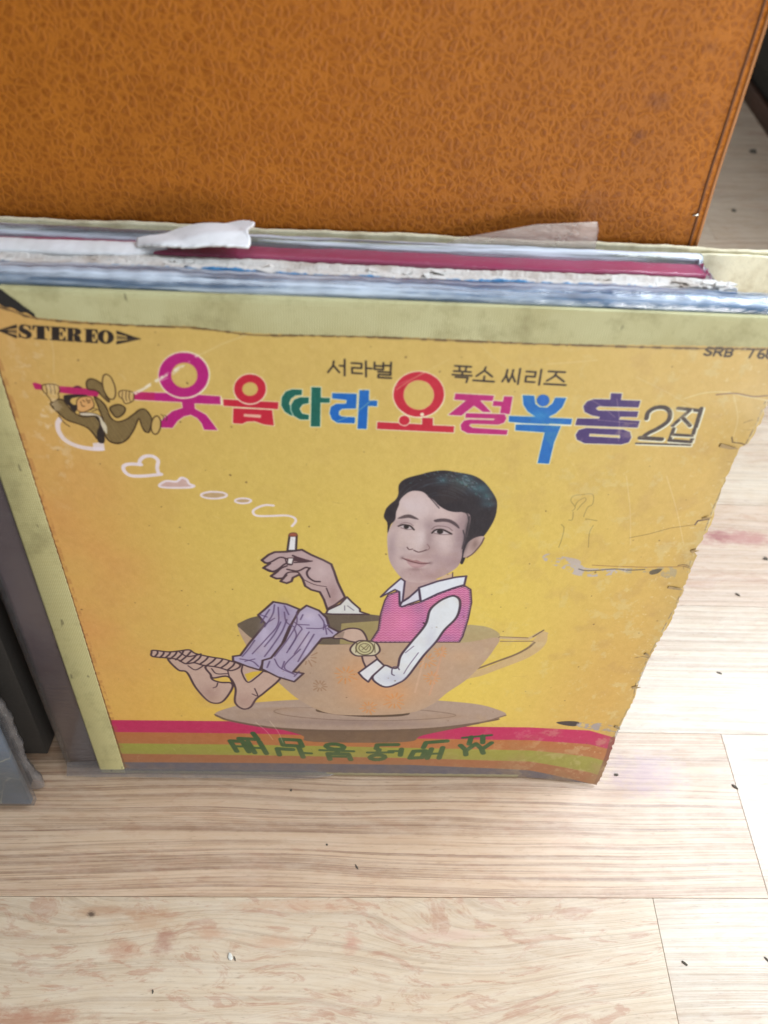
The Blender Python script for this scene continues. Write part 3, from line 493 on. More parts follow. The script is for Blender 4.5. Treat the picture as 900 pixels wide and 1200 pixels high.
('s',(84,72,52),0.45,[(163.3,122.1),(163.2,121.3),(163.0,120.5),(162.7,119.9),(162.2,119.3),(161.7,118.9),(161.0,118.6),(160.3,118.5),(159.6,118.5),(159.0,118.8),(158.4,119.2),(157.9,119.7),(157.5,120.4),(157.2,121.1),(157.1,121.9),(157.2,122.7),(157.4,123.4),(157.7,124.1),(158.2,124.7),(158.8,125.1),(159.4,125.4),(160.1,125.5),(160.8,125.4),(161.4,125.2),(162.0,124.8),(162.5,124.2),(162.9,123.6),(163.2,122.8)],{'c':1}),
('s',(84,72,52),0.39,[(158.2,123.5),(160.9,120.3),(162.2,123.3)],{}),
('s',(84,72,52),0.39,[(158.7,120.3),(161.6,124.2)],{}),
('s',(84,72,52),0.45,[(155.8,126.0),(155.5,118.2)],{}),
('s',(84,72,52),0.45,[(165.2,125.6),(165.8,118.5)],{}),
('p',(176,150,150),[[(177.6,172.7),(185.5,172.0),(193.3,173.6),(194.9,173.2),(185.3,166.9),(177.9,158.0)]],{}),
('p',(206,206,222),[[(176.8,154.5),(177.8,157.7),(181.2,161.2),(185.3,167.0),(186.6,159.0),(181.9,156.5),(178.0,154.1)]],{'o':((58,40,66),0.84)}),
('p',(208,210,226),[[(166.8,160.6),(170.4,166.2),(176.1,173.7),(178.1,171.8),(177.9,157.8),(176.6,156.1),(175.9,164.5),(173.6,165.9),(170.2,163.2)]],{'o':((58,40,66),0.95)}),
('p',(58,40,66),[[(176.0,164.8),(177.1,155.7),(176.7,154.5),(175.9,157.0)]],{}),
('p',(58,40,66),[[(177.9,158.0),(180.8,160.9),(185.2,166.9),(184.8,165.1),(180.9,159.7),(177.5,156.4)]],{}),
('p',(198,168,142),[[(193.4,172.5),(197.0,176.2),(200.8,178.0),(201.9,175.3),(195.1,172.1)]],{}),
('p',(214,220,232),[[(185.3,167.6),(194.2,172.3),(202.7,175.3),(207.8,176.2),(207.5,170.3),(202.3,167.9),(195.1,163.8),(187.1,157.8)]],{'o':((58,40,66),1.07)}),
('s',(62,42,52),0.49,[(200.9,178.4),(201.1,175.3)],{}),
('p',(30,25,36),[[(165.9,212.1),(166.2,214.8),(167.0,217.5),(170.5,222.0),(171.6,225.4),(171.6,230.5),(174.4,233.9),(180.2,236.2),(185.3,238.0),(190.6,238.8),(196.6,238.0),(203.4,236.6),(208.5,233.5),(212.6,228.6),(215.7,223.5),(216.6,218.3),(216.3,212.1),(214.4,205.6),(212.2,200.8),(209.1,196.9),(206.6,191.1),(205.0,184.1),(203.4,186.0),(203.1,192.9),(202.0,202.4),(183.7,201.8),(171.3,208.7),(169.2,207.7),(168.1,202.2),(167.6,208.6)]],{'s':1}),
('clip',[(165.9,212.1),(166.2,214.8),(167.0,217.5),(170.5,222.0),(171.6,225.4),(171.6,230.5),(174.4,233.9),(180.2,236.2),(185.3,238.0),(190.6,238.8),(196.6,238.0),(203.4,236.6),(208.5,233.5),(212.6,228.6),(215.7,223.5),(216.6,218.3),(216.3,212.1),(214.4,205.6),(212.2,200.8),(209.1,196.9),(206.6,191.1),(205.0,184.1),(203.4,186.0),(203.1,192.9),(202.0,202.4),(183.7,201.8),(171.3,208.7),(169.2,207.7),(168.1,202.2),(167.6,208.6)],{'s':1}),
('g',(70,120,130),(208.4,229.3),3.8,3.1,0.55,{}),
('g',(70,120,130),(211.3,225.1),3.0,2.4,0.5,{}),
('g',(70,120,130),(204.3,230.0),3.8,3.1,0.35,{}),
('g',(70,120,130),(198.5,233.1),4.2,3.4,0.35,{}),
('g',(70,120,130),(190.4,233.7),2.9,2.3,0.5,{}),
('g',(70,120,130),(210.9,220.8),2.6,2.1,0.3,{}),
('g',(70,120,130),(213.7,220.9),2.2,1.7,0.35,{}),
('g',(70,120,130),(201.0,234.9),3.3,2.7,0.4,{}),
('s',(150,160,180),0.23,[(199.6,233.3),(200.0,232.8)],{'a':0.55}),
('s',(110,150,160),0.27,[(196.5,234.1),(197.1,233.8)],{'a':0.55}),
('s',(110,150,160),0.42,[(198.1,233.0),(198.9,232.4)],{'a':0.55}),
('s',(60,110,110),0.28,[(196.7,233.4),(197.5,232.7)],{'a':0.55}),
('s',(60,110,110),0.38,[(196.4,237.3),(196.9,237.1)],{'a':0.55}),
('s',(110,150,160),0.46,[(205.3,229.6),(206.1,228.9)],{'a':0.55}),
('s',(60,110,110),0.43,[(199.3,232.9),(199.9,232.5)],{'a':0.55}),
('s',(90,100,120),0.32,[(201.1,233.7),(201.5,233.4)],{'a':0.55}),
('s',(60,110,110),0.34,[(199.2,233.9),(199.9,233.4)],{'a':0.55}),
('s',(150,160,180),0.23,[(201.9,230.2),(202.7,229.7)],{'a':0.55}),
('s',(60,110,110),0.37,[(204.0,230.6),(204.4,230.2)],{'a':0.55}),
('s',(150,160,180),0.28,[(199.0,236.3),(199.7,235.6)],{'a':0.55}),
('s',(110,150,160),0.22,[(187.8,235.0),(188.5,234.4)],{'a':0.55}),
('s',(60,110,110),0.21,[(187.7,238.8),(188.1,238.1)],{'a':0.55}),
('s',(110,150,160),0.28,[(199.7,236.6),(200.1,236.2)],{'a':0.55}),
('s',(90,100,120),0.37,[(205.4,226.9),(205.8,226.4)],{'a':0.55}),
('s',(60,110,110),0.47,[(204.5,229.6),(205.1,229.1)],{'a':0.55}),
('s',(150,160,180),0.24,[(193.9,234.3),(194.2,233.8)],{'a':0.55}),
('s',(90,100,120),0.37,[(212.5,219.5),(213.0,219.3)],{'a':0.55}),
('s',(60,110,110),0.42,[(210.6,225.9),(211.2,225.1)],{'a':0.55}),
('s',(110,150,160),0.27,[(204.8,229.6),(205.3,229.1)],{'a':0.55}),
('s',(150,160,180),0.34,[(199.3,233.7),(199.6,233.4)],{'a':0.55}),
('s',(60,110,110),0.25,[(199.4,232.4),(199.8,231.7)],{'a':0.55}),
('s',(90,100,120),0.45,[(195.2,236.1),(195.9,235.4)],{'a':0.55}),
('s',(90,100,120),0.26,[(200.3,232.9),(201.1,232.2)],{'a':0.55}),
('s',(60,110,110),0.28,[(203.1,234.5),(203.7,233.8)],{'a':0.55}),
('s',(60,110,110),0.3,[(202.2,230.5),(202.8,230.0)],{'a':0.55}),
('s',(60,110,110),0.45,[(193.2,238.1),(193.8,238.0)],{'a':0.55}),
('s',(110,150,160),0.42,[(197.7,237.6),(198.3,237.2)],{'a':0.55}),
('s',(90,100,120),0.45,[(202.2,232.2),(202.6,232.0)],{'a':0.55}),
('s',(110,150,160),0.31,[(199.7,236.2),(200.5,235.8)],{'a':0.55}),
('s',(110,150,160),0.43,[(200.1,232.0),(200.5,231.4)],{'a':0.55}),
('s',(90,100,120),0.45,[(207.7,229.3),(208.2,229.1)],{'a':0.55}),
('s',(110,150,160),0.33,[(186.2,237.1),(186.9,236.6)],{'a':0.55}),
('s',(110,150,160),0.28,[(195.9,237.0),(196.4,236.8)],{'a':0.55}),
('s',(90,100,120),0.3,[(195.1,238.3),(195.8,238.0)],{'a':0.55}),
('s',(110,150,160),0.23,[(200.1,236.5),(200.9,235.9)],{'a':0.55}),
('s',(90,100,120),0.31,[(191.6,235.6),(192.3,235.2)],{'a':0.55}),
('s',(90,100,120),0.33,[(210.5,224.2),(211.2,223.9)],{'a':0.55}),
('s',(150,160,180),0.4,[(211.9,224.2),(212.4,223.5)],{'a':0.55}),
('s',(150,160,180),0.21,[(200.1,230.6),(200.6,230.1)],{'a':0.55}),
('s',(90,100,120),0.34,[(180.6,233.6),(181.1,233.2)],{'a':0.55}),
('s',(110,150,160),0.38,[(200.8,231.3),(201.4,231.0)],{'a':0.55}),
('s',(90,100,120),0.4,[(195.3,238.0),(196.0,237.3)],{'a':0.55}),
('s',(90,100,120),0.25,[(207.5,228.3),(208.2,228.0)],{'a':0.55}),
('s',(150,160,180),0.32,[(200.8,234.3),(201.4,233.8)],{'a':0.55}),
('s',(150,160,180),0.36,[(205.4,232.8),(205.9,232.3)],{'a':0.55}),
('s',(90,100,120),0.38,[(202.8,229.2),(203.6,228.8)],{'a':0.55}),
('s',(110,150,160),0.34,[(204.1,233.5),(204.8,233.3)],{'a':0.55}),
('s',(110,150,160),0.25,[(196.7,234.4),(197.4,234.0)],{'a':0.55}),
('s',(110,150,160),0.26,[(213.0,220.5),(213.6,219.8)],{'a':0.55}),
('s',(60,110,110),0.43,[(205.9,227.0),(206.7,226.3)],{'a':0.55}),
('s',(60,110,110),0.27,[(199.0,232.6),(199.5,232.1)],{'a':0.55}),
('s',(90,100,120),0.33,[(191.5,239.1),(192.3,238.8)],{'a':0.55}),
('s',(90,100,120),0.39,[(206.9,226.0),(207.6,225.6)],{'a':0.55}),
('s',(110,150,160),0.25,[(197.0,237.7),(197.3,237.0)],{'a':0.55}),
('s',(60,110,110),0.44,[(183.4,235.7),(184.1,235.3)],{'a':0.55}),
('s',(90,100,120),0.44,[(201.6,233.6),(202.4,233.4)],{'a':0.55}),
('s',(150,160,180),0.31,[(200.5,236.2),(201.1,235.7)],{'a':0.55}),
('s',(60,110,110),0.21,[(194.0,237.2),(194.5,236.6)],{'a':0.55}),
('s',(60,110,110),0.23,[(194.9,233.4),(195.7,233.1)],{'a':0.55}),
('s',(150,160,180),0.39,[(182.0,236.9),(182.7,236.2)],{'a':0.55}),
('s',(110,150,160),0.39,[(191.6,236.7),(192.2,236.2)],{'a':0.55}),
('s',(60,110,110),0.34,[(205.9,226.4),(206.3,226.2)],{'a':0.55}),
('s',(60,110,110),0.43,[(196.1,234.8),(196.6,234.4)],{'a':0.55}),
('s',(110,150,160),0.28,[(203.6,230.8),(204.3,230.4)],{'a':0.55}),
('s',(110,150,160),0.27,[(198.7,232.1),(199.3,231.7)],{'a':0.55}),
('s',(150,160,180),0.44,[(203.5,232.8),(204.1,232.3)],{'a':0.55}),
('s',(60,110,110),0.42,[(192.5,237.3),(193.3,236.9)],{'a':0.55}),
('s',(60,110,110),0.29,[(205.8,226.2),(206.5,225.5)],{'a':0.55}),
('s',(60,110,110),0.36,[(202.0,233.4),(202.7,232.9)],{'a':0.55}),
('s',(90,100,120),0.37,[(201.9,234.4),(202.4,233.8)],{'a':0.55}),
('s',(110,150,160),0.36,[(187.6,238.4),(188.2,237.7)],{'a':0.55}),
('s',(110,150,160),0.26,[(207.8,225.6),(208.2,225.2)],{'a':0.55}),
('s',(110,150,160),0.29,[(194.4,233.3),(195.1,233.0)],{'a':0.55}),
('s',(110,150,160),0.23,[(208.0,225.0),(208.4,224.7)],{'a':0.55}),
('s',(110,150,160),0.33,[(184.4,238.3),(184.8,237.9)],{'a':0.55}),
('s',(60,110,110),0.42,[(205.3,232.6),(205.7,232.2)],{'a':0.55}),
('s',(110,150,160),0.4,[(201.4,232.4),(202.2,232.0)],{'a':0.55}),
('s',(150,160,180),0.39,[(201.7,233.9),(202.2,233.7)],{'a':0.55}),
('s',(60,110,110),0.29,[(184.0,237.9),(184.8,237.2)],{'a':0.55}),
('s',(90,100,120),0.29,[(199.1,236.8),(199.7,236.5)],{'a':0.55}),
('s',(60,110,110),0.38,[(201.3,231.5),(202.0,231.0)],{'a':0.55}),
('s',(150,160,180),0.37,[(199.9,232.7),(200.6,232.0)],{'a':0.55}),
('s',(110,150,160),0.37,[(200.5,234.3),(200.9,233.8)],{'a':0.55}),
('s',(110,150,160),0.27,[(194.8,234.1),(195.5,233.9)],{'a':0.55}),
('s',(150,160,180),0.44,[(194.1,236.3),(194.5,235.7)],{'a':0.55}),
('s',(110,150,160),0.4,[(200.5,231.5),(201.2,230.9)],{'a':0.55}),
('s',(60,110,110),0.46,[(201.2,233.9),(201.6,233.3)],{'a':0.55}),
('s',(110,150,160),0.45,[(190.4,233.8),(191.1,233.1)],{'a':0.55}),
('s',(90,100,120),0.23,[(184.8,236.8),(185.2,236.6)],{'a':0.55}),
('s',(90,100,120),0.34,[(194.5,235.8),(195.0,235.2)],{'a':0.55}),
('s',(150,160,180),0.3,[(193.4,233.5),(193.9,233.1)],{'a':0.55}),
('s',(60,110,110),0.31,[(210.4,226.5),(211.0,226.3)],{'a':0.55}),
('s',(150,160,180),0.22,[(196.0,233.7),(196.3,233.3)],{'a':0.55}),
('s',(60,110,110),0.45,[(176.3,231.7),(176.9,231.5)],{'a':0.55}),
('s',(150,160,180),0.47,[(203.6,230.6),(204.2,230.2)],{'a':0.55}),
('s',(150,160,180),0.32,[(189.3,233.5),(190.1,232.9)],{'a':0.55}),
('s',(110,150,160),0.44,[(200.8,232.2),(201.4,231.5)],{'a':0.55}),
('s',(150,160,180),0.43,[(204.7,230.5),(205.2,230.2)],{'a':0.55}),
('s',(150,160,180),0.41,[(189.3,235.7),(189.7,235.5)],{'a':0.55}),
('s',(60,110,110),0.27,[(198.3,232.7),(199.0,232.2)],{'a':0.55}),
('s',(60,110,110),0.28,[(208.9,229.2),(209.4,228.7)],{'a':0.55}),
('s',(60,110,110),0.35,[(191.5,236.6),(192.2,236.2)],{'a':0.55}),
('s',(150,160,180),0.46,[(199.0,235.0),(199.4,234.5)],{'a':0.55}),
('s',(110,150,160),0.35,[(202.8,232.6),(203.3,231.9)],{'a':0.55}),
('s',(150,160,180),0.35,[(201.4,235.0),(201.8,234.8)],{'a':0.55}),
('s',(60,110,110),0.26,[(202.2,232.2),(202.7,231.9)],{'a':0.55}),
('s',(60,110,110),0.45,[(207.4,230.5),(207.8,230.1)],{'a':0.55}),
('s',(60,110,110),0.24,[(213.0,217.9),(213.6,217.7)],{'a':0.55}),
('s',(84,112,124),0.25,[(171.6,225.6),(173.4,228.4),(175.6,230.9),(178.0,233.0)],{'s':1,'a':0.35}),
('s',(56,56,66),0.26,[(169.5,217.1),(170.3,220.5),(171.5,223.6),(173.1,226.5)],{'s':1,'a':0.35}),
('s',(56,56,66),0.25,[(197.1,234.6),(200.0,233.4),(202.8,231.7),(205.4,229.6)],{'s':1,'a':0.35}),
('s',(84,112,124),0.26,[(168.2,212.0),(168.4,215.7),(169.1,219.3),(170.2,222.7)],{'s':1,'a':0.35}),
('s',(56,56,66),0.25,[(195.7,237.3),(198.9,236.2),(202.1,234.7),(205.0,232.7)],{'s':1,'a':0.35}),
('s',(56,56,66),0.27,[(180.7,204.9),(180.0,206.8),(179.4,208.8),(179.2,210.8)],{'s':1,'a':0.35}),
('s',(84,112,124),0.26,[(173.4,216.5),(174.1,219.3),(175.1,221.9),(176.5,224.3)],{'s':1,'a':0.35}),
('s',(56,56,66),0.26,[(179.9,219.7),(181.0,221.4),(182.2,222.9),(183.7,224.2)],{'s':1,'a':0.35}),
('s',(56,56,66),0.25,[(181.6,231.6),(184.1,232.8),(186.8,233.6),(189.6,233.9)],{'s':1,'a':0.35}),
('s',(84,112,124),0.25,[(182.1,229.6),(184.4,230.8),(186.8,231.5),(189.3,231.9)],{'s':1,'a':0.35}),
('s',(56,56,66),0.25,[(177.8,229.2),(180.0,231.0),(182.5,232.4),(185.1,233.4)],{'s':1,'a':0.35}),
('s',(56,56,66),0.27,[(175.1,204.8),(174.4,207.7),(174.0,210.5),(174.0,213.4)],{'s':1,'a':0.35}),
('s',(84,112,124),0.27,[(178.2,209.0),(177.9,211.3),(178.0,213.5),(178.3,215.6)],{'s':1,'a':0.35}),
('s',(56,56,66),0.25,[(188.1,229.3),(190.3,229.6),(192.6,229.4),(194.9,229.0)],{'s':1,'a':0.35}),
('s',(56,56,66),0.26,[(176.7,217.7),(177.5,220.0),(178.6,222.0),(179.9,223.9)],{'s':1,'a':0.35}),
('s',(84,112,124),0.26,[(183.3,224.3),(184.9,225.4),(186.7,226.2),(188.5,226.7)],{'s':1,'a':0.35}),
('s',(56,56,66),0.26,[(185.1,224.8),(186.8,225.6),(188.6,226.1),(190.4,226.3)],{'s':1,'a':0.35}),
('s',(56,56,66),0.26,[(195.3,226.6),(197.3,225.8),(199.1,224.7),(200.8,223.3)],{'s':1,'a':0.35}),
('s',(84,112,124),0.25,[(187.8,232.2),(190.4,232.4),(193.0,232.2),(195.6,231.6)],{'s':1,'a':0.35}),
('s',(56,56,66),0.26,[(177.7,221.3),(179.0,223.3),(180.5,225.0),(182.2,226.5)],{'s':1,'a':0.35}),
('s',(56,56,66),0.26,[(171.6,221.1),(172.9,224.1),(174.5,226.7),(176.5,229.1)],{'s':1,'a':0.35}),
('s',(84,112,124),0.25,[(178.2,226.8),(180.1,228.6),(182.3,230.1),(184.6,231.2)],{'s':1,'a':0.35}),
('s',(56,56,66),0.26,[(171.8,214.4),(172.3,217.5),(173.1,220.5),(174.3,223.2)],{'s':1,'a':0.35}),
('s',(56,56,66),0.26,[(173.5,210.2),(173.4,213.1),(173.7,216.0),(174.4,218.7)],{'s':1,'a':0.35}),
('s',(84,112,124),0.25,[(182.8,230.5),(185.2,231.5),(187.6,232.1),(190.2,232.4)],{'s':1,'a':0.35}),
('s',(56,56,66),0.25,[(179.9,229.0),(182.1,230.5),(184.4,231.6),(186.9,232.3)],{'s':1,'a':0.35}),
('s',(56,56,66),0.26,[(167.7,211.4),(167.9,215.2),(168.5,218.9),(169.5,222.4)],{'s':1,'a':0.35}),
('s',(84,112,124),0.25,[(183.3,233.3),(186.0,234.1),(188.8,234.6),(191.7,234.6)],{'s':1,'a':0.35}),
('s',(56,56,66),0.26,[(196.1,230.2),(198.5,229.2),(200.7,227.8),(202.8,226.1)],{'s':1,'a':0.35}),
('s',(56,56,66),0.26,[(176.3,217.6),(177.1,219.9),(178.2,222.0),(179.5,223.9)],{'s':1,'a':0.35}),
('s',(84,112,124),0.26,[(176.1,216.8),(176.9,219.2),(177.9,221.4),(179.2,223.4)],{'s':1,'a':0.35}),
('s',(56,56,66),0.26,[(177.2,216.5),(177.9,218.7),(178.8,220.7),(180.0,222.6)],{'s':1,'a':0.35}),
('s',(56,56,66),0.26,[(179.2,223.2),(180.7,225.0),(182.4,226.4),(184.3,227.6)],{'s':1,'a':0.35}),
('s',(84,112,124),0.26,[(172.8,221.1),(174.1,223.8),(175.7,226.3),(177.6,228.5)],{'s':1,'a':0.35}),
('s',(56,56,66),0.26,[(169.7,219.1),(170.7,222.4),(172.2,225.4),(174.0,228.2)],{'s':1,'a':0.35}),
('s',(56,56,66),0.25,[(189.5,229.6),(191.8,229.6),(194.0,229.2),(196.3,228.6)],{'s':1,'a':0.35}),
('s',(84,112,124),0.26,[(191.1,227.7),(193.1,227.5),(195.1,227.0),(197.1,226.2)],{'s':1,'a':0.35}),
('s',(56,56,66),0.27,[(168.1,204.6),(167.5,208.5),(167.3,212.5),(167.6,216.3)],{'s':1,'a':0.35}),
('s',(56,56,66),0.27,[(180.4,205.6),(179.7,207.6),(179.3,209.6),(179.1,211.6)],{'s':1,'a':0.35}),
('s',(84,112,124),0.26,[(192.2,225.4),(194.0,225.0),(195.7,224.4),(197.3,223.6)],{'s':1,'a':0.35}),
('s',(56,56,66),0.25,[(182.9,230.7),(185.3,231.7),(187.8,232.3),(190.4,232.5)],{'s':1,'a':0.35}),
('s',(56,56,66),0.26,[(176.2,212.6),(176.5,215.1),(177.0,217.4),(177.8,219.6)],{'s':1,'a':0.35}),
('s',(84,112,124),0.26,[(196.5,229.3),(198.7,228.3),(200.9,226.9),(202.8,225.2)],{'s':1,'a':0.35}),
('s',(56,56,66),0.26,[(173.9,213.8),(174.3,216.6),(175.0,219.2),(176.1,221.7)],{'s':1,'a':0.35}),
('s',(56,56,66),0.25,[(187.1,228.7),(189.2,229.1),(191.4,229.1),(193.6,228.8)],{'s':1,'a':0.35}),
('s',(84,112,124),0.27,[(170.6,204.8),(169.9,208.4),(169.7,211.9),(169.9,215.4)],{'s':1,'a':0.35}),
('s',(56,56,66),0.27,[(179.1,207.6),(178.7,209.8),(178.5,211.9),(178.6,214.0)],{'s':1,'a':0.35}),
('s',(56,56,66),0.27,[(170.3,198.4),(168.8,202.2),(167.8,206.1),(167.3,210.1)],{'s':1,'a':0.35}),
('s',(84,112,124),0.25,[(173.6,224.8),(175.3,227.3),(177.4,229.6),(179.6,231.4)],{'s':1,'a':0.35}),
('s',(56,56,66),0.25,[(176.0,232.3),(178.6,234.3),(181.4,235.9),(184.5,237.0)],{'s':1,'a':0.35}),
('s',(56,56,66),0.26,[(175.9,218.2),(176.8,220.6),(178.0,222.8),(179.4,224.7)],{'s':1,'a':0.35}),
('s',(84,112,124),0.26,[(186.7,224.5),(188.3,225.1),(190.0,225.4),(191.7,225.4)],{'s':1,'a':0.35}),
('s',(56,56,66),0.26,[(171.7,221.3),(173.0,224.3),(174.7,226.9),(176.7,229.3)],{'s':1,'a':0.35}),
('s',(56,56,66),0.25,[(180.2,227.9),(182.2,229.4),(184.5,230.5),(186.8,231.2)],{'s':1,'a':0.35}),
('s',(84,112,124),0.26,[(195.3,230.2),(197.7,229.3),(199.9,228.1),(202.1,226.5)],{'s':1,'a':0.35}),
('s',(56,56,66),0.25,[(186.7,229.9),(189.0,230.3),(191.3,230.4),(193.7,230.1)],{'s':1,'a':0.35}),
('s',(56,56,66),0.27,[(175.3,206.1),(174.8,208.9),(174.5,211.6),(174.6,214.4)],{'s':1,'a':0.35}),
('s',(84,112,124),0.26,[(178.8,212.0),(179.0,214.0),(179.3,216.0),(179.9,217.9)],{'s':1,'a':0.35}),
('s',(56,56,66),0.26,[(177.9,215.0),(178.4,217.1),(179.1,219.1),(180.1,220.9)],{'s':1,'a':0.35}),
('s',(56,56,66),0.25,[(174.3,225.8),(176.1,228.3),(178.2,230.4),(180.6,232.1)],{'s':1,'a':0.35}),
('s',(84,112,124),0.25,[(186.4,236.3),(189.5,236.6),(192.6,236.5),(195.8,235.9)],{'s':1,'a':0.35}),
('s',(56,56,66),0.26,[(171.9,218.4),(172.9,221.4),(174.2,224.1),(175.8,226.6)],{'s':1,'a':0.35}),
('s',(56,56,66),0.26,[(193.2,230.3),(195.6,229.7),(197.9,228.7),(200.1,227.5)],{'s':1,'a':0.35}),
('s',(84,112,124),0.26,[(193.8,226.4),(195.7,225.8),(197.5,224.9),(199.2,223.8)],{'s':1,'a':0.35}),
('s',(56,56,66),0.25,[(195.4,235.9),(198.4,234.9),(201.4,233.5),(204.2,231.6)],{'s':1,'a':0.35}),
('s',(56,56,66),0.25,[(198.4,234.3),(201.3,232.8),(204.0,231.0),(206.6,228.7)],{'s':1,'a':0.35}),
('s',(84,112,124),0.25,[(185.7,230.2),(188.0,230.8),(190.5,231.0),(192.9,230.8)],{'s':1,'a':0.35}),
('s',(56,56,66),0.25,[(184.3,235.7),(187.3,236.3),(190.4,236.6),(193.5,236.3)],{'s':1,'a':0.35}),
('s',(56,56,66),0.25,[(179.3,229.4),(181.6,230.9),(184.0,232.1),(186.6,232.9)],{'s':1,'a':0.35}),
('s',(84,112,124),0.26,[(194.5,228.6),(196.6,227.8),(198.7,226.8),(200.7,225.4)],{'s':1,'a':0.35}),
('noclip',),
('p',(178,154,150),[[(205.6,196.8),(208.0,200.2),(211.3,201.9),(213.3,201.3),(212.1,196.6),(209.2,191.0),(206.2,188.6),(204.7,189.0)]],{'s':1}),
('g',(120,96,92),(209.2,196.5),1.9,4.2,0.7,{}),
('s',(90,66,66),0.65,[(206.6,188.3),(209.2,191.0),(212.1,196.6),(213.2,200.9)],{'s':1}),
('p',(194,172,170),[[(171.0,211.0),(171.2,215.4),(172.1,220.3),(173.7,224.0),(177.2,227.1),(181.6,227.1),(184.5,225.2),(187.4,222.6),(190.5,219.2),(194.2,216.8),(197.7,215.9),(201.9,215.9),(205.0,214.2),(205.6,209.0),(205.3,203.4),(204.4,197.7),(204.0,192.9),(204.1,188.0),(202.9,182.5),(198.6,177.6),(192.7,173.5),(186.2,171.1),(180.5,171.6),(176.3,174.1),(172.2,180.1),(169.7,185.9),(168.6,192.7),(168.0,201.2),(169.3,206.8)]],{'s':1}),
('clip',[(171.0,211.0),(171.2,215.4),(172.1,220.3),(173.7,224.0),(177.2,227.1),(181.6,227.1),(184.5,225.2),(187.4,222.6),(190.5,219.2),(194.2,216.8),(197.7,215.9),(201.9,215.9),(205.0,214.2),(205.6,209.0),(205.3,203.4),(204.4,197.7),(204.0,192.9),(204.1,188.0),(202.9,182.5),(198.6,177.6),(192.7,173.5),(186.2,171.1),(180.5,171.6),(176.3,174.1),(172.2,180.1),(169.7,185.9),(168.6,192.7),(168.0,201.2),(169.3,206.8)],{'s':1}),
('g',(206,192,196),(178.2,217.9),11.4,7.9,0.7,{}),
('g',(200,184,186),(177.0,195.9),7.4,10.2,0.6,{}),
('g',(200,182,184),(194.2,195.5),8.4,9.3,0.65,{}),
('g',(140,118,124),(202.0,202.4),3.7,15.6,0.75,{}),
('g',(150,124,128),(199.7,184.9),10.6,5.8,0.7,{}),
('g',(150,118,120),(188.0,175.5),13.8,3.9,0.7,{}),
('g',(150,128,132),(170.2,189.9),2.4,11.3,0.5,{}),
('g',(196,176,176),(182.9,175.3),7.9,3.4,0.3,{}),
('g',(138,116,120),(187.3,200.5),3.2,9.2,0.6,{}),
('g',(150,128,134),(195.0,208.6),7.2,2.3,0.5,{}),
('g',(156,136,140),(175.4,209.3),5.4,1.8,0.45,{}),
('g',(158,132,136),(185.5,188.4),9.5,1.9,0.4,{}),
('g',(158,138,144),(170.6,195.7),2.3,9.3,0.4,{}),
('g',(208,194,198),(183.8,199.9),1.8,6.4,0.6,{}),
('g',(150,124,124),(188.0,192.9),4.7,3.8,0.5,{}),
('g',(206,190,190),(182.6,198.0),2.8,8.3,0.6,{}),
('g',(160,138,140),(176.1,193.0),2.8,4.7,0.35,{}),
('g',(160,140,144),(185.9,208.3),3.1,3.6,0.5,{}),
('g',(156,136,140),(172.7,207.9),3.6,2.7,0.4,{}),
('g',(158,136,142),(193.1,206.3),7.2,2.3,0.5,{}),
('g',(150,128,132),(203.8,211.6),2.7,7.2,0.6,{}),
('g',(164,138,142),(195.0,179.8),6.8,3.9,0.5,{}),
('g',(168,146,148),(174.4,180.1),4.8,6.8,0.4,{}),
('g',(166,138,140),(182.6,187.8),6.6,1.9,0.4,{}),
('g',(160,132,134),(183.0,178.4),5.8,1.9,0.4,{}),
('g',(160,136,140),(192.0,188.6),1.9,4.8,0.4,{}),
('noclip',),
('s',(36,30,38),0.52,[(183.7,226.3),(186.4,223.0),(189.1,219.6),(190.5,217.9)],{'s':1,'a':0.8}),
('s',(36,30,38),0.52,[(185.2,224.2),(188.8,222.2),(191.1,220.1)],{'s':1,'a':0.8}),
('s',(36,30,38),0.53,[(200.4,216.4),(203.3,215.2),(204.6,211.7)],{'s':1,'a':0.8}),
('s',(36,30,38),0.53,[(170.1,216.7),(169.4,211.4),(168.6,206.8)],{'s':1,'a':0.8}),
('s',(36,30,38),0.55,[(202.8,205.2),(204.0,200.6),(203.7,193.9)],{'s':1,'a':0.8}),
('s',(36,30,38),0.55,[(204.8,213.5),(204.5,205.3),(204.6,198.7)],{'s':1,'a':0.8}),
('g',(36,30,38),(205.2,205.3),1.6,8.2,0.8,{}),
('g',(60,50,60),(204.5,196.8),1.2,5.6,0.6,{}),
('p',(30,25,36),[[(165.9,212.1),(167.0,217.5),(170.4,221.5),(172.3,220.3),(171.2,215.0),(171.0,210.5),(169.2,207.6),(168.2,203.1),(167.6,208.6)]],{'s':1}),
('p',(66,52,58),[[(172.1,211.3),(174.8,213.3),(177.5,213.8),(180.2,212.4),(181.8,210.9),(179.4,211.3),(177.0,211.8),(174.2,211.3)]],{'s':1,'a':0.85}),
('p',(60,46,54),[[(188.8,210.9),(191.9,211.9),(195.4,211.7),(198.4,210.1),(200.4,207.9),(200.9,206.1),(198.2,208.2),(195.6,209.7),(192.8,210.0),(189.7,209.7)]],{'s':1,'a':0.85}),
('p',(186,174,178),[[(174.0,206.6),(175.5,207.4),(177.8,206.9),(179.3,205.5),(176.7,205.2)]],{'s':1}),
('p',(188,176,180),[[(189.3,203.6),(190.8,204.8),(193.3,204.9),(196.2,203.5),(197.0,203.0),(192.8,202.7)]],{'s':1}),
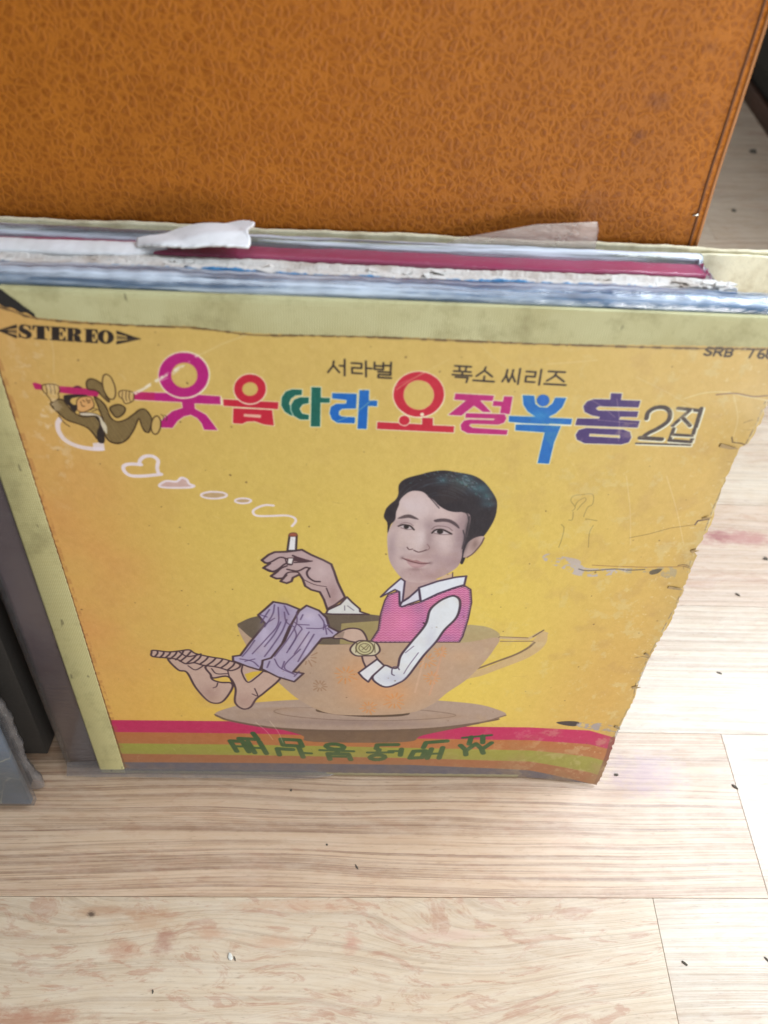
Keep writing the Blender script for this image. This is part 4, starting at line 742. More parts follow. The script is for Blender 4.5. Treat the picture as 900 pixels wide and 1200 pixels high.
('p',(26,18,22),[[(177.6,206.5),(177.6,206.2),(177.5,205.9),(177.4,205.7),(177.2,205.5),(177.0,205.4),(176.8,205.3),(176.5,205.2),(176.2,205.3),(176.0,205.3),(175.8,205.5),(175.6,205.7),(175.4,205.9),(175.3,206.1),(175.2,206.4),(175.3,206.6),(175.3,206.9),(175.5,207.1),(175.6,207.3),(175.8,207.5),(176.1,207.6),(176.4,207.6),(176.6,207.6),(176.9,207.5),(177.1,207.4),(177.3,207.2),(177.5,207.0),(177.6,206.7)]],{}),
('p',(26,18,22),[[(193.7,204.1),(193.7,203.8),(193.6,203.5),(193.5,203.2),(193.3,203.0),(193.0,202.9),(192.7,202.7),(192.4,202.7),(192.0,202.7),(191.7,202.8),(191.4,203.0),(191.2,203.2),(191.0,203.4),(190.8,203.7),(190.8,204.0),(190.8,204.2),(190.9,204.5),(191.0,204.8),(191.2,205.0),(191.5,205.1),(191.8,205.3),(192.1,205.3),(192.4,205.3),(192.8,205.2),(193.1,205.0),(193.3,204.8),(193.5,204.6),(193.7,204.3)]],{}),
('s',(34,22,26),0.76,[(172.8,206.8),(174.7,207.6),(176.6,207.5),(178.4,206.9),(180.1,204.8)],{'s':1}),
('s',(34,22,26),0.86,[(188.6,203.2),(190.1,205.0),(192.9,205.4),(195.5,204.2),(197.7,202.8)],{'s':1}),
('s',(90,70,74),0.32,[(173.9,205.9),(176.7,204.9),(179.2,205.1)],{'s':1}),
('s',(90,70,74),0.32,[(189.6,203.1),(192.8,202.3),(197.1,202.6)],{'s':1}),
('s',(110,88,92),0.36,[(188.2,205.4),(189.9,207.2),(193.0,207.4),(195.9,206.6),(197.9,204.8)],{'s':1}),
('s',(110,88,92),0.31,[(173.4,207.9),(175.4,208.9),(177.9,208.6),(179.6,207.2)],{'s':1}),
('s',(84,58,60),0.52,[(177.7,194.0),(178.7,192.6),(180.4,192.9)],{'s':1}),
('s',(80,54,58),0.56,[(181.0,192.2),(183.1,191.1),(185.2,191.7),(186.9,192.6)],{'s':1}),
('s',(120,92,94),0.37,[(187.0,196.2),(188.3,193.9),(187.3,192.4)],{'s':1}),
('p',(158,118,122),[[(176.0,186.9),(178.7,186.7),(181.0,185.8),(182.8,186.0),(185.0,185.0),(189.1,184.2),(185.2,183.5),(180.7,184.3),(178.1,185.4)]],{'s':1}),
('p',(172,138,142),[[(178.1,185.2),(181.5,184.0),(185.2,183.5),(188.4,184.0),(186.0,181.7),(182.8,180.6),(179.8,182.3)]],{'s':1}),
('s',(88,50,56),0.53,[(175.8,187.1),(178.8,185.5),(182.2,184.4),(185.5,183.7),(189.3,184.3)],{'s':1}),
('g',(120,90,94),(182.7,179.8),3.4,1.0,0.5,{}),
('g',(206,170,170),(182.5,182.6),2.4,0.7,0.5,{}),
('g',(126,102,106),(189.6,184.2),1.0,1.0,0.6,{}),
('g',(126,102,106),(175.7,187.1),1.0,1.0,0.6,{}),
('p',(178,154,156),[[(109.3,183.6),(112.7,187.2),(115.6,189.0),(121.3,189.4),(128.4,190.9),(132.7,187.8),(138.4,184.6),(142.2,182.0),(143.6,177.3),(145.4,170.1),(149.1,159.7),(144.4,154.4),(140.3,151.0),(138.7,157.7),(136.7,163.0),(132.4,164.5),(129.5,167.0),(128.4,171.7),(127.0,174.7),(123.7,172.5),(123.0,170.0),(120.6,168.6),(117.6,169.8),(119.1,171.9),(115.6,171.6),(113.1,173.2),(116.5,176.6),(114.0,176.2),(109.7,178.5),(113.1,181.6),(110.8,181.9)]],{'o':((62,42,52),1.19)}),
('g',(140,110,112),(142.9,161.1),2.5,7.1,0.5,{}),
('g',(200,180,182),(136.9,177.5),4.8,5.8,0.5,{}),
('s',(62,42,52),0.87,[(109.7,178.5),(112.9,176.3),(116.2,177.4),(119.6,181.0),(121.2,182.0)],{'s':1}),
('s',(62,42,52),0.86,[(109.6,183.4),(111.3,181.7),(113.9,182.8),(118.0,185.7),(121.3,184.8)],{'s':1}),
('s',(62,42,52),0.82,[(113.1,173.1),(115.7,175.4),(118.2,178.5),(121.1,180.3)],{'s':1}),
('s',(62,42,52),0.78,[(115.6,171.6),(118.7,172.1),(121.4,175.8),(126.0,176.2),(127.0,174.7)],{'s':1}),
('s',(62,42,52),0.63,[(119.3,171.9),(120.9,174.2)],{'s':1}),
('s',(62,42,52),0.91,[(121.1,178.0),(126.0,177.0),(130.0,179.5),(131.8,178.9)],{'s':1}),
('s',(62,42,52),0.98,[(132.0,179.2),(130.5,176.3),(131.2,173.1),(133.9,170.5),(136.7,170.2)],{'s':1}),
('s',(62,42,52),0.64,[(127.0,174.7),(128.4,171.7)],{'s':1}),
('s',(62,42,52),0.4,[(128.4,171.7),(133.9,168.2),(139.9,166.8)],{'s':1}),
('s',(62,42,52),0.66,[(139.9,165.8),(141.0,162.1),(141.7,159.5)],{'s':1}),
('s',(62,42,52),1.04,[(124.1,187.0),(127.6,185.0),(131.5,183.9)],{'s':1}),
('s',(62,42,52),0.76,[(124.7,182.6),(129.7,183.1),(133.0,183.8)],{'s':1}),
('s',(62,42,52),0.57,[(120.4,184.8),(121.2,181.4),(123.2,180.9)],{'s':1}),
('p',(74,48,58),[[(124.8,186.9),(131.2,184.5),(133.3,183.8),(127.6,183.0),(124.3,183.6)]],{}),
('p',(220,214,214),[[(121.7,185.4),(124.5,185.5),(123.6,181.3),(121.2,181.8)]],{'o':((62,42,52),0.59)}),
('p',(222,222,226),[[(122.9,199.6),(126.2,199.7),(125.6,190.2),(121.6,190.1)]],{'o':((52,40,46),1.02)}),
('p',(150,80,62),[[(122.7,199.2),(123.1,200.8),(124.5,201.3),(126.0,201.0),(126.2,199.3)]],{'s':1,'o':((96,56,48),0.46)}),
('p',(206,208,208),[[(139.7,147.7),(140.6,150.4),(146.7,154.7),(150.1,160.0),(152.6,156.5),(156.7,151.7),(156.9,149.7),(161.4,147.8),(142.9,147.4)]],{'o':((62,42,52),1.05)}),
('s',(120,116,130),0.52,[(150.5,153.7),(153.7,150.5)],{'s':1}),
('s',(120,116,130),0.52,[(149.0,153.7),(149.1,150.4)],{}),
('s',(228,216,226),1.72,[(61.3,237.6),(56.7,237.7),(53.9,236.6),(53.6,234.0),(55.9,231.6),(61.7,231.6),(69.1,232.8)],{'s':1,'c':0,'a':0.93}),
('s',(228,216,226),1.68,[(68.0,233.3),(67.8,236.2),(68.7,240.0),(66.7,242.1),(63.5,241.9),(61.3,240.0),(60.5,237.6)],{'s':1,'c':0,'a':0.93}),
('p',(196,164,176),[[(67.3,226.6),(70.6,229.2),(75.0,229.1),(77.4,231.2),(79.6,230.3),(80.4,228.1),(82.4,226.9),(79.3,225.9),(70.1,225.6)]],{'s':1,'a':0.8}),
('s',(228,216,226),1.16,[(67.3,226.6),(70.6,229.2),(75.0,229.1),(77.4,231.2),(79.6,230.3),(80.4,228.1),(82.4,226.9),(79.3,225.9),(70.1,225.6)],{'s':1,'c':1,'a':0.93}),
('p',(178,150,130),[[(96.1,222.3),(95.9,221.9),(95.5,221.5),(94.8,221.1),(93.9,220.8),(92.8,220.5),(91.6,220.3),(90.3,220.2),(89.1,220.2),(87.9,220.3),(86.9,220.5),(86.0,220.8),(85.4,221.1),(85.0,221.5),(84.9,221.9),(85.1,222.4),(85.6,222.8),(86.3,223.2),(87.2,223.5),(88.3,223.8),(89.5,224.0),(90.7,224.0),(91.9,224.0),(93.1,223.9),(94.1,223.8),(95.0,223.5),(95.6,223.1),(96.0,222.8)]],{'a':0.7}),
('s',(228,216,226),1.11,[(96.1,222.3),(95.9,221.9),(95.5,221.5),(94.8,221.1),(93.9,220.8),(92.8,220.5),(91.6,220.3),(90.3,220.2),(89.1,220.2),(87.9,220.3),(86.9,220.5),(86.0,220.8),(85.4,221.1),(85.0,221.5),(84.9,221.9),(85.1,222.4),(85.6,222.8),(86.3,223.2),(87.2,223.5),(88.3,223.8),(89.5,224.0),(90.7,224.0),(91.9,224.0),(93.1,223.9),(94.1,223.8),(95.0,223.5),(95.6,223.1),(96.0,222.8)],{'c':1,'a':0.93}),
('p',(178,150,130),[[(106.5,219.5),(106.4,219.2),(106.1,218.9),(105.7,218.6),(105.1,218.3),(104.4,218.1),(103.7,218.0),(102.9,217.9),(102.1,217.9),(101.4,218.0),(100.7,218.2),(100.2,218.4),(99.8,218.6),(99.5,218.9),(99.5,219.2),(99.6,219.6),(99.9,219.9),(100.3,220.2),(100.9,220.4),(101.6,220.6),(102.3,220.7),(103.1,220.8),(103.9,220.8),(104.6,220.7),(105.3,220.6),(105.8,220.3),(106.2,220.1),(106.5,219.8)]],{'a':0.7}),
('s',(228,216,226),0.99,[(106.5,219.5),(106.4,219.2),(106.1,218.9),(105.7,218.6),(105.1,218.3),(104.4,218.1),(103.7,218.0),(102.9,217.9),(102.1,217.9),(101.4,218.0),(100.7,218.2),(100.2,218.4),(99.8,218.6),(99.5,218.9),(99.5,219.2),(99.6,219.6),(99.9,219.9),(100.3,220.2),(100.9,220.4),(101.6,220.6),(102.3,220.7),(103.1,220.8),(103.9,220.8),(104.6,220.7),(105.3,220.6),(105.8,220.3),(106.2,220.1),(106.5,219.8)],{'c':1,'a':0.93}),
('s',(228,216,226),1.23,[(116.3,217.1),(112.5,217.2),(108.6,215.3),(107.0,213.2),(108.5,211.0),(114.5,211.0),(121.7,211.5),(125.3,210.3),(125.9,208.1),(124.2,205.3)],{'s':1,'c':0,'a':0.93}),
('s',(228,216,226),2.04,[(32.0,258.9),(30.7,256.7),(30.4,252.9),(32.1,248.8),(36.6,246.0),(42.5,244.9),(46.1,245.0)],{'s':1,'a':0.85}),
('p',(228,216,226),[[(43.1,247.9),(47.6,248.5),(47.4,244.2),(42.5,244.4)]],{'a':0.85}),
('p',(176,18,118),[[(64.2,272.7),(78.8,273.0),(97.8,272.2),(97.7,268.5),(87.1,268.6),(87.0,266.1),(91.2,263.4),(93.5,259.4),(95.1,256.2),(89.7,256.2),(89.0,259.3),(87.5,261.7),(85.0,263.2),(82.1,262.3),(79.4,260.1),(76.9,256.7),(69.6,256.6),(74.1,261.2),(77.9,264.6),(82.2,266.3),(82.2,269.0),(63.7,269.4)]],{'u':((232,222,190),0.8)}),
('p',(232,222,190),[[(94.6,281.6),(94.3,279.9),(93.8,278.3),(93.0,276.7),(92.1,275.3),(90.9,273.9),(89.5,272.8),(88.0,271.8),(86.5,271.1),(84.8,270.7),(83.2,270.5),(81.6,270.5),(80.1,270.9),(78.7,271.5),(77.4,272.3),(76.3,273.4),(75.4,274.6),(74.8,276.0),(74.4,277.5),(74.2,279.1),(74.3,280.8),(74.7,282.4),(75.3,284.0),(76.1,285.5),(77.1,286.9),(78.3,288.2),(79.6,289.3),(81.0,290.2),(82.6,290.8),(84.1,291.2),(85.7,291.4),(87.2,291.4),(88.7,291.1),(90.1,290.5),(91.3,289.7),(92.4,288.8),(93.3,287.6),(94.0,286.2),(94.4,284.8),(94.7,283.2)],[(89.8,281.3),(89.6,280.4),(89.3,279.6),(88.9,278.7),(88.4,277.9),(87.8,277.2),(87.1,276.6),(86.4,276.1),(85.6,275.7),(84.7,275.5),(83.9,275.4),(83.1,275.4),(82.3,275.6),(81.6,275.9),(81.0,276.4),(80.4,276.9),(80.0,277.6),(79.7,278.4),(79.5,279.2),(79.4,280.0),(79.4,280.9),(79.6,281.8),(79.9,282.7),(80.3,283.5),(80.8,284.3),(81.4,284.9),(82.1,285.5),(82.9,286.0),(83.6,286.4),(84.4,286.6),(85.3,286.7),(86.0,286.7),(86.8,286.5),(87.5,286.2),(88.1,285.8),(88.7,285.2),(89.1,284.6),(89.5,283.8),(89.7,283.1),(89.8,282.2)]],{}),
('p',(176,18,118),[[(94.0,281.6),(93.7,280.1),(93.2,278.6),(92.5,277.1),(91.5,275.7),(90.4,274.5),(89.1,273.4),(87.7,272.5),(86.3,271.9),(84.7,271.4),(83.2,271.3),(81.6,271.3),(80.2,271.6),(78.9,272.2),(77.6,273.0),(76.6,274.0),(75.8,275.1),(75.2,276.4),(74.8,277.9),(74.6,279.3),(74.7,280.9),(75.1,282.4),(75.6,283.9),(76.4,285.3),(77.3,286.6),(78.5,287.8),(79.7,288.8),(81.1,289.6),(82.5,290.3),(84.0,290.7),(85.5,290.8),(86.9,290.8),(88.3,290.5),(89.6,290.0),(90.8,289.3),(91.9,288.3),(92.7,287.2),(93.4,286.0),(93.8,284.6),(94.0,283.2)],[(89.7,281.3),(89.5,280.4),(89.3,279.6),(88.9,278.8),(88.4,278.0),(87.8,277.3),(87.1,276.7),(86.3,276.2),(85.6,275.8),(84.7,275.6),(83.9,275.5),(83.1,275.5),(82.4,275.7),(81.7,276.0),(81.0,276.4),(80.5,277.0),(80.0,277.7),(79.7,278.4),(79.5,279.2),(79.4,280.0),(79.5,280.9),(79.7,281.8),(80.0,282.6),(80.4,283.5),(80.9,284.2),(81.5,284.9),(82.1,285.5),(82.9,285.9),(83.7,286.3),(84.4,286.5),(85.2,286.6),(86.0,286.6),(86.8,286.4),(87.5,286.1),(88.1,285.7),(88.6,285.2),(89.1,284.5),(89.4,283.8),(89.6,283.0),(89.7,282.2)]],{}),
('p',(232,222,190),[[(97.6,272.1),(98.2,272.1),(98.2,268.2),(97.5,268.3)]],{}),
('p',(188,24,52),[[(98.7,270.9),(120.6,270.3),(120.3,267.1),(98.6,267.9)]],{'u':((232,222,190),0.81)}),
('p',(188,24,52),[[(102.4,266.9),(117.9,266.6),(118.3,259.2),(114.4,259.6),(110.7,261.0),(107.5,260.8),(105.4,259.6),(101.7,259.8)]],{'u':((232,222,190),0.82)}),
('p',(225,170,150),[[(106.4,264.4),(113.4,264.2),(113.2,262.7),(106.3,263.1)]],{}),
('p',(232,222,190),[[(116.3,276.2),(116.2,275.0),(115.8,273.7),(115.3,272.6),(114.5,271.5),(113.6,270.6),(112.6,269.8),(111.5,269.2),(110.4,268.9),(109.2,268.7),(108.0,268.8),(106.9,269.1),(105.9,269.6),(105.0,270.3),(104.2,271.1),(103.6,272.1),(103.2,273.2),(103.0,274.4),(103.0,275.7),(103.2,276.9),(103.6,278.1),(104.1,279.2),(104.9,280.3),(105.8,281.2),(106.7,281.9),(107.8,282.4),(108.9,282.8),(110.1,282.9),(111.2,282.9),(112.3,282.6),(113.3,282.1),(114.2,281.5),(115.0,280.7),(115.6,279.7),(116.1,278.6),(116.3,277.4)],[(112.8,276.1),(112.7,275.4),(112.5,274.8),(112.1,274.2),(111.6,273.7),(111.1,273.3),(110.5,273.0),(109.8,272.9),(109.1,272.8),(108.5,272.9),(107.9,273.2),(107.4,273.5),(107.0,274.0),(106.7,274.6),(106.5,275.2),(106.5,275.8),(106.6,276.5),(106.8,277.1),(107.2,277.6),(107.7,278.1),(108.2,278.5),(108.9,278.8),(109.5,279.0),(110.2,279.0),(110.8,278.9),(111.4,278.7),(111.9,278.3),(112.3,277.8),(112.6,277.3),(112.8,276.7)]],{}),
('p',(188,24,52),[[(115.9,276.3),(115.8,275.1),(115.4,274.0),(114.9,272.9),(114.2,271.9),(113.4,271.1),(112.5,270.4),(111.4,269.8),(110.3,269.5),(109.2,269.3),(108.1,269.4),(107.1,269.7),(106.1,270.1),(105.3,270.8),(104.5,271.6),(104.0,272.5),(103.6,273.5),(103.4,274.6),(103.4,275.8),(103.6,276.9),(103.9,278.0),(104.5,279.1),(105.2,280.0),(106.0,280.8),(106.9,281.5),(107.9,282.0),(109.0,282.4),(110.1,282.5),(111.1,282.4),(112.2,282.2),(113.1,281.8),(114.0,281.2),(114.7,280.4),(115.3,279.5),(115.7,278.5),(115.9,277.4)],[(112.8,276.1),(112.7,275.4),(112.4,274.8),(112.1,274.2),(111.6,273.7),(111.0,273.3),(110.4,273.0),(109.8,272.9),(109.1,272.8),(108.5,272.9),(107.9,273.2),(107.4,273.5),(107.0,274.0),(106.7,274.6),(106.6,275.2),(106.6,275.8),(106.7,276.5),(106.9,277.1),(107.3,277.7),(107.7,278.1),(108.3,278.5),(108.9,278.8),(109.5,279.0),(110.2,279.0),(110.8,278.9),(111.4,278.7),(111.9,278.3),(112.3,277.8),(112.6,277.3),(112.7,276.7)]],{}),
('p',(0,92,80),[[(130.1,276.4),(130.0,274.0),(127.5,273.7),(125.6,272.1),(124.8,269.9),(125.7,267.7),(126.2,264.1),(125.1,264.5),(123.0,266.0),(121.7,268.8),(122.0,272.6),(123.7,275.3),(126.2,276.4)]],{'u':((222,222,200),0.87)}),
('p',(0,92,80),[[(132.8,273.0),(132.7,270.3),(130.3,269.7),(128.9,267.6),(130.0,265.3),(132.7,264.8),(132.6,262.6),(129.1,262.5),(126.6,264.2),(125.6,266.9),(125.7,269.4),(126.9,271.7),(129.3,272.9)]],{'u':((222,222,200),0.88)}),
('p',(0,92,80),[[(133.9,277.7),(137.6,277.7),(137.5,273.0),(141.2,273.0),(141.1,270.8),(137.4,270.7),(137.2,259.4),(133.4,259.3)]],{'u':((222,222,200),0.87)}),
('p',(0,96,184),[[(142.1,275.3),(151.9,275.3),(151.8,268.5),(146.1,268.1),(144.9,267.0),(144.9,265.3),(145.9,264.5),(151.5,264.3),(151.4,261.4),(144.3,261.4),(142.0,263.1),(141.1,265.9),(141.6,268.9),(143.7,270.4),(147.7,270.6),(147.9,272.3),(142.1,272.8)]],{'u':((222,222,200),0.88)}),
('p',(0,96,184),[[(152.9,277.0),(156.7,277.1),(156.8,272.4),(160.2,272.4),(160.2,269.8),(156.5,269.9),(156.4,258.9),(152.6,258.8)]],{'u':((222,222,200),0.87)}),
('p',(188,24,52),[[(160.7,262.4),(179.2,261.8),(178.9,265.0),(183.3,265.0),(183.6,261.5),(192.5,261.4),(192.6,258.3),(160.7,259.0)]],{'u':((222,222,200),0.92)}),
('p',(232,222,190),[[(174.3,263.6),(174.2,262.8),(173.9,262.0),(173.3,261.3),(172.7,260.9),(171.9,260.7),(171.1,260.9),(170.3,261.2),(169.7,261.8),(169.3,262.6),(169.1,263.4),(169.2,264.3),(169.5,265.0),(170.0,265.7),(170.7,266.1),(171.5,266.2),(172.3,266.1),(173.0,265.8),(173.6,265.2),(174.1,264.4)]],{}),
('p',(188,24,52),[[(173.9,263.6),(173.8,262.9),(173.5,262.2),(173.1,261.7),(172.5,261.3),(171.8,261.2),(171.1,261.3),(170.5,261.6),(170.0,262.1),(169.6,262.7),(169.5,263.4),(169.6,264.1),(169.8,264.8),(170.3,265.3),(170.9,265.6),(171.5,265.8),(172.2,265.7),(172.8,265.4),(173.4,264.9),(173.7,264.3)]],{}),
('p',(232,222,190),[[(187.2,276.3),(187.3,274.6),(187.1,272.9),(186.6,271.3),(185.8,269.8),(184.9,268.4),(183.7,267.2),(182.3,266.2),(180.8,265.5),(179.2,265.0),(177.5,264.8),(175.8,264.9),(174.1,265.3),(172.5,265.9),(171.0,266.7),(169.7,267.8),(168.5,269.1),(167.5,270.5),(166.8,272.1),(166.3,273.8),(166.1,275.4),(166.1,277.1),(166.4,278.8),(166.9,280.3),(167.7,281.8),(168.7,283.1),(169.9,284.2),(171.2,285.1),(172.7,285.8),(174.2,286.2),(175.8,286.4),(177.4,286.3),(179.1,286.0),(180.6,285.4),(182.1,284.7),(183.4,283.6),(184.6,282.4),(185.6,281.1),(186.4,279.5),(186.9,277.9)],[(182.7,275.8),(182.7,274.8),(182.6,273.7),(182.3,272.7),(181.9,271.8),(181.3,271.0),(180.7,270.2),(179.9,269.7),(179.1,269.2),(178.2,268.9),(177.2,268.8),(176.2,268.8),(175.3,269.1),(174.4,269.4),(173.5,270.0),(172.8,270.6),(172.1,271.4),(171.5,272.3),(171.1,273.3),(170.8,274.3),(170.7,275.4),(170.7,276.4),(170.8,277.4),(171.1,278.4),(171.5,279.3),(172.1,280.1),(172.7,280.8),(173.5,281.4),(174.3,281.8),(175.2,282.1),(176.1,282.2),(177.1,282.2),(178.0,281.9),(178.9,281.6),(179.7,281.1),(180.5,280.4),(181.2,279.7),(181.8,278.8),(182.2,277.9),(182.5,276.9)]],{}),
('p',(188,24,52),[[(186.8,276.3),(186.8,274.7),(186.6,273.1),(186.1,271.6),(185.4,270.2),(184.5,268.9),(183.4,267.7),(182.1,266.8),(180.6,266.1),(179.1,265.7),(177.5,265.5),(175.8,265.5),(174.2,265.9),(172.7,266.4),(171.3,267.3),(170.0,268.3),(168.8,269.5),(167.9,270.9),(167.2,272.4),(166.7,273.9),(166.5,275.5),(166.6,277.1),(166.8,278.7),(167.4,280.2),(168.1,281.6),(169.0,282.8),(170.1,283.9),(171.4,284.7),(172.8,285.4),(174.3,285.8),(175.8,286.0),(177.4,285.9),(178.9,285.6),(180.4,285.1),(181.8,284.3),(183.1,283.4),(184.3,282.2),(185.2,280.9),(186.0,279.5),(186.5,277.9)],[(182.8,275.8),(182.8,274.8),(182.7,273.7),(182.4,272.7),(182.0,271.8),(181.4,270.9),(180.7,270.2),(180.0,269.6),(179.1,269.1),(178.2,268.8),(177.2,268.7),(176.2,268.8),(175.3,269.0),(174.4,269.4),(173.5,269.9),(172.7,270.6),(172.0,271.4),(171.5,272.3),(171.0,273.3),(170.7,274.3),(170.6,275.4),(170.6,276.4),(170.7,277.5),(171.0,278.4),(171.5,279.4),(172.0,280.2),(172.7,280.9),(173.5,281.5),(174.3,281.9),(175.2,282.2),(176.1,282.3),(177.1,282.2),(178.0,282.0),(178.9,281.7),(179.8,281.2),(180.6,280.5),(181.2,279.7),(181.8,278.9),(182.3,277.9),(182.6,276.9)]],{}),
('p',(232,222,190),[[(179.6,266.6),(179.6,266.3),(179.4,266.0),(179.0,265.8),(178.7,265.8),(178.3,265.9),(178.0,266.2),(177.9,266.6),(178.0,266.9),(178.2,267.2),(178.5,267.4),(178.9,267.4),(179.3,267.3),(179.5,267.0)]],{}),
('s',(212,160,120),0.58,[(167.6,277.8),(172.6,282.0),(177.7,285.5)],{'a':0.6}),
('p',(178,22,112),[[(191.3,276.8),(206.9,276.4),(206.8,273.9),(201.6,274.0),(206.8,268.7),(203.5,268.7),(199.5,271.5),(194.9,266.6),(189.5,266.8),(196.0,273.8),(191.1,274.0)]],{'u':((222,222,200),0.88)}),
('p',(178,22,112),[[(211.0,276.3),(214.5,276.3),(214.6,268.0),(210.6,268.2),(210.6,271.6),(207.1,271.7),(207.1,274.0),(211.0,273.8)]],{'u':((222,222,200),0.89)}),
('p',(178,22,112),[[(196.6,267.9),(212.6,267.9),(213.6,265.9),(212.9,263.8),(210.7,262.8),(199.3,262.9),(198.6,261.9),(200.2,260.9),(215.0,260.3),(215.0,258.0),(198.5,258.2),(195.7,259.7),(195.1,262.2),(196.3,264.3),(198.9,264.9),(208.5,264.9),(208.9,265.7),(196.6,265.7)]],{'u':((222,222,200),0.91)}),
('p',(0,100,180),[[(218.4,277.1),(223.2,277.0),(224.3,273.2),(226.3,271.8),(229.4,271.7),(231.2,273.7),(231.9,276.5),(236.4,276.5),(235.6,272.2),(233.5,269.1),(231.0,267.5),(231.3,266.9),(240.8,266.8),(240.9,264.0),(231.7,264.1),(231.4,263.4),(236.8,263.1),(235.6,255.1),(235.5,243.9),(230.5,244.1),(230.6,253.7),(230.7,259.8),(218.2,260.3),(217.9,263.1),(224.8,263.6),(214.8,264.4),(214.5,267.2),(225.7,267.1),(221.8,269.6),(219.5,272.7)]],{'u':((222,222,200),0.89)}),
('p',(222,222,200),[[(217.3,264.0),(241.3,263.7),(241.2,263.2),(217.4,263.3)]],{}),
('p',(16,96,184),[[(229.8,275.1),(229.8,274.2),(229.6,273.5),(229.1,272.8),(228.5,272.4),(227.7,272.2),(226.8,272.3),(226.0,272.7),(225.3,273.3),(224.8,274.0),(224.5,274.9),(224.5,275.7),(224.8,276.5),(225.2,277.1),(225.9,277.6),(226.6,277.7),(227.5,277.6),(228.3,277.3),(229.0,276.7),(229.5,275.9)]],{}),
('g',(70,150,200),(227.0,267.7),3.8,2.3,0.5,{}),
('p',(62,40,104),[[(253.9,279.4),(258.4,279.4),(258.7,276.4),(266.8,276.4),(266.8,273.3),(250.3,273.1),(249.4,272.1),(250.6,271.2),(267.3,271.4),(267.4,268.7),(260.5,268.6),(260.3,267.2),(269.1,266.9),(269.1,263.6),(242.7,263.8),(242.8,267.1),(251.9,267.3),(252.1,268.2),(248.7,268.7),(245.2,270.3),(244.1,272.9),(245.1,275.2),(247.6,276.4),(254.4,276.5)]],{'u':((222,222,200),0.9)}),
('p',(62,40,104),[[(247.5,262.6),(263.1,262.5),(266.4,261.4),(267.7,258.7),(267.2,256.2),(264.4,255.1),(248.6,255.0),(245.0,256.7),(243.9,259.0),(244.7,261.5)],[(249.6,259.9),(262.6,259.6),(263.1,258.2),(249.7,258.5)]],{'u':((222,222,200),0.94)}),
('s',(222,222,200),2.33,[(272.0,267.8),(271.9,270.9),(274.5,273.1),(278.2,273.2),(280.9,271.0),(281.3,267.0),(278.3,263.4),(274.5,260.6),(272.8,258.4)],{'s':1}),
('s',(64,54,50),1.86,[(271.5,268.2),(271.5,271.3),(274.0,273.5),(277.8,273.6),(280.4,271.4),(280.8,267.4),(277.8,263.8),(274.1,261.0),(272.3,258.8)],{'s':1}),
('s',(222,222,200),2.56,[(271.8,258.4),(281.2,258.0)],{}),
('s',(64,54,50),1.91,[(271.3,258.7),(280.8,258.4)],{}),
('s',(222,222,200),2.13,[(283.5,273.2),(292.1,272.6)],{}),
('s',(64,54,50),1.51,[(283.1,273.6),(291.6,273.0)],{}),
('s',(222,222,200),2.17,[(288.7,272.5),(283.8,265.0)],{}),
('s',(64,54,50),1.54,[(288.3,272.9),(283.4,265.3)],{}),
('s',(222,222,200),2.18,[(286.6,269.0),(291.0,265.2)],{}),
('s',(64,54,50),1.54,[(286.2,269.4),(290.6,265.6)],{}),
('s',(222,222,200),2.35,[(293.2,273.6),(293.6,264.6)],{}),
('s',(64,54,50),1.72,[(292.7,273.9),(293.2,265.0)],{}),
('s',(222,222,200),2.22,[(284.7,263.4),(284.6,257.6)],{}),
('s',(64,54,50),1.57,[(284.3,263.7),(284.2,258.0)],{}),
('s',(222,222,200),2.23,[(293.4,263.4),(294.1,257.5)],{}),
('s',(64,54,50),1.58,[(293.0,263.8),(293.6,257.9)],{}),
('s',(222,222,200),1.95,[(285.0,260.5),(293.6,260.4)],{}),
('s',(64,54,50),1.3,[(284.5,260.9),(293.1,260.7)],{}),
('s',(222,222,200),2.14,[(284.4,257.6),(294.0,257.3)],{}),
('s',(64,54,50),1.49,[(284.0,258.0),(293.5,257.6)],{}),
('s',(222,222,200),1.45,[(270.9,255.6),(294.3,255.6)],{}),
('s',(64,54,50),0.79,[(270.4,255.9),(293.8,256.0)],{}),
('p',(38,30,26),[[(30.4,299.6),(30.0,297.8),(29.7,297.8),(29.3,299.1),(28.3,299.5),(27.5,299.1),(27.6,298.4),(28.9,297.6),(29.9,296.7),(29.8,295.4),(28.9,294.5),(27.5,294.2),(26.2,294.4),(25.4,294.8),(25.0,294.4),(24.8,294.4),(25.3,296.5),(25.6,296.5),(25.9,295.1),(27.0,294.6),(27.9,294.9),(28.0,295.6),(26.7,296.4),(25.7,297.3),(25.8,298.6),(26.8,299.7),(28.1,299.9),(29.4,299.6),(30.0,299.3),(30.2,299.7)]],{}),
('p',(38,30,26),[[(31.1,299.7),(37.1,299.5),(36.7,297.6),(36.3,297.6),(36.1,298.9),(35.4,299.3),(34.3,294.5),(35.3,294.3),(35.3,294.0),(30.3,294.2),(30.4,294.5),(31.5,294.5),(32.6,299.4),(31.8,299.1),(31.0,297.8),(30.6,297.8)]],{}),
('p',(38,30,26),[[(37.4,299.5),(43.1,299.4),(42.7,297.6),(42.3,297.6),(41.8,298.8),(40.7,299.0),(40.3,296.9),(40.9,297.1),(41.3,297.8),(41.6,297.7),(41.1,295.5),(40.8,295.5),(40.7,296.3),(40.2,296.6),(39.7,294.3),(41.0,294.4),(42.0,295.7),(42.3,295.7),(41.9,293.8),(36.1,294.0),(36.2,294.3),(36.9,294.4),(38.0,299.1),(37.3,299.3)]],{}),
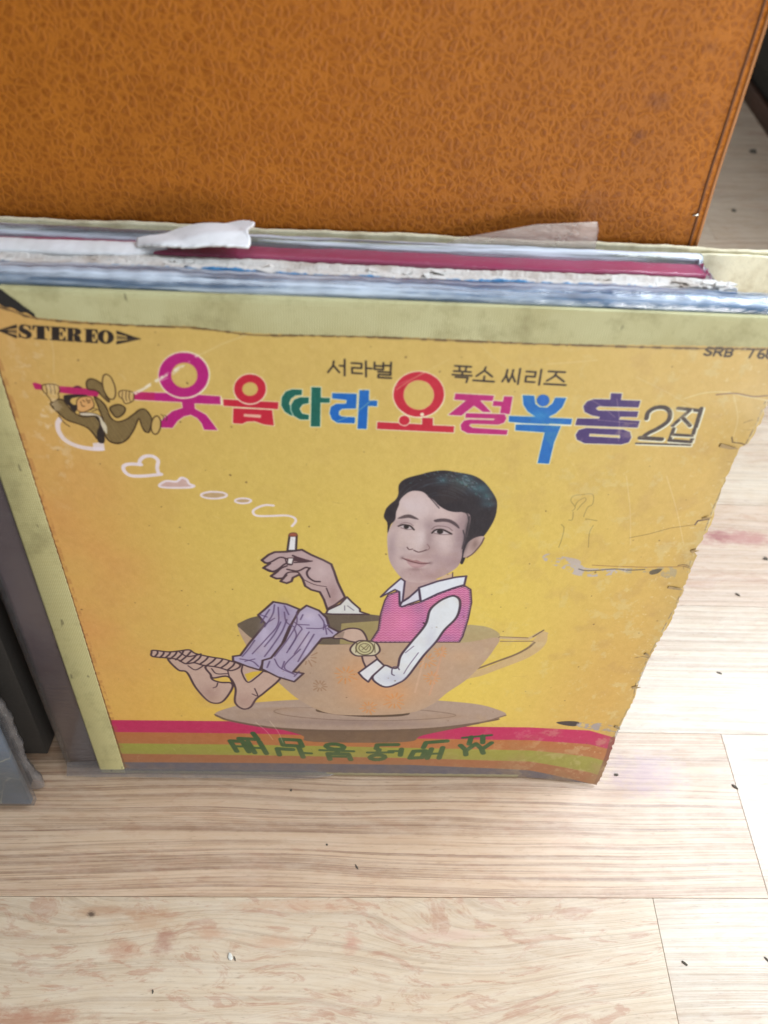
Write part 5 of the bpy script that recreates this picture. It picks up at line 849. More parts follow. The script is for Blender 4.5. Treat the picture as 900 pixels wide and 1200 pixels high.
('p',(38,30,26),[[(43.3,299.3),(47.2,299.2),(48.3,298.7),(48.5,297.7),(47.8,296.8),(46.6,296.5),(47.6,296.0),(47.5,294.3),(48.2,294.1),(48.1,293.8),(47.3,293.6),(45.8,293.7),(45.2,294.3),(45.5,295.9),(45.3,296.2),(45.1,296.2),(44.6,294.1),(45.3,294.0),(45.2,293.7),(42.1,293.8),(42.2,294.1),(42.8,294.2),(43.8,298.9),(43.3,299.1)],[(45.7,298.9),(46.2,298.8),(46.3,297.8),(45.7,296.7),(45.3,296.6)]],{}),
('p',(38,30,26),[[(49.8,299.1),(54.7,299.0),(54.4,297.2),(54.1,297.2),(53.7,298.5),(52.7,298.7),(52.3,296.6),(52.8,296.7),(53.1,297.4),(53.4,297.4),(53.0,295.1),(52.7,295.1),(52.7,295.9),(52.2,296.2),(51.8,293.9),(52.9,294.0),(53.8,295.3),(54.1,295.3),(53.7,293.4),(48.7,293.6),(48.7,293.9),(49.4,294.0),(50.4,298.7),(49.7,298.9)]],{}),
('p',(38,30,26),[[(60.2,296.0),(59.9,295.2),(59.3,294.4),(58.5,293.8),(57.6,293.4),(56.7,293.3),(55.8,293.5),(55.0,293.9),(54.5,294.6),(54.2,295.3),(54.2,296.2),(54.5,297.1),(55.1,297.8),(55.9,298.4),(56.8,298.8),(57.7,298.9),(58.6,298.7),(59.3,298.3),(59.9,297.7),(60.2,296.9)],[(58.1,296.1),(57.9,295.4),(57.7,294.8),(57.4,294.3),(57.1,294.0),(56.8,293.9),(56.5,294.0),(56.3,294.3),(56.2,294.8),(56.2,295.5),(56.3,296.1),(56.5,296.8),(56.7,297.4),(57.0,297.9),(57.3,298.2),(57.6,298.3),(57.9,298.2),(58.0,297.9),(58.2,297.4),(58.2,296.8)]],{}),
('p',(38,30,26),[[(70.1,295.8),(61.6,298.9),(61.4,297.5)]],{}),
('p',(38,30,26),[[(70.1,295.8),(61.2,296.7),(61.2,296.2)]],{}),
('p',(38,30,26),[[(70.1,295.8),(61.1,295.8),(61.0,295.4)]],{}),
('p',(38,30,26),[[(70.1,295.8),(60.9,294.6),(60.6,293.2)]],{}),
('p',(38,30,26),[[(70.1,296.0),(65.3,297.0),(65.0,295.3),(70.1,295.7)]],{}),
('p',(38,30,26),[[(17.7,297.1),(25.4,299.8),(25.1,298.3)]],{}),
('p',(38,30,26),[[(17.7,297.1),(24.9,297.5),(24.8,297.1)]],{}),
('p',(38,30,26),[[(17.7,297.1),(24.6,296.7),(24.5,296.2)]],{}),
('p',(38,30,26),[[(17.7,297.1),(24.3,295.4),(24.0,294.1)]],{}),
('p',(38,30,26),[[(17.7,297.2),(21.7,297.5),(21.2,295.8),(17.6,296.9)]],{}),
('s',(38,30,26),0.75,[(288.7,300.6),(286.8,300.9),(286.1,300.0),(287.3,299.3),(288.6,298.8),(288.5,297.9),(287.3,297.6),(286.0,298.1)],{'s':0}),
('s',(38,30,26),0.75,[(289.9,297.6),(289.9,300.9)],{'s':0}),
('s',(38,30,26),0.75,[(289.9,300.9),(292.1,301.0),(292.7,300.0),(292.2,299.2),(290.0,299.1)],{'s':0}),
('s',(38,30,26),0.75,[(291.3,299.2),(292.9,297.7)],{'s':0}),
('s',(38,30,26),0.75,[(294.3,297.5),(294.1,300.8),(296.1,300.8),(296.7,300.0),(296.2,299.2),(294.2,299.2)],{'s':0}),
('s',(38,30,26),0.76,[(296.2,299.2),(296.9,298.4),(296.4,297.6),(294.3,297.5)],{'s':0}),
('s',(38,30,26),0.75,[(301.7,300.9),(304.8,300.9),(304.2,297.3)],{'s':0}),
('s',(38,30,26),0.76,[(308.9,301.2),(307.5,300.2),(307.2,298.4),(308.1,297.4),(309.5,297.4),(309.7,298.5),(308.8,299.2),(307.5,298.9)],{'s':0}),
('s',(38,30,26),0.76,[(311.1,301.0),(310.2,300.7),(310.6,299.6),(312.2,299.2)],{'s':0}),
('s',(38,30,26),0.76,[(310.7,299.4),(310.6,298.2),(311.6,297.4),(312.9,297.4)],{'s':0}),
('s',(38,30,26),0.76,[(311.6,300.9),(312.2,299.9),(311.5,299.3),(312.8,298.6),(312.9,297.4)],{'s':0}),
('s',(38,30,26),0.74,[(142.6,289.3),(142.3,287.3),(140.4,284.5)],{}),
('s',(38,30,26),0.74,[(142.4,287.6),(144.8,284.6)],{}),
('s',(38,30,26),0.75,[(146.8,290.2),(146.9,283.3)],{}),
('s',(38,30,26),0.74,[(144.9,287.5),(146.9,287.4)],{}),
('s',(38,30,26),0.74,[(149.5,288.8),(153.4,288.7),(153.4,286.7),(149.7,286.8),(149.8,284.5),(153.7,284.4)],{}),
('s',(38,30,26),0.75,[(155.0,289.8),(155.3,283.1)],{}),
('s',(38,30,26),0.74,[(155.1,286.8),(157.4,286.7)],{}),
('s',(38,30,26),0.74,[(158.4,289.4),(158.4,286.5),(161.9,286.4),(161.8,289.3)],{}),
('s',(38,30,26),0.74,[(158.4,287.9),(161.9,287.9)],{}),
('s',(38,30,26),0.74,[(164.8,289.6),(164.8,286.0)],{}),
('s',(38,30,26),0.74,[(162.5,288.2),(164.8,288.2)],{}),
('s',(38,30,26),0.75,[(159.9,285.4),(164.9,285.3),(164.9,284.1),(160.1,284.2),(160.1,282.9),(165.2,282.8)],{}),
('s',(38,30,26),0.74,[(189.8,289.1),(196.1,288.9)],{}),
('s',(38,30,26),0.75,[(191.5,289.0),(191.9,286.8)],{}),
('s',(38,30,26),0.75,[(194.3,289.0),(194.1,286.8)],{}),
('s',(38,30,26),0.75,[(189.6,286.8),(196.3,286.6)],{}),
('s',(38,30,26),0.75,[(193.0,286.5),(193.0,285.1)],{}),
('s',(38,30,26),0.75,[(189.2,285.2),(196.8,285.0)],{}),
('s',(38,30,26),0.76,[(190.5,284.2),(195.4,284.1),(195.1,282.0)],{}),
('s',(38,30,26),0.75,[(201.9,288.9),(201.4,287.3),(198.7,284.9)],{}),
('s',(38,30,26),0.76,[(201.6,287.5),(205.0,284.9)],{}),
('s',(38,30,26),0.76,[(201.9,284.9),(201.9,282.9)],{}),
('s',(38,30,26),0.76,[(197.7,283.0),(206.0,282.7)],{}),
('s',(38,30,26),0.76,[(210.6,288.2),(210.4,285.5),(209.3,282.9)],{}),
('s',(38,30,26),0.76,[(210.4,286.1),(211.6,283.1)],{}),
('s',(38,30,26),0.76,[(212.9,288.1),(212.7,285.5),(211.8,282.8)],{}),
('s',(38,30,26),0.76,[(212.8,286.0),(214.4,283.0)],{}),
('s',(38,30,26),0.77,[(215.5,288.8),(215.7,282.0)],{}),
('s',(38,30,26),0.76,[(218.2,287.7),(221.9,287.6),(221.9,285.5),(218.4,285.6),(218.5,283.2),(222.2,283.1)],{}),
('s',(38,30,26),0.77,[(223.9,288.7),(224.2,282.0)],{}),
('s',(38,30,26),0.76,[(226.9,288.1),(233.5,288.0)],{}),
('s',(38,30,26),0.76,[(230.2,288.0),(229.6,286.0),(227.0,283.9)],{}),
('s',(38,30,26),0.77,[(230.2,286.4),(233.9,283.8)],{}),
('s',(38,30,26),0.77,[(226.2,282.5),(234.9,282.3)],{}),
('s',(42,78,42),3.3,[(85.7,24.6),(82.6,35.3),(89.7,34.9),(92.9,24.2)],{}),
('s',(42,78,42),2.07,[(84.2,30.0),(91.3,29.6)],{}),
('s',(42,78,42),3.3,[(96.5,23.3),(93.1,34.7)],{}),
('s',(42,78,42),2.08,[(94.9,28.6),(101.8,28.2)],{}),
('s',(42,78,42),3.3,[(103.5,22.7),(99.9,34.8)],{}),
('s',(42,78,42),3.29,[(88.0,37.9),(99.2,37.2),(96.6,43.4)],{}),
('s',(42,78,42),3.35,[(111.4,21.3),(110.3,27.9),(119.6,27.2)],{}),
('s',(42,78,42),3.35,[(125.8,19.3),(123.4,29.4)],{}),
('s',(42,78,42),2.1,[(124.7,23.9),(130.8,23.4)],{}),
('s',(42,78,42),3.3,[(114.0,31.7),(125.5,30.8),(123.9,37.0),(112.9,37.8),(114.0,31.7)],{}),
('s',(42,78,42),3.41,[(142.3,17.3),(141.0,23.5),(153.3,23.2),(155.1,17.2)],{}),
('s',(42,78,42),2.13,[(141.7,20.4),(154.2,20.2)],{}),
('s',(42,78,42),3.38,[(147.0,24.0),(146.3,26.7)],{}),
('s',(42,78,42),2.1,[(136.1,27.0),(156.6,26.3)],{}),
('s',(42,78,42),3.34,[(150.6,30.7),(149.1,32.4),(146.2,33.5),(142.9,33.6),(140.5,32.8),(139.8,31.2),(141.2,29.5),(144.2,28.4),(147.6,28.2),(150.1,29.1),(150.6,30.7)],{}),
('s',(42,78,42),3.44,[(175.9,20.3),(175.3,21.9),(173.2,22.8),(170.4,22.7),(168.1,21.7),(166.9,20.1),(167.6,18.6),(169.7,17.6),(172.5,17.7),(174.9,18.7),(175.9,20.3)],{}),
('s',(42,78,42),2.11,[(165.2,25.2),(180.6,25.7)],{}),
('s',(42,78,42),3.38,[(171.6,25.4),(172.0,28.4)],{}),
('s',(42,78,42),3.38,[(185.4,22.8),(185.7,29.3)],{}),
('s',(42,78,42),2.11,[(178.2,27.0),(185.6,27.3)],{}),
('s',(42,78,42),3.34,[(170.3,29.6),(170.8,33.5),(183.1,34.1)],{}),
('s',(42,78,42),3.4,[(191.5,19.8),(199.0,20.5),(200.4,28.0),(193.4,27.2),(191.5,19.8)],{}),
('s',(42,78,42),3.39,[(202.3,19.7),(204.0,30.1)],{}),
('s',(42,78,42),2.12,[(203.1,24.6),(210.1,25.3)],{}),
('s',(42,78,42),3.38,[(209.6,20.1),(210.7,31.6)],{}),
('s',(42,78,42),3.34,[(199.0,31.4),(200.1,36.6),(212.6,38.6)],{}),
('s',(42,78,42),3.41,[(225.8,24.1),(224.9,29.5),(221.3,34.2)],{}),
('s',(42,78,42),3.37,[(225.2,28.4),(229.8,35.3)],{}),
('s',(42,78,42),3.4,[(236.3,26.1),(234.4,31.3),(230.5,36.0)],{}),
('s',(42,78,42),3.37,[(234.9,30.3),(239.8,37.2)],{}),
('s',(42,78,42),3.31,[(226.4,35.8),(226.8,43.1)],{}),
('s',(42,78,42),3.31,[(234.5,37.3),(233.6,44.3)],{}),
('s',(42,78,42),2.05,[(221.7,42.1),(238.6,45.3)],{}),
('p',(180,30,96),[[(25.1,275.2),(26.2,275.5),(28.5,274.8),(28.4,272.4),(25.5,272.6)]],{}),
('p',(180,30,96),[[(34.7,274.3),(41.6,274.1),(50.0,273.1),(50.5,272.2),(49.1,270.2),(42.8,270.6),(34.4,271.5)]],{}),
('p',(180,30,96),[[(64.0,273.0),(72.0,273.0),(71.5,269.4),(63.4,269.6)]],{}),
('p',(100,30,60),[[(40.5,273.9),(42.4,274.9),(44.0,273.9)]],{'s':1}),
('p',(212,160,100),[[(40.0,264.7),(40.9,268.3),(43.4,269.9),(46.4,269.8),(47.1,267.7),(46.9,265.6),(44.3,263.6),(41.8,262.7),(40.2,263.4)]],{'s':1,'o':((58,40,20),0.33)}),
('p',(44,34,30),[[(35.8,269.3),(36.8,270.4),(41.6,270.9),(45.6,270.6),(42.0,269.8),(38.9,269.0),(38.0,267.4),(38.9,266.1),(40.4,265.8),(39.4,263.1),(38.2,262.7),(37.2,265.4),(35.8,266.8)]],{'s':1}),
('p',(208,196,176),[[(40.6,262.3),(45.0,262.6),(48.4,261.3),(50.1,257.4),(48.9,252.8),(47.6,255.2),(47.0,259.3),(44.3,260.8),(41.2,261.1)]],{'s':1,'o':((58,40,20),0.28)}),
('p',(158,134,84),[[(30.0,266.1),(34.7,268.4),(36.4,265.5),(39.0,261.9),(41.8,260.6),(47.0,261.0),(47.8,258.1),(47.1,251.0),(45.3,250.1),(44.3,252.2),(42.5,255.2),(39.3,257.0),(35.0,258.7),(32.3,261.8)]],{'s':1,'o':((58,40,20),0.6)}),
('clip',[(30.0,266.1),(34.7,268.4),(36.4,265.5),(39.0,261.9),(41.8,260.6),(47.0,261.0),(47.8,258.1),(47.1,251.0),(45.3,250.1),(44.3,252.2),(42.5,255.2),(39.3,257.0),(35.0,258.7),(32.3,261.8)],{'s':1}),
('s',(54,40,22),0.29,[(15.0,267.7),(21.3,249.2)],{'a':0.95}),
('s',(54,40,22),0.29,[(15.8,267.7),(22.2,249.3)],{'a':0.95}),
('s',(54,40,22),0.29,[(16.6,267.7),(23.0,249.3)],{'a':0.95}),
('s',(54,40,22),0.29,[(17.4,267.8),(23.9,249.3)],{'a':0.95}),
('s',(54,40,22),0.29,[(18.2,267.8),(24.7,249.4)],{'a':0.95}),
('s',(54,40,22),0.29,[(19.0,267.8),(25.5,249.4)],{'a':0.95}),
('s',(54,40,22),0.29,[(19.8,267.9),(26.4,249.4)],{'a':0.95}),
('s',(54,40,22),0.29,[(20.6,267.9),(27.2,249.4)],{'a':0.95}),
('s',(54,40,22),0.29,[(21.5,267.9),(28.1,249.5)],{'a':0.95}),
('s',(54,40,22),0.29,[(22.3,268.0),(28.9,249.5)],{'a':0.95}),
('s',(54,40,22),0.29,[(23.1,268.0),(29.7,249.5)],{'a':0.95}),
('s',(54,40,22),0.29,[(23.9,268.0),(30.6,249.6)],{'a':0.95}),
('s',(54,40,22),0.29,[(24.7,268.1),(31.4,249.6)],{'a':0.95}),
('s',(54,40,22),0.29,[(25.5,268.1),(32.3,249.6)],{'a':0.95}),
('s',(54,40,22),0.29,[(26.3,268.1),(33.1,249.7)],{'a':0.95}),
('s',(54,40,22),0.29,[(27.1,268.1),(33.9,249.7)],{'a':0.95}),
('s',(54,40,22),0.29,[(27.9,268.2),(34.8,249.7)],{'a':0.95}),
('s',(54,40,22),0.29,[(28.7,268.2),(35.6,249.8)],{'a':0.95}),
('s',(54,40,22),0.29,[(29.5,268.2),(36.5,249.8)],{'a':0.95}),
('s',(54,40,22),0.29,[(30.3,268.3),(37.3,249.8)],{'a':0.95}),
('s',(54,40,22),0.29,[(31.1,268.3),(38.1,249.9)],{'a':0.95}),
('s',(54,40,22),0.29,[(32.0,268.3),(39.0,249.9)],{'a':0.95}),
('s',(54,40,22),0.29,[(32.8,268.4),(39.8,249.9)],{'a':0.95}),
('s',(54,40,22),0.29,[(33.6,268.4),(40.7,249.9)],{'a':0.95}),
('s',(54,40,22),0.29,[(34.4,268.4),(41.5,250.0)],{'a':0.95}),
('s',(54,40,22),0.29,[(35.2,268.5),(42.4,250.0)],{'a':0.95}),
('s',(54,40,22),0.29,[(36.0,268.5),(43.2,250.0)],{'a':0.95}),
('s',(54,40,22),0.29,[(36.8,268.5),(44.0,250.1)],{'a':0.95}),
('s',(54,40,22),0.29,[(37.6,268.6),(44.9,250.1)],{'a':0.95}),
('s',(54,40,22),0.29,[(38.4,268.6),(45.7,250.1)],{'a':0.95}),
('s',(54,40,22),0.29,[(39.2,268.6),(46.6,250.2)],{'a':0.95}),
('s',(54,40,22),0.29,[(40.0,268.6),(47.4,250.2)],{'a':0.95}),
('s',(54,40,22),0.29,[(40.8,268.7),(48.2,250.2)],{'a':0.95}),
('s',(54,40,22),0.29,[(41.7,268.7),(49.1,250.3)],{'a':0.95}),
('s',(54,40,22),0.29,[(42.5,268.7),(49.9,250.3)],{'a':0.95}),
('s',(54,40,22),0.29,[(43.3,268.8),(50.8,250.3)],{'a':0.95}),
('s',(54,40,22),0.29,[(44.1,268.8),(51.6,250.4)],{'a':0.95}),
('s',(54,40,22),0.29,[(44.9,268.8),(52.5,250.4)],{'a':0.95}),
('s',(54,40,22),0.29,[(45.7,268.9),(53.3,250.4)],{'a':0.95}),
('s',(54,40,22),0.29,[(46.5,268.9),(54.1,250.5)],{'a':0.95}),
('s',(54,40,22),0.29,[(47.3,268.9),(55.0,250.5)],{'a':0.95}),
('s',(54,40,22),0.29,[(48.1,269.0),(55.8,250.5)],{'a':0.95}),
('s',(54,40,22),0.29,[(48.9,269.0),(56.7,250.5)],{'a':0.95}),
('s',(54,40,22),0.29,[(49.8,269.0),(57.5,250.6)],{'a':0.95}),
('noclip',),
('p',(158,134,84),[[(46.1,276.2),(47.5,277.9),(49.6,277.8),(51.9,276.1),(53.1,273.8),(52.7,270.7),(53.5,268.8),(53.1,268.0),(51.5,269.9),(49.3,272.9),(46.2,273.5)]],{'s':1,'o':((58,40,20),0.59)}),
('clip',[(46.1,276.2),(47.5,277.9),(49.6,277.8),(51.9,276.1),(53.1,273.8),(52.7,270.7),(53.5,268.8),(53.1,268.0),(51.5,269.9),(49.3,272.9),(46.2,273.5)],{'s':1}),
('s',(54,40,22),0.28,[(37.7,277.5),(41.7,267.5)],{'a':0.95}),
('s',(54,40,22),0.28,[(38.5,277.5),(42.5,267.6)],{'a':0.95}),
('s',(54,40,22),0.28,[(39.3,277.5),(43.4,267.6)],{'a':0.95}),
('s',(54,40,22),0.28,[(40.1,277.6),(44.2,267.6)],{'a':0.95}),
('s',(54,40,22),0.28,[(40.9,277.6),(45.0,267.7)],{'a':0.95}),
('s',(54,40,22),0.28,[(41.7,277.6),(45.8,267.7)],{'a':0.95}),
('s',(54,40,22),0.28,[(42.5,277.7),(46.6,267.7)],{'a':0.95}),
('s',(54,40,22),0.28,[(43.3,277.7),(47.4,267.8)],{'a':0.95}),
('s',(54,40,22),0.28,[(44.1,277.7),(48.2,267.8)],{'a':0.95}),
('s',(54,40,22),0.28,[(44.9,277.7),(49.0,267.8)],{'a':0.95}),
('s',(54,40,22),0.28,[(45.7,277.8),(49.8,267.8)],{'a':0.95}),
('s',(54,40,22),0.28,[(46.5,277.8),(50.7,267.9)],{'a':0.95}),
('s',(54,40,22),0.28,[(47.3,277.8),(51.5,267.9)],{'a':0.95}),
('s',(54,40,22),0.28,[(48.1,277.9),(52.3,267.9)],{'a':0.95}),
('s',(54,40,22),0.28,[(48.9,277.9),(53.1,268.0)],{'a':0.95}),
('s',(54,40,22),0.28,[(49.7,277.9),(53.9,268.0)],{'a':0.95}),
('s',(54,40,22),0.28,[(50.4,278.0),(54.7,268.0)],{'a':0.95}),
('s',(54,40,22),0.28,[(51.2,278.0),(55.5,268.1)],{'a':0.95}),
('s',(54,40,22),0.28,[(52.0,278.0),(56.3,268.1)],{'a':0.95}),
('s',(54,40,22),0.28,[(52.8,278.1),(57.2,268.1)],{'a':0.95}),
('s',(54,40,22),0.28,[(53.6,278.1),(58.0,268.2)],{'a':0.95}),
('s',(54,40,22),0.28,[(54.4,278.1),(58.8,268.2)],{'a':0.95}),
('noclip',),
('p',(158,134,84),[[(53.2,265.2),(56.9,266.9),(59.2,265.4),(58.2,262.8),(55.5,260.8),(54.0,261.9)]],{'s':1,'o':((58,40,20),0.61)}),
('clip',[(53.2,265.2),(56.9,266.9),(59.2,265.4),(58.2,262.8),(55.5,260.8),(54.0,261.9)],{'s':1}),
('s',(54,40,22),0.28,[(48.4,266.6),(50.8,260.6)],{'a':0.95}),
('s',(54,40,22),0.28,[(49.2,266.6),(51.7,260.6)],{'a':0.95}),
('s',(54,40,22),0.28,[(50.0,266.7),(52.5,260.7)],{'a':0.95}),
('s',(54,40,22),0.28,[(50.8,266.7),(53.3,260.7)],{'a':0.95}),
('s',(54,40,22),0.28,[(51.6,266.7),(54.1,260.7)],{'a':0.95}),
('s',(54,40,22),0.28,[(52.4,266.8),(55.0,260.8)],{'a':0.95}),
('s',(54,40,22),0.28,[(53.2,266.8),(55.8,260.8)],{'a':0.95}),
('s',(54,40,22),0.28,[(54.1,266.8),(56.6,260.8)],{'a':0.95}),
('s',(54,40,22),0.28,[(54.9,266.9),(57.5,260.9)],{'a':0.95}),
('s',(54,40,22),0.28,[(55.7,266.9),(58.3,260.9)],{'a':0.95}),
('s',(54,40,22),0.28,[(56.5,266.9),(59.1,260.9)],{'a':0.95}),
('s',(54,40,22),0.28,[(57.3,267.0),(59.9,261.0)],{'a':0.95}),
('s',(54,40,22),0.28,[(58.1,267.0),(60.8,261.0)],{'a':0.95}),
('s',(54,40,22),0.28,[(58.9,267.0),(61.6,261.0)],{'a':0.95}),
('noclip',),
('p',(158,134,84),[[(48.1,270.1),(51.4,266.6),(52.5,261.2),(54.7,258.8),(58.4,259.8),(62.3,262.7),(64.7,264.7),(66.9,265.1),(68.6,262.6),(69.1,258.9),(67.8,256.0),(66.9,254.1),(65.3,254.6),(64.5,257.5),(63.9,260.6),(61.1,255.3),(57.6,250.4),(53.8,248.1),(50.3,248.9),(48.8,252.4),(49.6,257.0),(48.7,265.4)]],{'s':1,'o':((58,40,20),0.6)}),
('clip',[(48.1,270.1),(51.4,266.6),(52.5,261.2),(54.7,258.8),(58.4,259.8),(62.3,262.7),(64.7,264.7),(66.9,265.1),(68.6,262.6),(69.1,258.9),(67.8,256.0),(66.9,254.1),(65.3,254.6),(64.5,257.5),(63.9,260.6),(61.1,255.3),(57.6,250.4),(53.8,248.1),(50.3,248.9),(48.8,252.4),(49.6,257.0),(48.7,265.4)],{'s':1}),
('s',(54,40,22),0.3,[(29.8,269.3),(38.0,247.5)],{'a':0.95}),
('s',(54,40,22),0.3,[(30.6,269.4),(38.9,247.5)],{'a':0.95}),
('s',(54,40,22),0.3,[(31.4,269.4),(39.7,247.5)],{'a':0.95}),
('s',(54,40,22),0.3,[(32.2,269.4),(40.6,247.6)],{'a':0.95}),
('s',(54,40,22),0.3,[(33.0,269.5),(41.4,247.6)],{'a':0.95}),
('s',(54,40,22),0.3,[(33.8,269.5),(42.3,247.6)],{'a':0.95}),
('s',(54,40,22),0.3,[(34.6,269.5),(43.1,247.7)],{'a':0.95}),
('s',(54,40,22),0.3,[(35.4,269.6),(44.0,247.7)],{'a':0.95}),
('s',(54,40,22),0.3,[(36.2,269.6),(44.8,247.7)],{'a':0.95}),
('s',(54,40,22),0.3,[(37.0,269.6),(45.6,247.8)],{'a':0.95}),
('s',(54,40,22),0.3,[(37.8,269.7),(46.5,247.8)],{'a':0.95}),
('s',(54,40,22),0.3,[(38.7,269.7),(47.3,247.8)],{'a':0.95}),
('s',(54,40,22),0.3,[(39.5,269.7),(48.2,247.8)],{'a':0.95}),
('s',(54,40,22),0.3,[(40.3,269.8),(49.0,247.9)],{'a':0.95}),
('s',(54,40,22),0.3,[(41.1,269.8),(49.9,247.9)],{'a':0.95}),
('s',(54,40,22),0.3,[(41.9,269.8),(50.7,247.9)],{'a':0.95}),
('s',(54,40,22),0.3,[(42.7,269.8),(51.6,248.0)],{'a':0.95}),
('s',(54,40,22),0.3,[(43.5,269.9),(52.4,248.0)],{'a':0.95}),
('s',(54,40,22),0.3,[(44.3,269.9),(53.3,248.0)],{'a':0.95}),
('s',(54,40,22),0.29,[(45.1,269.9),(54.1,248.1)],{'a':0.95}),
('s',(54,40,22),0.29,[(45.9,270.0),(55.0,248.1)],{'a':0.95}),
('s',(54,40,22),0.29,[(46.7,270.0),(55.8,248.1)],{'a':0.95}),
('s',(54,40,22),0.29,[(47.5,270.0),(56.7,248.2)],{'a':0.95}),
('s',(54,40,22),0.29,[(48.3,270.1),(57.5,248.2)],{'a':0.95}),
('s',(54,40,22),0.29,[(49.2,270.1),(58.4,248.2)],{'a':0.95}),
('s',(54,40,22),0.29,[(50.0,270.1),(59.2,248.3)],{'a':0.95}),
('s',(54,40,22),0.29,[(50.8,270.2),(60.0,248.3)],{'a':0.95}),
('s',(54,40,22),0.29,[(51.6,270.2),(60.9,248.3)],{'a':0.95}),
('s',(54,40,22),0.29,[(52.4,270.2),(61.7,248.3)],{'a':0.95}),
('s',(54,40,22),0.29,[(53.2,270.3),(62.6,248.4)],{'a':0.95}),
('s',(54,40,22),0.29,[(54.0,270.3),(63.4,248.4)],{'a':0.95}),
('s',(54,40,22),0.29,[(54.8,270.3),(64.3,248.4)],{'a':0.95}),
('s',(54,40,22),0.29,[(55.6,270.3),(65.1,248.5)],{'a':0.95}),
('s',(54,40,22),0.29,[(56.4,270.4),(66.0,248.5)],{'a':0.95}),
('s',(54,40,22),0.29,[(57.2,270.4),(66.8,248.5)],{'a':0.95}),
('s',(54,40,22),0.29,[(58.0,270.4),(67.7,248.6)],{'a':0.95}),
('s',(54,40,22),0.29,[(58.9,270.5),(68.5,248.6)],{'a':0.95}),
('s',(54,40,22),0.29,[(59.7,270.5),(69.4,248.6)],{'a':0.95}),
('s',(54,40,22),0.29,[(60.5,270.5),(70.2,248.7)],{'a':0.95}),
('s',(54,40,22),0.29,[(61.3,270.6),(71.1,248.7)],{'a':0.95}),
('s',(54,40,22),0.29,[(62.1,270.6),(71.9,248.7)],{'a':0.95}),
('s',(54,40,22),0.29,[(62.9,270.6),(72.8,248.8)],{'a':0.95}),
('s',(54,40,22),0.29,[(63.7,270.7),(73.6,248.8)],{'a':0.95}),
('s',(54,40,22),0.29,[(64.5,270.7),(74.5,248.8)],{'a':0.95}),
('s',(54,40,22),0.29,[(65.3,270.7),(75.3,248.9)],{'a':0.95}),
('s',(54,40,22),0.29,[(66.1,270.8),(76.2,248.9)],{'a':0.95}),
('s',(54,40,22),0.29,[(67.0,270.8),(77.0,248.9)],{'a':0.95}),
('s',(54,40,22),0.29,[(67.8,270.8),(77.9,248.9)],{'a':0.95}),
('s',(54,40,22),0.29,[(68.6,270.8),(78.7,249.0)],{'a':0.95}),
('s',(54,40,22),0.29,[(69.4,270.9),(79.6,249.0)],{'a':0.95}),
('s',(54,40,22),0.29,[(70.2,270.9),(80.4,249.0)],{'a':0.95}),
('noclip',),
('p',(44,34,30),[[(46.2,260.9),(47.5,260.2),(48.0,257.3),(48.7,253.2),(47.8,248.3),(45.4,248.6),(45.9,253.5),(47.7,257.3)]],{'s':1}),
('p',(206,196,170),[[(48.2,260.2),(50.2,257.0),(49.8,252.8),(48.9,254.0),(48.5,257.3)]],{'s':1}),
('p',(200,168,100),[[(56.9,275.6),(56.9,274.0),(56.7,272.4),(56.4,271.1),(55.9,270.0),(55.3,269.3),(54.6,269.1),(53.9,269.3),(53.3,270.0),(52.8,271.1),(52.4,272.4),(52.2,274.0),(52.2,275.6),(52.4,277.1),(52.8,278.4),(53.2,279.5),(53.8,280.1),(54.5,280.4),(55.1,280.1),(55.8,279.5),(56.3,278.5),(56.6,277.1)]],{'o':((58,40,20),0.45)}),
('p',(200,168,100),[[(72.3,257.6),(71.9,256.2),(71.3,255.0),(70.7,254.0),(70.0,253.4),(69.3,253.2),(68.8,253.5),(68.4,254.2),(68.2,255.2),(68.2,256.5),(68.5,257.9),(68.9,259.3),(69.4,260.5),(70.1,261.4),(70.7,262.0),(71.4,262.2),(71.9,261.9),(72.3,261.2),(72.5,260.2),(72.5,259.0)]],{'o':((58,40,20),0.48)}),
('s',(58,40,20),0.3,[(73.1,262.9),(74.0,262.0),(73.6,260.2)],{'s':1}),
('s',(58,40,20),0.3,[(74.6,262.7),(75.3,261.6),(74.8,260.0)],{'s':1}),
('s',(58,40,20),0.31,[(32.0,260.8),(33.4,257.6),(35.3,255.6)],{'s':1}),
('s',(58,40,20),0.31,[(49.2,250.3),(51.6,248.5),(55.2,248.8),(58.4,251.0)],{'s':1}),
('p',(206,172,108),[[(28.8,274.4),(31.9,275.1),(34.7,274.6),(34.9,272.3),(34.1,270.8),(33.8,268.8),(31.0,266.9),(30.3,268.3),(29.4,270.4),(28.4,272.1)]],{'s':1,'o':((58,40,20),0.36)}),
('s',(58,40,20),0.26,[(30.1,274.6),(29.9,272.1),(29.7,270.7)],{'s':1}),
('s',(58,40,20),0.26,[(31.7,274.7),(31.5,272.2),(31.3,270.8)],{'s':1}),
('s',(58,40,20),0.26,[(33.3,274.7),(33.1,272.3),(32.9,270.9)],{'s':1}),
('p',(206,172,108),[[(58.0,272.5),(60.0,273.5),(63.4,272.7),(63.5,270.3),(62.6,268.6),(59.7,267.4),(59.0,269.4),(57.9,270.5)]],{'s':1,'o':((58,40,20),0.36)}),
('s',(58,40,20),0.26,[(59.5,272.9),(58.9,270.2),(59.1,268.6)],{'s':1}),
('s',(58,40,20),0.26,[(60.9,273.0),(60.3,270.2),(60.4,268.7)],{'s':1}),
('s',(58,40,20),0.26,[(62.2,273.0),(61.6,270.3),(61.8,268.7)],{'s':1}),
('s',(58,40,20),0.3,[(45.2,263.9),(46.7,264.8),(48.3,264.1),(48.8,263.3)],{'s':1}),
('s',(58,40,20),0.3,[(43.1,268.4),(43.7,267.6)],{'s':1}),
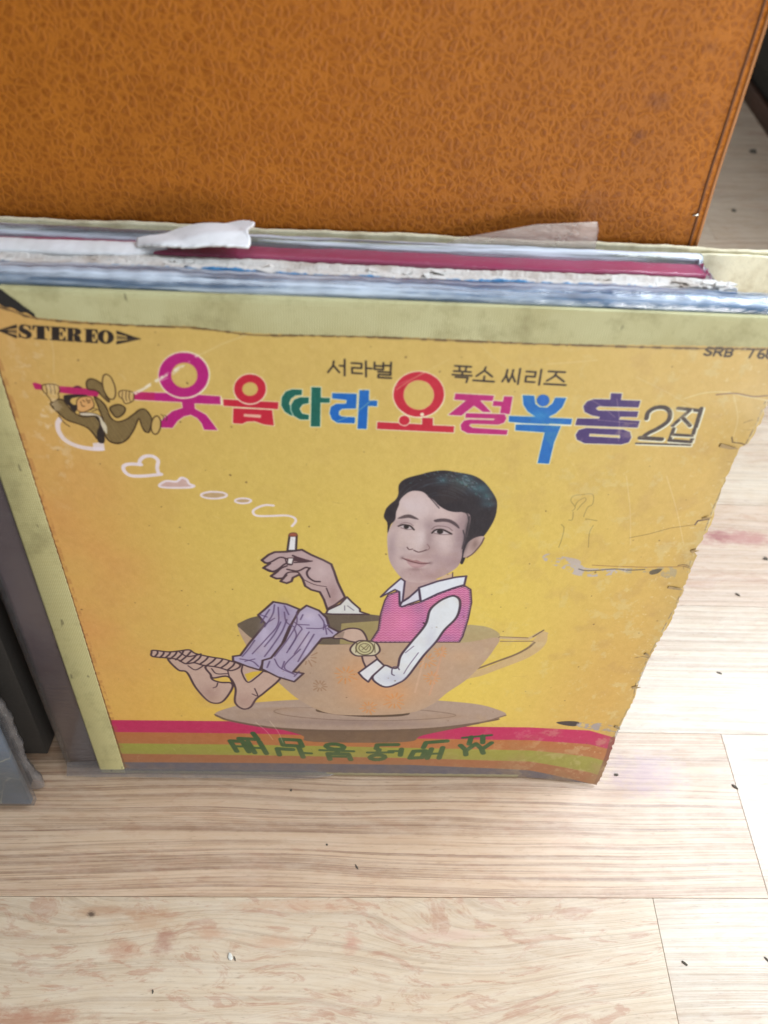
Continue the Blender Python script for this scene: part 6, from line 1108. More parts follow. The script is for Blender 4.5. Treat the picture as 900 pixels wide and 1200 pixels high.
('s',(58,40,20),0.3,[(44.7,269.0),(44.8,267.9),(46.1,268.5)],{'s':1}),
('s',(58,40,20),0.3,[(42.1,267.6),(42.4,265.6),(43.3,265.6)],{'s':1}),
('s',(58,40,20),0.3,[(44.8,267.1),(45.8,267.5)],{'s':1}),
('s',(58,40,20),0.3,[(45.7,263.2),(47.6,264.0)],{'s':1}),
('s',(120,106,60),0.3,[(251.1,218.3),(252.0,220.5),(249.2,224.3),(250.1,227.0),(254.2,227.9),(257.6,228.4),(259.1,226.3),(259.4,222.5),(257.7,220.7),(257.1,216.8),(257.1,215.1)],{'s':1,'a':0.75}),
('s',(120,106,60),0.31,[(253.2,218.9),(254.6,222.3),(255.9,224.5),(255.1,226.1),(252.5,223.9),(251.8,221.1)],{'s':1,'a':0.75}),
('s',(120,106,60),0.32,[(251.7,217.8),(252.2,213.3),(250.5,213.0)],{'s':1,'a':0.75}),
('s',(120,106,60),0.32,[(258.2,214.0),(263.7,213.1)],{'s':1,'a':0.75}),
('s',(120,106,60),0.33,[(247.7,210.3),(249.4,208.0),(249.7,201.6),(249.3,196.2)],{'s':1,'a':0.75}),
('s',(120,106,60),0.32,[(262.6,210.2),(261.9,205.5),(263.4,196.7)],{'s':1,'a':0.75}),
('p',(176,168,176),[[(242.7,189.3),(244.8,192.1),(251.4,190.8),(260.6,188.6),(264.5,183.7),(273.5,183.3),(286.5,183.7),(283.5,180.5),(271.0,177.8),(261.4,178.5),(255.0,182.2),(246.9,185.7)]],{'s':1,'a':0.85,'r':3.6}),
('p',(150,146,136),[[(286.4,183.9),(297.4,185.0),(308.5,185.4),(310.4,177.5),(304.9,178.6),(298.3,181.6),(286.3,180.6)]],{'s':1,'a':0.6,'r':3}),
('s',(84,80,76),0.64,[(261.9,182.6),(265.4,181.7),(271.9,182.2),(279.1,183.2),(286.8,182.7),(294.1,183.4)],{'s':1,'a':0.85}),
('p',(70,66,58),[[(297.0,182.2),(299.6,183.8),(302.6,183.9),(301.3,181.1),(298.0,180.0)]],{'s':1,'a':0.9}),
('s',(130,90,56),0.5,[(267.9,185.4),(278.7,185.0),(293.7,184.9),(308.5,185.7),(314.7,186.6)],{'a':0.6}),
('s',(90,70,46),0.5,[(309.6,186.7),(312.6,187.3),(315.8,186.1)],{'s':1}),
('s',(120,96,52),0.42,[(281.4,203.3),(289.7,205.9),(299.3,210.1),(310.2,212.4)],{'a':0.6}),
('s',(70,50,50),0.69,[(309.9,212.3),(310.4,214.6),(315.4,215.7)],{}),
('p',(60,52,50),[[(275.4,58.8),(282.5,60.2),(288.9,59.1),(287.4,55.2),(279.8,56.3)]],{'s':1}),
('p',(150,142,146),[[(287.7,58.4),(300.2,58.7),(315.4,53.9),(316.0,50.0),(302.0,51.0),(289.8,54.6)]],{'s':1,'a':0.9,'r':3.8}),
('s',(218,206,160),0.38,[(284.1,278.1),(291.9,281.2),(300.5,281.9),(308.0,280.6),(318.1,279.4)],{'s':1,'a':0.8}),
('s',(90,66,70),0.5,[(296.7,280.6),(304.1,281.6),(311.5,280.7),(317.3,281.4)],{'s':1,'a':0.7}),
('s',(70,52,30),0.53,[(309.5,261.3),(310.8,258.7),(314.6,258.4),(317.6,257.2)],{'a':0.85}),
('s',(222,210,168),0.35,[(303.7,280.8),(308.6,270.9),(310.1,261.7)],{'s':1,'a':0.5}),
('s',(212,200,150),0.4,[(316.8,221.1),(313.1,225.0),(317.8,218.1)],{'a':0.7}),
('s',(96,72,40),0.5,[(312.5,186.2),(318.1,184.7)],{'a':0.8}),
('s',(226,206,190),0.43,[(64.6,272.7),(71.9,276.8),(78.9,280.1),(89.1,288.7)],{'a':0.7,'r':2.2}),
('s',(226,214,190),1.14,[(64.5,272.3),(69.0,275.2),(74.1,278.8),(81.3,283.2),(89.8,289.1)],{'a':0.95,'r':3.2}),
('s',(232,222,200),0.64,[(61.0,271.0),(69.0,275.6),(75.5,279.3),(83.5,284.8),(91.2,290.2)],{'a':0.7,'r':1.2}),
('s',(226,214,180),0.31,[(89.8,289.1),(100.8,295.2),(110.0,299.1)],{'a':0.4}),
('s',(222,212,170),0.36,[(159.4,274.1),(169.3,280.7),(179.0,286.3),(187.2,291.9)],{'a':0.75,'r':0.5}),
('s',(222,212,170),0.3,[(144.2,262.2),(151.1,265.7),(159.4,274.1)],{'a':0.6}),
('s',(214,200,150),0.28,[(196.1,300.9),(203.3,294.0),(212.7,286.9)],{'a':0.35,'s':1}),
('s',(214,200,160),0.3,[(262.3,287.0),(276.2,280.9),(289.6,274.3)],{'a':0.45}),
('s',(224,210,180),0.23,[(245.8,276.6),(252.7,272.5),(258.4,268.2)],{'s':1,'a':0.5}),
('s',(224,210,180),0.23,[(256.9,277.0),(260.5,267.0),(262.8,256.5)],{'s':1,'a':0.5}),
('s',(224,210,180),0.23,[(251.6,266.7),(261.5,266.0),(269.9,265.3)],{'s':1,'a':0.5}),
('s',(224,210,180),0.21,[(59.3,280.9),(61.0,279.4),(61.4,277.9)],{'s':1,'a':0.5}),
('s',(224,210,180),0.4,[(9.6,48.7),(11.1,41.1),(10.7,33.3)],{'s':1,'a':0.5}),
('s',(224,210,180),0.4,[(107.0,55.9),(111.5,45.0),(114.1,33.7)],{'s':1,'a':0.5}),
('s',(224,210,180),0.4,[(98.9,54.1),(104.5,45.7),(108.1,37.1)],{'s':1,'a':0.5}),
('s',(224,210,180),0.21,[(36.7,296.1),(36.2,288.2),(34.3,279.9)],{'s':1,'a':0.5}),
('s',(224,210,180),0.21,[(225.5,291.2),(236.1,292.5),(245.3,293.8)],{'s':1,'a':0.5}),
('s',(224,210,180),0.27,[(288.4,239.5),(298.7,220.5),(308.3,200.0)],{'s':1,'a':0.5}),
('s',(224,210,180),0.27,[(270.7,238.8),(277.4,219.8),(283.0,199.1)],{'s':1,'a':0.5}),
('s',(96,76,52),0.54,[(20.7,306.6),(26.3,304.6),(32.9,302.5),(52.5,301.4),(70.7,301.3),(89.6,301.2),(101.2,300.2),(113.2,299.1),(135.7,299.8),(161.6,300.0),(197.5,299.7),(243.9,299.8),(277.3,300.2),(310.7,301.2),(322.5,301.7)],{'s':1,'a':0.8}),
('s',(58,44,32),0.74,[(20.7,306.6),(26.3,304.6),(32.9,302.5),(52.5,301.4),(70.7,301.3),(89.6,301.2),(101.2,300.2),(113.2,299.1),(135.7,299.8),(161.6,300.0),(197.5,299.7),(243.9,299.8),(277.3,300.2),(310.7,301.2),(322.5,301.7)],{'s':1,'a':0.75,'r':3.0}),
('s',(110,86,50),1.68,[(20.7,306.6),(26.3,304.6),(32.9,302.5),(52.5,301.4),(70.7,301.3),(89.6,301.2),(101.2,300.2),(113.2,299.1),(135.7,299.8),(161.6,300.0),(197.5,299.7),(243.9,299.8),(277.3,300.2),(310.7,301.2),(322.5,301.7)],{'s':1,'a':0.35,'r':2}),
('s',(110,72,42),0.81,[(13.7,308.6),(13.7,279.4),(14.1,228.7),(14.9,155.3),(15.1,88.4),(15.9,4.1)],{'s':1,'a':0.8}),
('s',(70,48,30),1.02,[(13.7,308.6),(13.7,279.4),(14.1,228.7),(14.9,155.3),(15.1,88.4),(15.9,4.1)],{'s':1,'a':0.7,'r':3.2}),
('s',(150,92,50),3.05,[(14.3,308.7),(14.4,279.5),(14.8,228.7),(15.7,155.4),(16.1,88.4),(17.0,4.2)],{'s':1,'a':0.35,'r':2}),
('s',(224,210,172),1.1,[(317.5,279.4),(317.0,268.3),(316.9,256.8),(315.9,238.1),(315.5,222.1),(316.2,206.7),(314.4,196.9),(315.8,184.6),(317.1,169.4),(316.8,155.8),(314.4,123.1),(313.4,99.0),(316.1,83.6),(313.7,55.6),(313.6,41.5)],{'a':0.7,'r':3.4}),
('s',(92,70,44),0.7,[(317.3,278.6),(316.8,267.5),(316.6,255.9),(315.6,237.2),(315.2,221.1),(315.9,205.6),(314.1,195.8),(315.5,183.5),(316.8,168.2),(316.5,154.5),(314.1,121.7),(313.1,97.5),(315.7,82.0),(313.4,53.8),(313.2,39.7)],{'a':0.6,'r':2.2}),
('s',(104,48,48),3.7,[(313.4,43.3),(314.2,27.0),(312.9,9.8),(310.8,-10.2)],{'a':0.75}),
('s',(220,206,160),0.46,[(317.6,275.7),(317.3,275.1),(316.3,275.7)],{'s':1,'a':0.6989173841880092,'r':1.5}),
('s',(104,82,52),0.36,[(317.2,265.7),(315.2,265.5),(312.8,265.3)],{'s':1,'a':0.5725429116899184,'r':1.5}),
('s',(104,82,52),0.49,[(316.1,239.2),(312.9,239.2),(309.5,238.2)],{'s':1,'a':0.476213830252712,'r':1.5}),
('s',(104,82,52),0.43,[(316.0,235.9),(315.0,234.2),(313.0,233.9)],{'s':1,'a':0.7887428860299381,'r':1.5}),
('s',(222,210,170),0.59,[(316.0,214.7),(314.1,212.9),(310.8,213.7)],{'s':1,'a':0.5065248655513865,'r':1.5}),
('s',(222,210,170),0.54,[(315.5,201.7),(312.5,200.9),(308.0,204.0)],{'s':1,'a':0.6297041111619128,'r':1.5}),
('s',(222,210,170),0.58,[(314.9,194.6),(312.0,194.7),(309.0,193.9)],{'s':1,'a':0.6074467404721193,'r':1.5}),
('s',(222,210,170),0.57,[(316.1,182.6),(315.2,184.2),(315.3,181.1)],{'s':1,'a':0.7273084759874715,'r':1.5}),
('s',(222,210,170),0.56,[(317.1,161.6),(314.9,163.9),(312.5,165.5)],{'s':1,'a':0.6814443956107566,'r':1.5}),
('s',(220,206,160),0.35,[(316.5,148.2),(314.3,147.5),(310.3,151.7)],{'s':1,'a':0.35244382719798323,'r':1.5}),
('s',(222,210,170),0.74,[(314.5,118.6),(310.7,118.5),(305.7,121.0)],{'s':1,'a':0.46936606808214176,'r':1.5}),
('s',(104,82,52),0.66,[(314.7,92.9),(314.0,91.6),(312.1,92.8)],{'s':1,'a':0.46877122292851486,'r':1.5}),
('s',(220,206,160),0.41,[(316.2,82.1),(311.8,80.2),(304.6,87.4)],{'s':1,'a':0.6703713034214929,'r':1.5}),
('s',(104,82,52),0.44,[(314.0,54.9),(310.6,52.4),(305.7,54.4)],{'s':1,'a':0.7424296057835865,'r':1.5}),
('s',(104,82,52),0.43,[(317.3,270.1),(314.5,270.2),(311.9,268.8)],{'s':1,'a':0.763051553920312,'r':1.5}),
('s',(222,210,170),0.42,[(317.2,267.1),(316.4,267.0),(315.8,265.4)],{'s':1,'a':0.5624057943735522,'r':1.5}),
('s',(104,82,52),0.33,[(316.6,248.7),(313.2,248.1),(308.5,250.4)],{'s':1,'a':0.3533419159821377,'r':1.5}),
('s',(220,206,160),0.35,[(315.9,231.8),(314.1,230.1),(311.3,230.4)],{'s':1,'a':0.420887004070018,'r':1.5}),
('s',(222,210,170),0.51,[(316.2,210.1),(312.3,210.5),(308.1,210.4)],{'s':1,'a':0.6428478992189832,'r':1.5}),
('s',(222,210,170),0.47,[(315.3,200.7),(313.6,202.5),(312.0,202.8)],{'s':1,'a':0.3862720372337454,'r':1.5}),
('s',(220,206,160),0.3,[(315.2,191.3),(314.1,192.3),(312.3,194.2)],{'s':1,'a':0.6922879616501094,'r':1.5}),
('s',(104,82,52),0.4,[(316.1,182.9),(315.3,181.0),(311.5,187.3)],{'s':1,'a':0.5295382515574089,'r':1.5}),
('s',(104,82,52),0.54,[(317.1,161.3),(316.4,160.2),(315.3,158.5)],{'s':1,'a':0.6866761735503142,'r':1.5}),
('s',(222,210,170),0.41,[(315.0,128.2),(312.9,126.7),(308.9,130.6)],{'s':1,'a':0.36435114569622834,'r':1.5}),
('s',(104,82,52),0.74,[(314.5,118.2),(310.6,119.1),(306.9,118.0)],{'s':1,'a':0.7164984357680225,'r':1.5}),
('s',(220,206,160),0.57,[(315.2,90.2),(312.5,91.2),(310.7,87.1)],{'s':1,'a':0.6606507852074367,'r':1.5}),
]

PX = 5.0; U0, V0, U1, V1 = -2.0, -8.0, 323.0, 317.0
TW, TH = int((U1 - U0) * PX), int((V1 - V0) * PX)
def smooth_noise(h, w, cell, seed, octv=4, pers=.55, ax=1.0, ay=1.0):
    r = np.random.default_rng(seed); out = np.zeros((h, w), np.float32); amp = 1; tot = 0
    for o in range(octv):
        cx, cy = max(2, int(w / (cell * ax)) + 2), max(2, int(h / (cell * ay)) + 2); g = r.random((cy + 1, cx + 1)).astype(np.float32)
        yy = np.linspace(0, cy - 1.001, h); xx = np.linspace(0, cx - 1.001, w); iy = yy.astype(int); ix = xx.astype(int)
        fy = (yy - iy)[:, None]; fx = (xx - ix)[None, :]; fy = fy * fy * (3 - 2 * fy); fx = fx * fx * (3 - 2 * fx)
        a = g[iy][:, ix]; b = g[iy][:, ix + 1]; c = g[iy + 1][:, ix]; d = g[iy + 1][:, ix + 1]
        out += amp * ((a * (1 - fx) + b * fx) * (1 - fy) + (c * (1 - fx) + d * fx) * fy); tot += amp; amp *= pers; cell /= 2.1
        if cell < 1.5: break
    return out / tot
def to_px(p): return np.array([((x - U0) * PX, (y - V0) * PX) for x, y in p], float)
def crom(p, closed, n=5):
    p = np.asarray(p, float)
    if len(p) < 3: return p
    q = np.vstack([p[-1:], p, p[:2]]) if closed else np.vstack([2 * p[:1] - p[1:2], p, 2 * p[-1:] - p[-2:-1]])
    out = []
    for i in range(1, len(q) - 2):
        a, b, c, d = q[i - 1:i + 3]
        for t in np.arange(n) / n: out.append(.5 * ((2 * b) + (c - a) * t + (2 * a - 5 * b + 4 * c - d) * t * t + (3 * b - a - 3 * c + d) * t ** 3))
    if not closed: out.append(p[-1])
    return np.array(out)
def win(pts, pad):
    x0 = max(0, int(pts[:, 0].min() - pad)); x1 = min(TW, int(pts[:, 0].max() + pad) + 2); y0 = max(0, int(pts[:, 1].min() - pad)); y1 = min(TH, int(pts[:, 1].max() + pad) + 2)
    return x0, x1, y0, y1
def fill_mask(rings, ss=3):
    allp = np.vstack(rings); x0, x1, y0, y1 = win(allp, 1)
    if x1 <= x0 or y1 <= y0: return None
    H, W = (y1 - y0) * ss, (x1 - x0) * ss; m_ = np.zeros((H, W), bool); ys = y0 + (np.arange(H) + .5) / ss
    toggles = np.zeros((H, W + 1), np.int32)
    for r_ in rings:
        for (ax, ay), (bx, by) in zip(r_, np.roll(r_, -1, 0)):
            if ay == by: continue
            lo, hi = min(ay, by), max(ay, by); k = np.where((ys >= lo) & (ys < hi))[0]
            if not len(k): continue
            xi = ax + (ys[k] - ay) * (bx - ax) / (by - ay); c = np.clip(np.ceil((xi - x0) * ss - .5), 0, W).astype(int); np.add.at(toggles, (k, c), 1)
    m_ = (np.cumsum(toggles[:, :W], 1) % 2).astype(np.float32)
    return (x0, x1, y0, y1), m_.reshape(y1 - y0, ss, x1 - x0, ss).mean((1, 3))
def stroke_mask(p, w):
    x0, x1, y0, y1 = win(p, w / 2 + 2)
    if x1 <= x0 or y1 <= y0: return None
    m_ = np.zeros((y1 - y0, x1 - x0), np.float32)
    for (ax, ay), (bx, by) in zip(p[:-1], p[1:]):
        sx0, sx1, sy0, sy1 = win(np.array([(ax, ay), (bx, by)]), w / 2 + 2)
        if sx1 <= sx0 or sy1 <= sy0: continue
        X, Y = np.meshgrid(np.arange(sx0, sx1) + .5, np.arange(sy0, sy1) + .5); dx, dy = bx - ax, by - ay; L = dx * dx + dy * dy + 1e-9
        t = np.clip(((X - ax) * dx + (Y - ay) * dy) / L, 0, 1); d = np.hypot(X - ax - t * dx, Y - ay - t * dy)
        s_ = m_[sy0 - y0:sy1 - y0, sx0 - x0:sx1 - x0]; np.maximum(s_, np.clip(w / 2 - d + .5, 0, 1) * min(1, w / 1.0), out=s_)
    return (x0, x1, y0, y1), m_
def paint_sleeve():
    yy, xx = np.mgrid[0:TH, 0:TW].astype(np.float32); U = xx / PX + U0; V = yy / PX + V0
    n1 = smooth_noise(TH, TW, 260, 1); n2 = smooth_noise(TH, TW, 60, 2); n3 = smooth_noise(TH, TW, 12, 3, 3)
    def C(*c): return np.array(c, np.float32)
    # the printed ground: orange at the spine and the lower left, yellow in the middle paled by painted-in sheen, ochre at the worn right side
    img = np.zeros((TH, TW, 3), np.float32) + C(207, 181, 92)
    def lay(mask, col): nonlocal img; mask = np.clip(mask, 0, 1)[..., None]; img = img * (1 - mask) + C(*col) * mask
    lay(1.0 * np.exp(-((U - 10) / 52) ** 2) * (.8 + .4 * (n1 - .5) * 2), (208, 146, 84))
    lay(.9 * np.exp(-((U - 120) / 110) ** 2 - ((V - 40) / 60) ** 2), (216, 176, 74))
    lay(.75 * np.exp(-((U - 215) / 70) ** 2 - ((V - 110) / 100) ** 2), (218, 193, 86))
    lay(.7 * np.exp(-((U - 320) / 60) ** 2), (200, 164, 94))
    lay(.55 * np.clip((V - 205) / 80, 0, 1), (199, 168, 102))
    lay(.45 * np.exp(-((U - 300) / 40) ** 2 - ((V - 90) / 80) ** 2), (190, 146, 74))
    clipm = None
    def comp(res, col, a, rough=0):
        if res is None: return
        (x0, x1, y0, y1), m_ = res; m_ = m_ * a
        if clipm is not None: m_ = m_ * clipm[y0:y1, x0:x1]
        if rough: m_ = m_ * np.clip((n3[y0:y1, x0:x1] - .42) * 5 * rough / 2, 0, 1)
        s_ = img[y0:y1, x0:x1]; s_ += (C(*col) - s_) * m_[..., None]
    for op in ART:
        k = op[0]
        if k == 'p':
            _, col, rings, o = op; R_ = [crom(to_px(r_), True) if o.get('s') else to_px(r_) for r_ in rings]
            if 'u' in o:
                for r_ in R_: comp(stroke_mask(np.vstack([r_, r_[:1]]), o['u'][1] * PX), o['u'][0], .8)
            comp(fill_mask(R_), col, o.get('a', 1), o.get('r', 0))
            if 'o' in o:
                for r_ in R_: comp(stroke_mask(np.vstack([r_, r_[:1]]), o['o'][1] * PX), o['o'][0], .95)
        elif k == 's':
            _, col, w, pts, o = op; p = to_px(pts)
            if o.get('s') or o.get('c'): p = crom(p, bool(o.get('c')))
            if o.get('c'): p = np.vstack([p, p[:1]])
            comp(stroke_mask(p, w * PX), col, o.get('a', 1), o.get('r', 0))
        elif k == 'g':
            _, col, c, rx, ry, a, o = op; cx, cy = to_px([c])[0]; rx *= PX; ry *= PX; pad = 2.5 * max(rx, ry)
            x0, x1, y0, y1 = win(np.array([(cx, cy)]), pad); X, Y = np.meshgrid(np.arange(x0, x1), np.arange(y0, y1))
            comp(((x0, x1, y0, y1), np.exp(-((X - cx) / rx) ** 2 - ((Y - cy) / ry) ** 2).astype(np.float32)), col, a)
        elif k == 'clip':
            p = to_px(op[1]); p = crom(p, True) if op[2].get('s') else p; clipm = np.zeros((TH, TW), np.float32); (x0, x1, y0, y1), m_ = fill_mask([p]); clipm[y0:y1, x0:x1] = m_
        elif k == 'noclip': clipm = None
        elif k == 'zig':
            _, col, w, quad, rows, cols = op; q = np.array(quad)
            for r_ in range(rows):
                t = r_ / (rows - 1); a = q[0] * (1 - t) + q[3] * t; b = q[1] * (1 - t) + q[2] * t; dv = (q[3] - q[0]) / rows * .3
                pts = [a + (b - a) * i / cols + dv * (1 if i % 2 else -1) for i in range(cols + 1)]
                comp(stroke_mask(to_px(pts), w * PX * 1.5), col, .75)
    lay(.20 * np.clip(1.3 - V / 32, 0, 1), (140, 124, 92))
    # age: foxing, rubbed ink, fine scratches, soiled right edge
    def agelay(mask, col): lay(mask, col)
    agelay(.22 * np.clip((n2 - .55) * 6, 0, 1) * np.clip((U - 150) / 150, .25, 1), (168, 132, 84))
    agelay(.35 * np.clip((smooth_noise(TH, TW, 40, 9, 5, .7) - .60) * 12, 0, 1) * np.clip((U - 190) / 110, 0, 1), (206, 194, 150))
    agelay(.5 * np.clip((smooth_noise(TH, TW, 9, 10, 3, .7) - .74) * 12, 0, 1) * np.clip(1.2 - np.abs(U - 310) / 25, .12, 1), (222, 212, 180))
    agelay(.55 * np.clip((smooth_noise(TH, TW, 24, 12, 4, .7) - .60) * 10, 0, 1) * np.exp(-((U - 27) / 7) ** 2 - ((V - 262) / 34) ** 2), (226, 206, 180))
    agelay(.25 * np.clip(1 - np.abs(U - 318) / 14, 0, 1) * n2 * 2, (160, 140, 96))
    agelay(.42 * np.clip(1 - V / 50, 0, 1) * (.5 + n2), (140, 112, 84))
    r = np.random.default_rng(5)
    for _ in range(240):
        u, v = r.uniform(14, 315), r.uniform(6, 300); L = r.uniform(1, 9) * (1.7 if u > 220 else .8); an = r.uniform(0, 6.28); pts = [(u, v), (u + L * math.cos(an) * .6, v + L * math.sin(an) * .5), (u + L * math.cos(an + .25), v + L * math.sin(an + .25))]
        comp(stroke_mask(crom(to_px(pts), False), r.uniform(.8, 1.3)), (226, 214, 176) if r.random() < .75 else (110, 86, 50), r.uniform(.12, .4), 1.5)
    for _ in range(150):
        u, v = r.uniform(14, 315), r.uniform(4, 300); s_ = r.uniform(.15, .55)
        comp(fill_mask([to_px([(u + s_ * math.cos(q_) * r.uniform(.6, 1.3), v + s_ * math.sin(q_) * r.uniform(.6, 1.3)) for q_ in np.linspace(0, 5.5, 7)])]), (98, 72, 44), r.uniform(.25, .75))
    img += (n3[..., None] - .5) * 9 + (r.random((TH, TW, 1)).astype(np.float32) - .5) * 7
    # print screen softness
    img = (img * 2 + np.roll(img, 1, 0) + np.roll(img, -1, 0) + np.roll(img, 1, 1) + np.roll(img, -1, 1)) / 6
    img = np.clip(img / 255, 0, 1)
    im = bpy.data.images.new('sleeve_print', TW, TH); buf = np.ones((TH, TW, 4), np.float32); buf[..., :3] = img
    im.pixels.foreach_set(buf.ravel()); im.update(); im.pack(); return im
def print_material():
    t = NT('printed_front'); im = paint_sleeve()
    tx = t.n('ShaderNodeTexImage', interpolation='Cubic', extension='EXTEND'); tx.image = im; uvn = t.n('ShaderNodeUVMap'); uvn.uv_map = 'UVMap'; t.put(tx.inputs[0], uvn.outputs[0])
    P = t.coord(); hgt = t.math('ADD', t.math('MULTIPLY', t.noise(P, 18, 5, .6), 1.2), t.math('MULTIPLY', t.noise(P, 260, 4, .6), .25))
    t.bump(hgt, .4, .0016)
    return t.set(Base_Color=tx.outputs[0], Roughness=t.math('MULTIPLY_ADD', t.noise(P, 30, 4), .2, .42), Specular_IOR_Level=.35, Coat_Weight=.22, Coat_Roughness=.38)
M['print'] = print_material()

# ================================================================== THE SETTING
PINK, PURPLE, RUST = (178, 118, 116), (158, 132, 178), (176, 112, 84)
W = {
 'streak': wood('wood_streaked', 1.0, .15, (246, 230, 218), (1.37, .213, 0), [(.346, .003, .030, .017, PURPLE, .38)]),
 'swirl': wood('wood_swirled', .25, .8, (248, 243, 236), (.2, .06, 0), [(.045, -.082, .018, .008, (188, 146, 110), .5), (.033, -.096, .012, .007, RUST, .45), (.055, -.092, .008, .008, (160, 100, 84), .55), (.078, -.088, .012, .005, (190, 140, 110), .5), (.115, -.092, .02, .004, (196, 150, 120), .5), (-.012, -.127, .04, .007, (170, 110, 80), .6), (.158, -.093, .006, .007, (190, 124, 106), .5), (.02, -.077, .03, .004, (176, 132, 100), .5), (.012, -.0785, .003, .002, (60, 40, 30), .8), (.21, -.089, .03, .004, (214, 184, 172), .5), (.13, -.074, .05, .004, (200, 158, 130), .5)]),
 'pale': wood('wood_pale', .35, .1, (244, 243, 243), (5.2, 2.2, 0)),
 'back': wood('wood_knotty', .3, .35, (238, 230, 228), (2.2, .7, 0), [(.468, .1955, .05, .010, PINK, .7), (.45, .197, .014, .007, (150, 84, 90), .5)]),
 'rand': wood('wood_board', .55, .3, (232, 226, 222), None),
}
t_ = plain('seam_dark', (168, 144, 122), .8)
floor = box('floor', -1.6, 2.6, -.7695, 2.9305, -.03, -.0042, mat=t_); floor['kind'] = 'structure'
lo_me = None
rowoff = {}
y = -.7695; row = 0
prng = random.Random(3)
while y < 2.9:
    off = prng.uniform(0, .9)
    special = {-.0695: .4043, -.1695: .3341}
    key = round(y, 4)
    for k_, x_ in special.items():
        if abs(key - k_) < .002: off = x_
    cuts = [-1.6] + [c for c in sorted(off + .92 * i for i in range(-3, 4)) if -1.5 < c < 2.5] + [2.6]
    for a_, b_ in zip(cuts[:-1], cuts[1:]):
        mat = W['rand']
        if abs(key + .0695) < .002 and a_ < .2 < b_: mat = W['streak']
        elif abs(key + .1695) < .002 and a_ < .1 < b_: mat = W['swirl']
        elif abs(key + .1695) < .002 and a_ < .4 < b_: mat = W['pale']
        elif -.02 < key < .25: mat = W['back'] if abs(key - .1305) < .002 else W['pale']
        elif abs(key + .0695) < .002 and a_ < .5 < b_: mat = W['pale']
        g = .00011
        pl = box('plank', a_ + g, b_ - g, y + g, y + .1 - g, -.004, 0, bevel=.00014, seg=1, mat=mat, parent=floor, smooth=False)
    y += .1; row += 1

# dark cabinet standing behind on the right
cab = thing('cabinet', 'dark cabinet with a brown base strip standing on the floor behind the orange case', 'cabinet', (.735, .5, 0))
box('body', 0, .5, 0, 1.5, .022, 1.0, .004, mat=M['cabinet'], parent=cab); box('base_strip', -.006, .5, -.004, 1.5, 0, .0215, .001, mat=M['plinth'], parent=cab)
box('door_panel', -.006, -.0005, .02, .73, .05, .96, .002, mat=M['cabinet'], parent=cab); box('door_panel', -.006, -.0005, .75, 1.48, .05, .96, .002, mat=M['cabinet'], parent=cab)

# ================================================================== ORANGE CASE
case = lean_thing('leather_case', 'large orange grained leather case leaning upright behind the row of record sleeves', 'leather case', .0530, z=.002)
CX = .2915; CH = .62
def case_body():
    bm = bmesh.new(); nx, nz = 40, 32; v, f = [], []
    xs = np.linspace(-.55, CX, nx); zs = np.linspace(0, CH, nz)
    D = .16; r = .0045
    # outline ring loops: front face grid slightly padded, then rounded edge, side and back
    def push(x, z):
        ex = min(x + .55, CX - x); ez = min(z + .0, CH - z) if z > .3 else .3; e = max(0, min(1, min(ex, ez) / .03)); return -.0012 * math.sin(e * math.pi / 2) + .0008 * math.sin(x * 19 + z * 7) * e
    for z in zs:
        for x in xs: v.append((x, push(x, z) , z))
    for j in range(nz - 1):
        for i in range(nx - 1): a = j * nx + i; f.append((a, a + 1, a + nx + 1, a + nx))
    ring = [j * nx + nx - 1 for j in range(nz)] + [(nz - 1) * nx + i for i in range(nx - 2, -1, -1)] + [j * nx for j in range(nz - 2, -1, -1)] + [i for i in range(1, nx - 1)]
    prev = ring
    for k, (o_, d_) in enumerate([(.0016, .0007), (.0028, .0022), (.0032, .0045), (.0032, D)]):
        cur = []
        for idx in ring:
            x, y_, z = v[idx]; sx = 1 if abs(x - CX) < 1e-6 else (-1 if abs(x + .55) < 1e-6 else 0); sz = 1 if abs(z - CH) < 1e-6 else 0
            cur.append(len(v)); v.append((x + sx * o_, y_ + d_ if d_ < D else D, z + sz * o_))
        for a in range(len(ring)): b = (a + 1) % len(ring); f.append((prev[a], prev[b], cur[b], cur[a]))
        prev = cur
    f.append(tuple(prev)); return mesh('body', v, f, True)
link('body', case_body(), M['leather'], case)
def tube(name, pts, r, mat, parent, n=8, caps=True):
    v, f = [], []
    for i, p in enumerate(pts):
        p = Vector(p); d = (Vector(pts[min(i + 1, len(pts) - 1)]) - Vector(pts[max(i - 1, 0)])).normalized(); a = d.orthogonal().normalized() if i == 0 else (a - d * a.dot(d)).normalized(); b = d.cross(a)
        for k in range(n): t = 2 * math.pi * k / n; v.append(p + (a * math.cos(t) + b * math.sin(t)) * r)
    for i in range(len(pts) - 1):
        for k in range(n): q = i * n + k; q2 = i * n + (k + 1) % n; f.append((q, q2, q2 + n, q + n))
    if caps: f.append(tuple(range(n))); f.append(tuple(range(len(v) - n, len(v))))
    return link(name, mesh(name, v, f, True), mat, parent)
wj = wob(5, .0005, (3, 7, 15, 33))
tube('edge_piping', [(CX + .0024 + wj(z), .0010, z) for z in np.linspace(0.001, CH, 60)], .00095, M['piping'], case)
tube('edge_piping', [(x, .0010, CH + .0026) for x in np.linspace(-.549, CX, 40)], .00095, M['piping'], case)
tube('seam', [(CX - .0008 + wj(z) * 1.3, .0002, z) for z in np.linspace(0.001, CH - .001, 80)], .0007, M['seam'], case)
tube('staple', [(CX - .0035, -.0006, .3335), (CX - .0012, -.0009, .3338)], .0004, M['metal'], case)

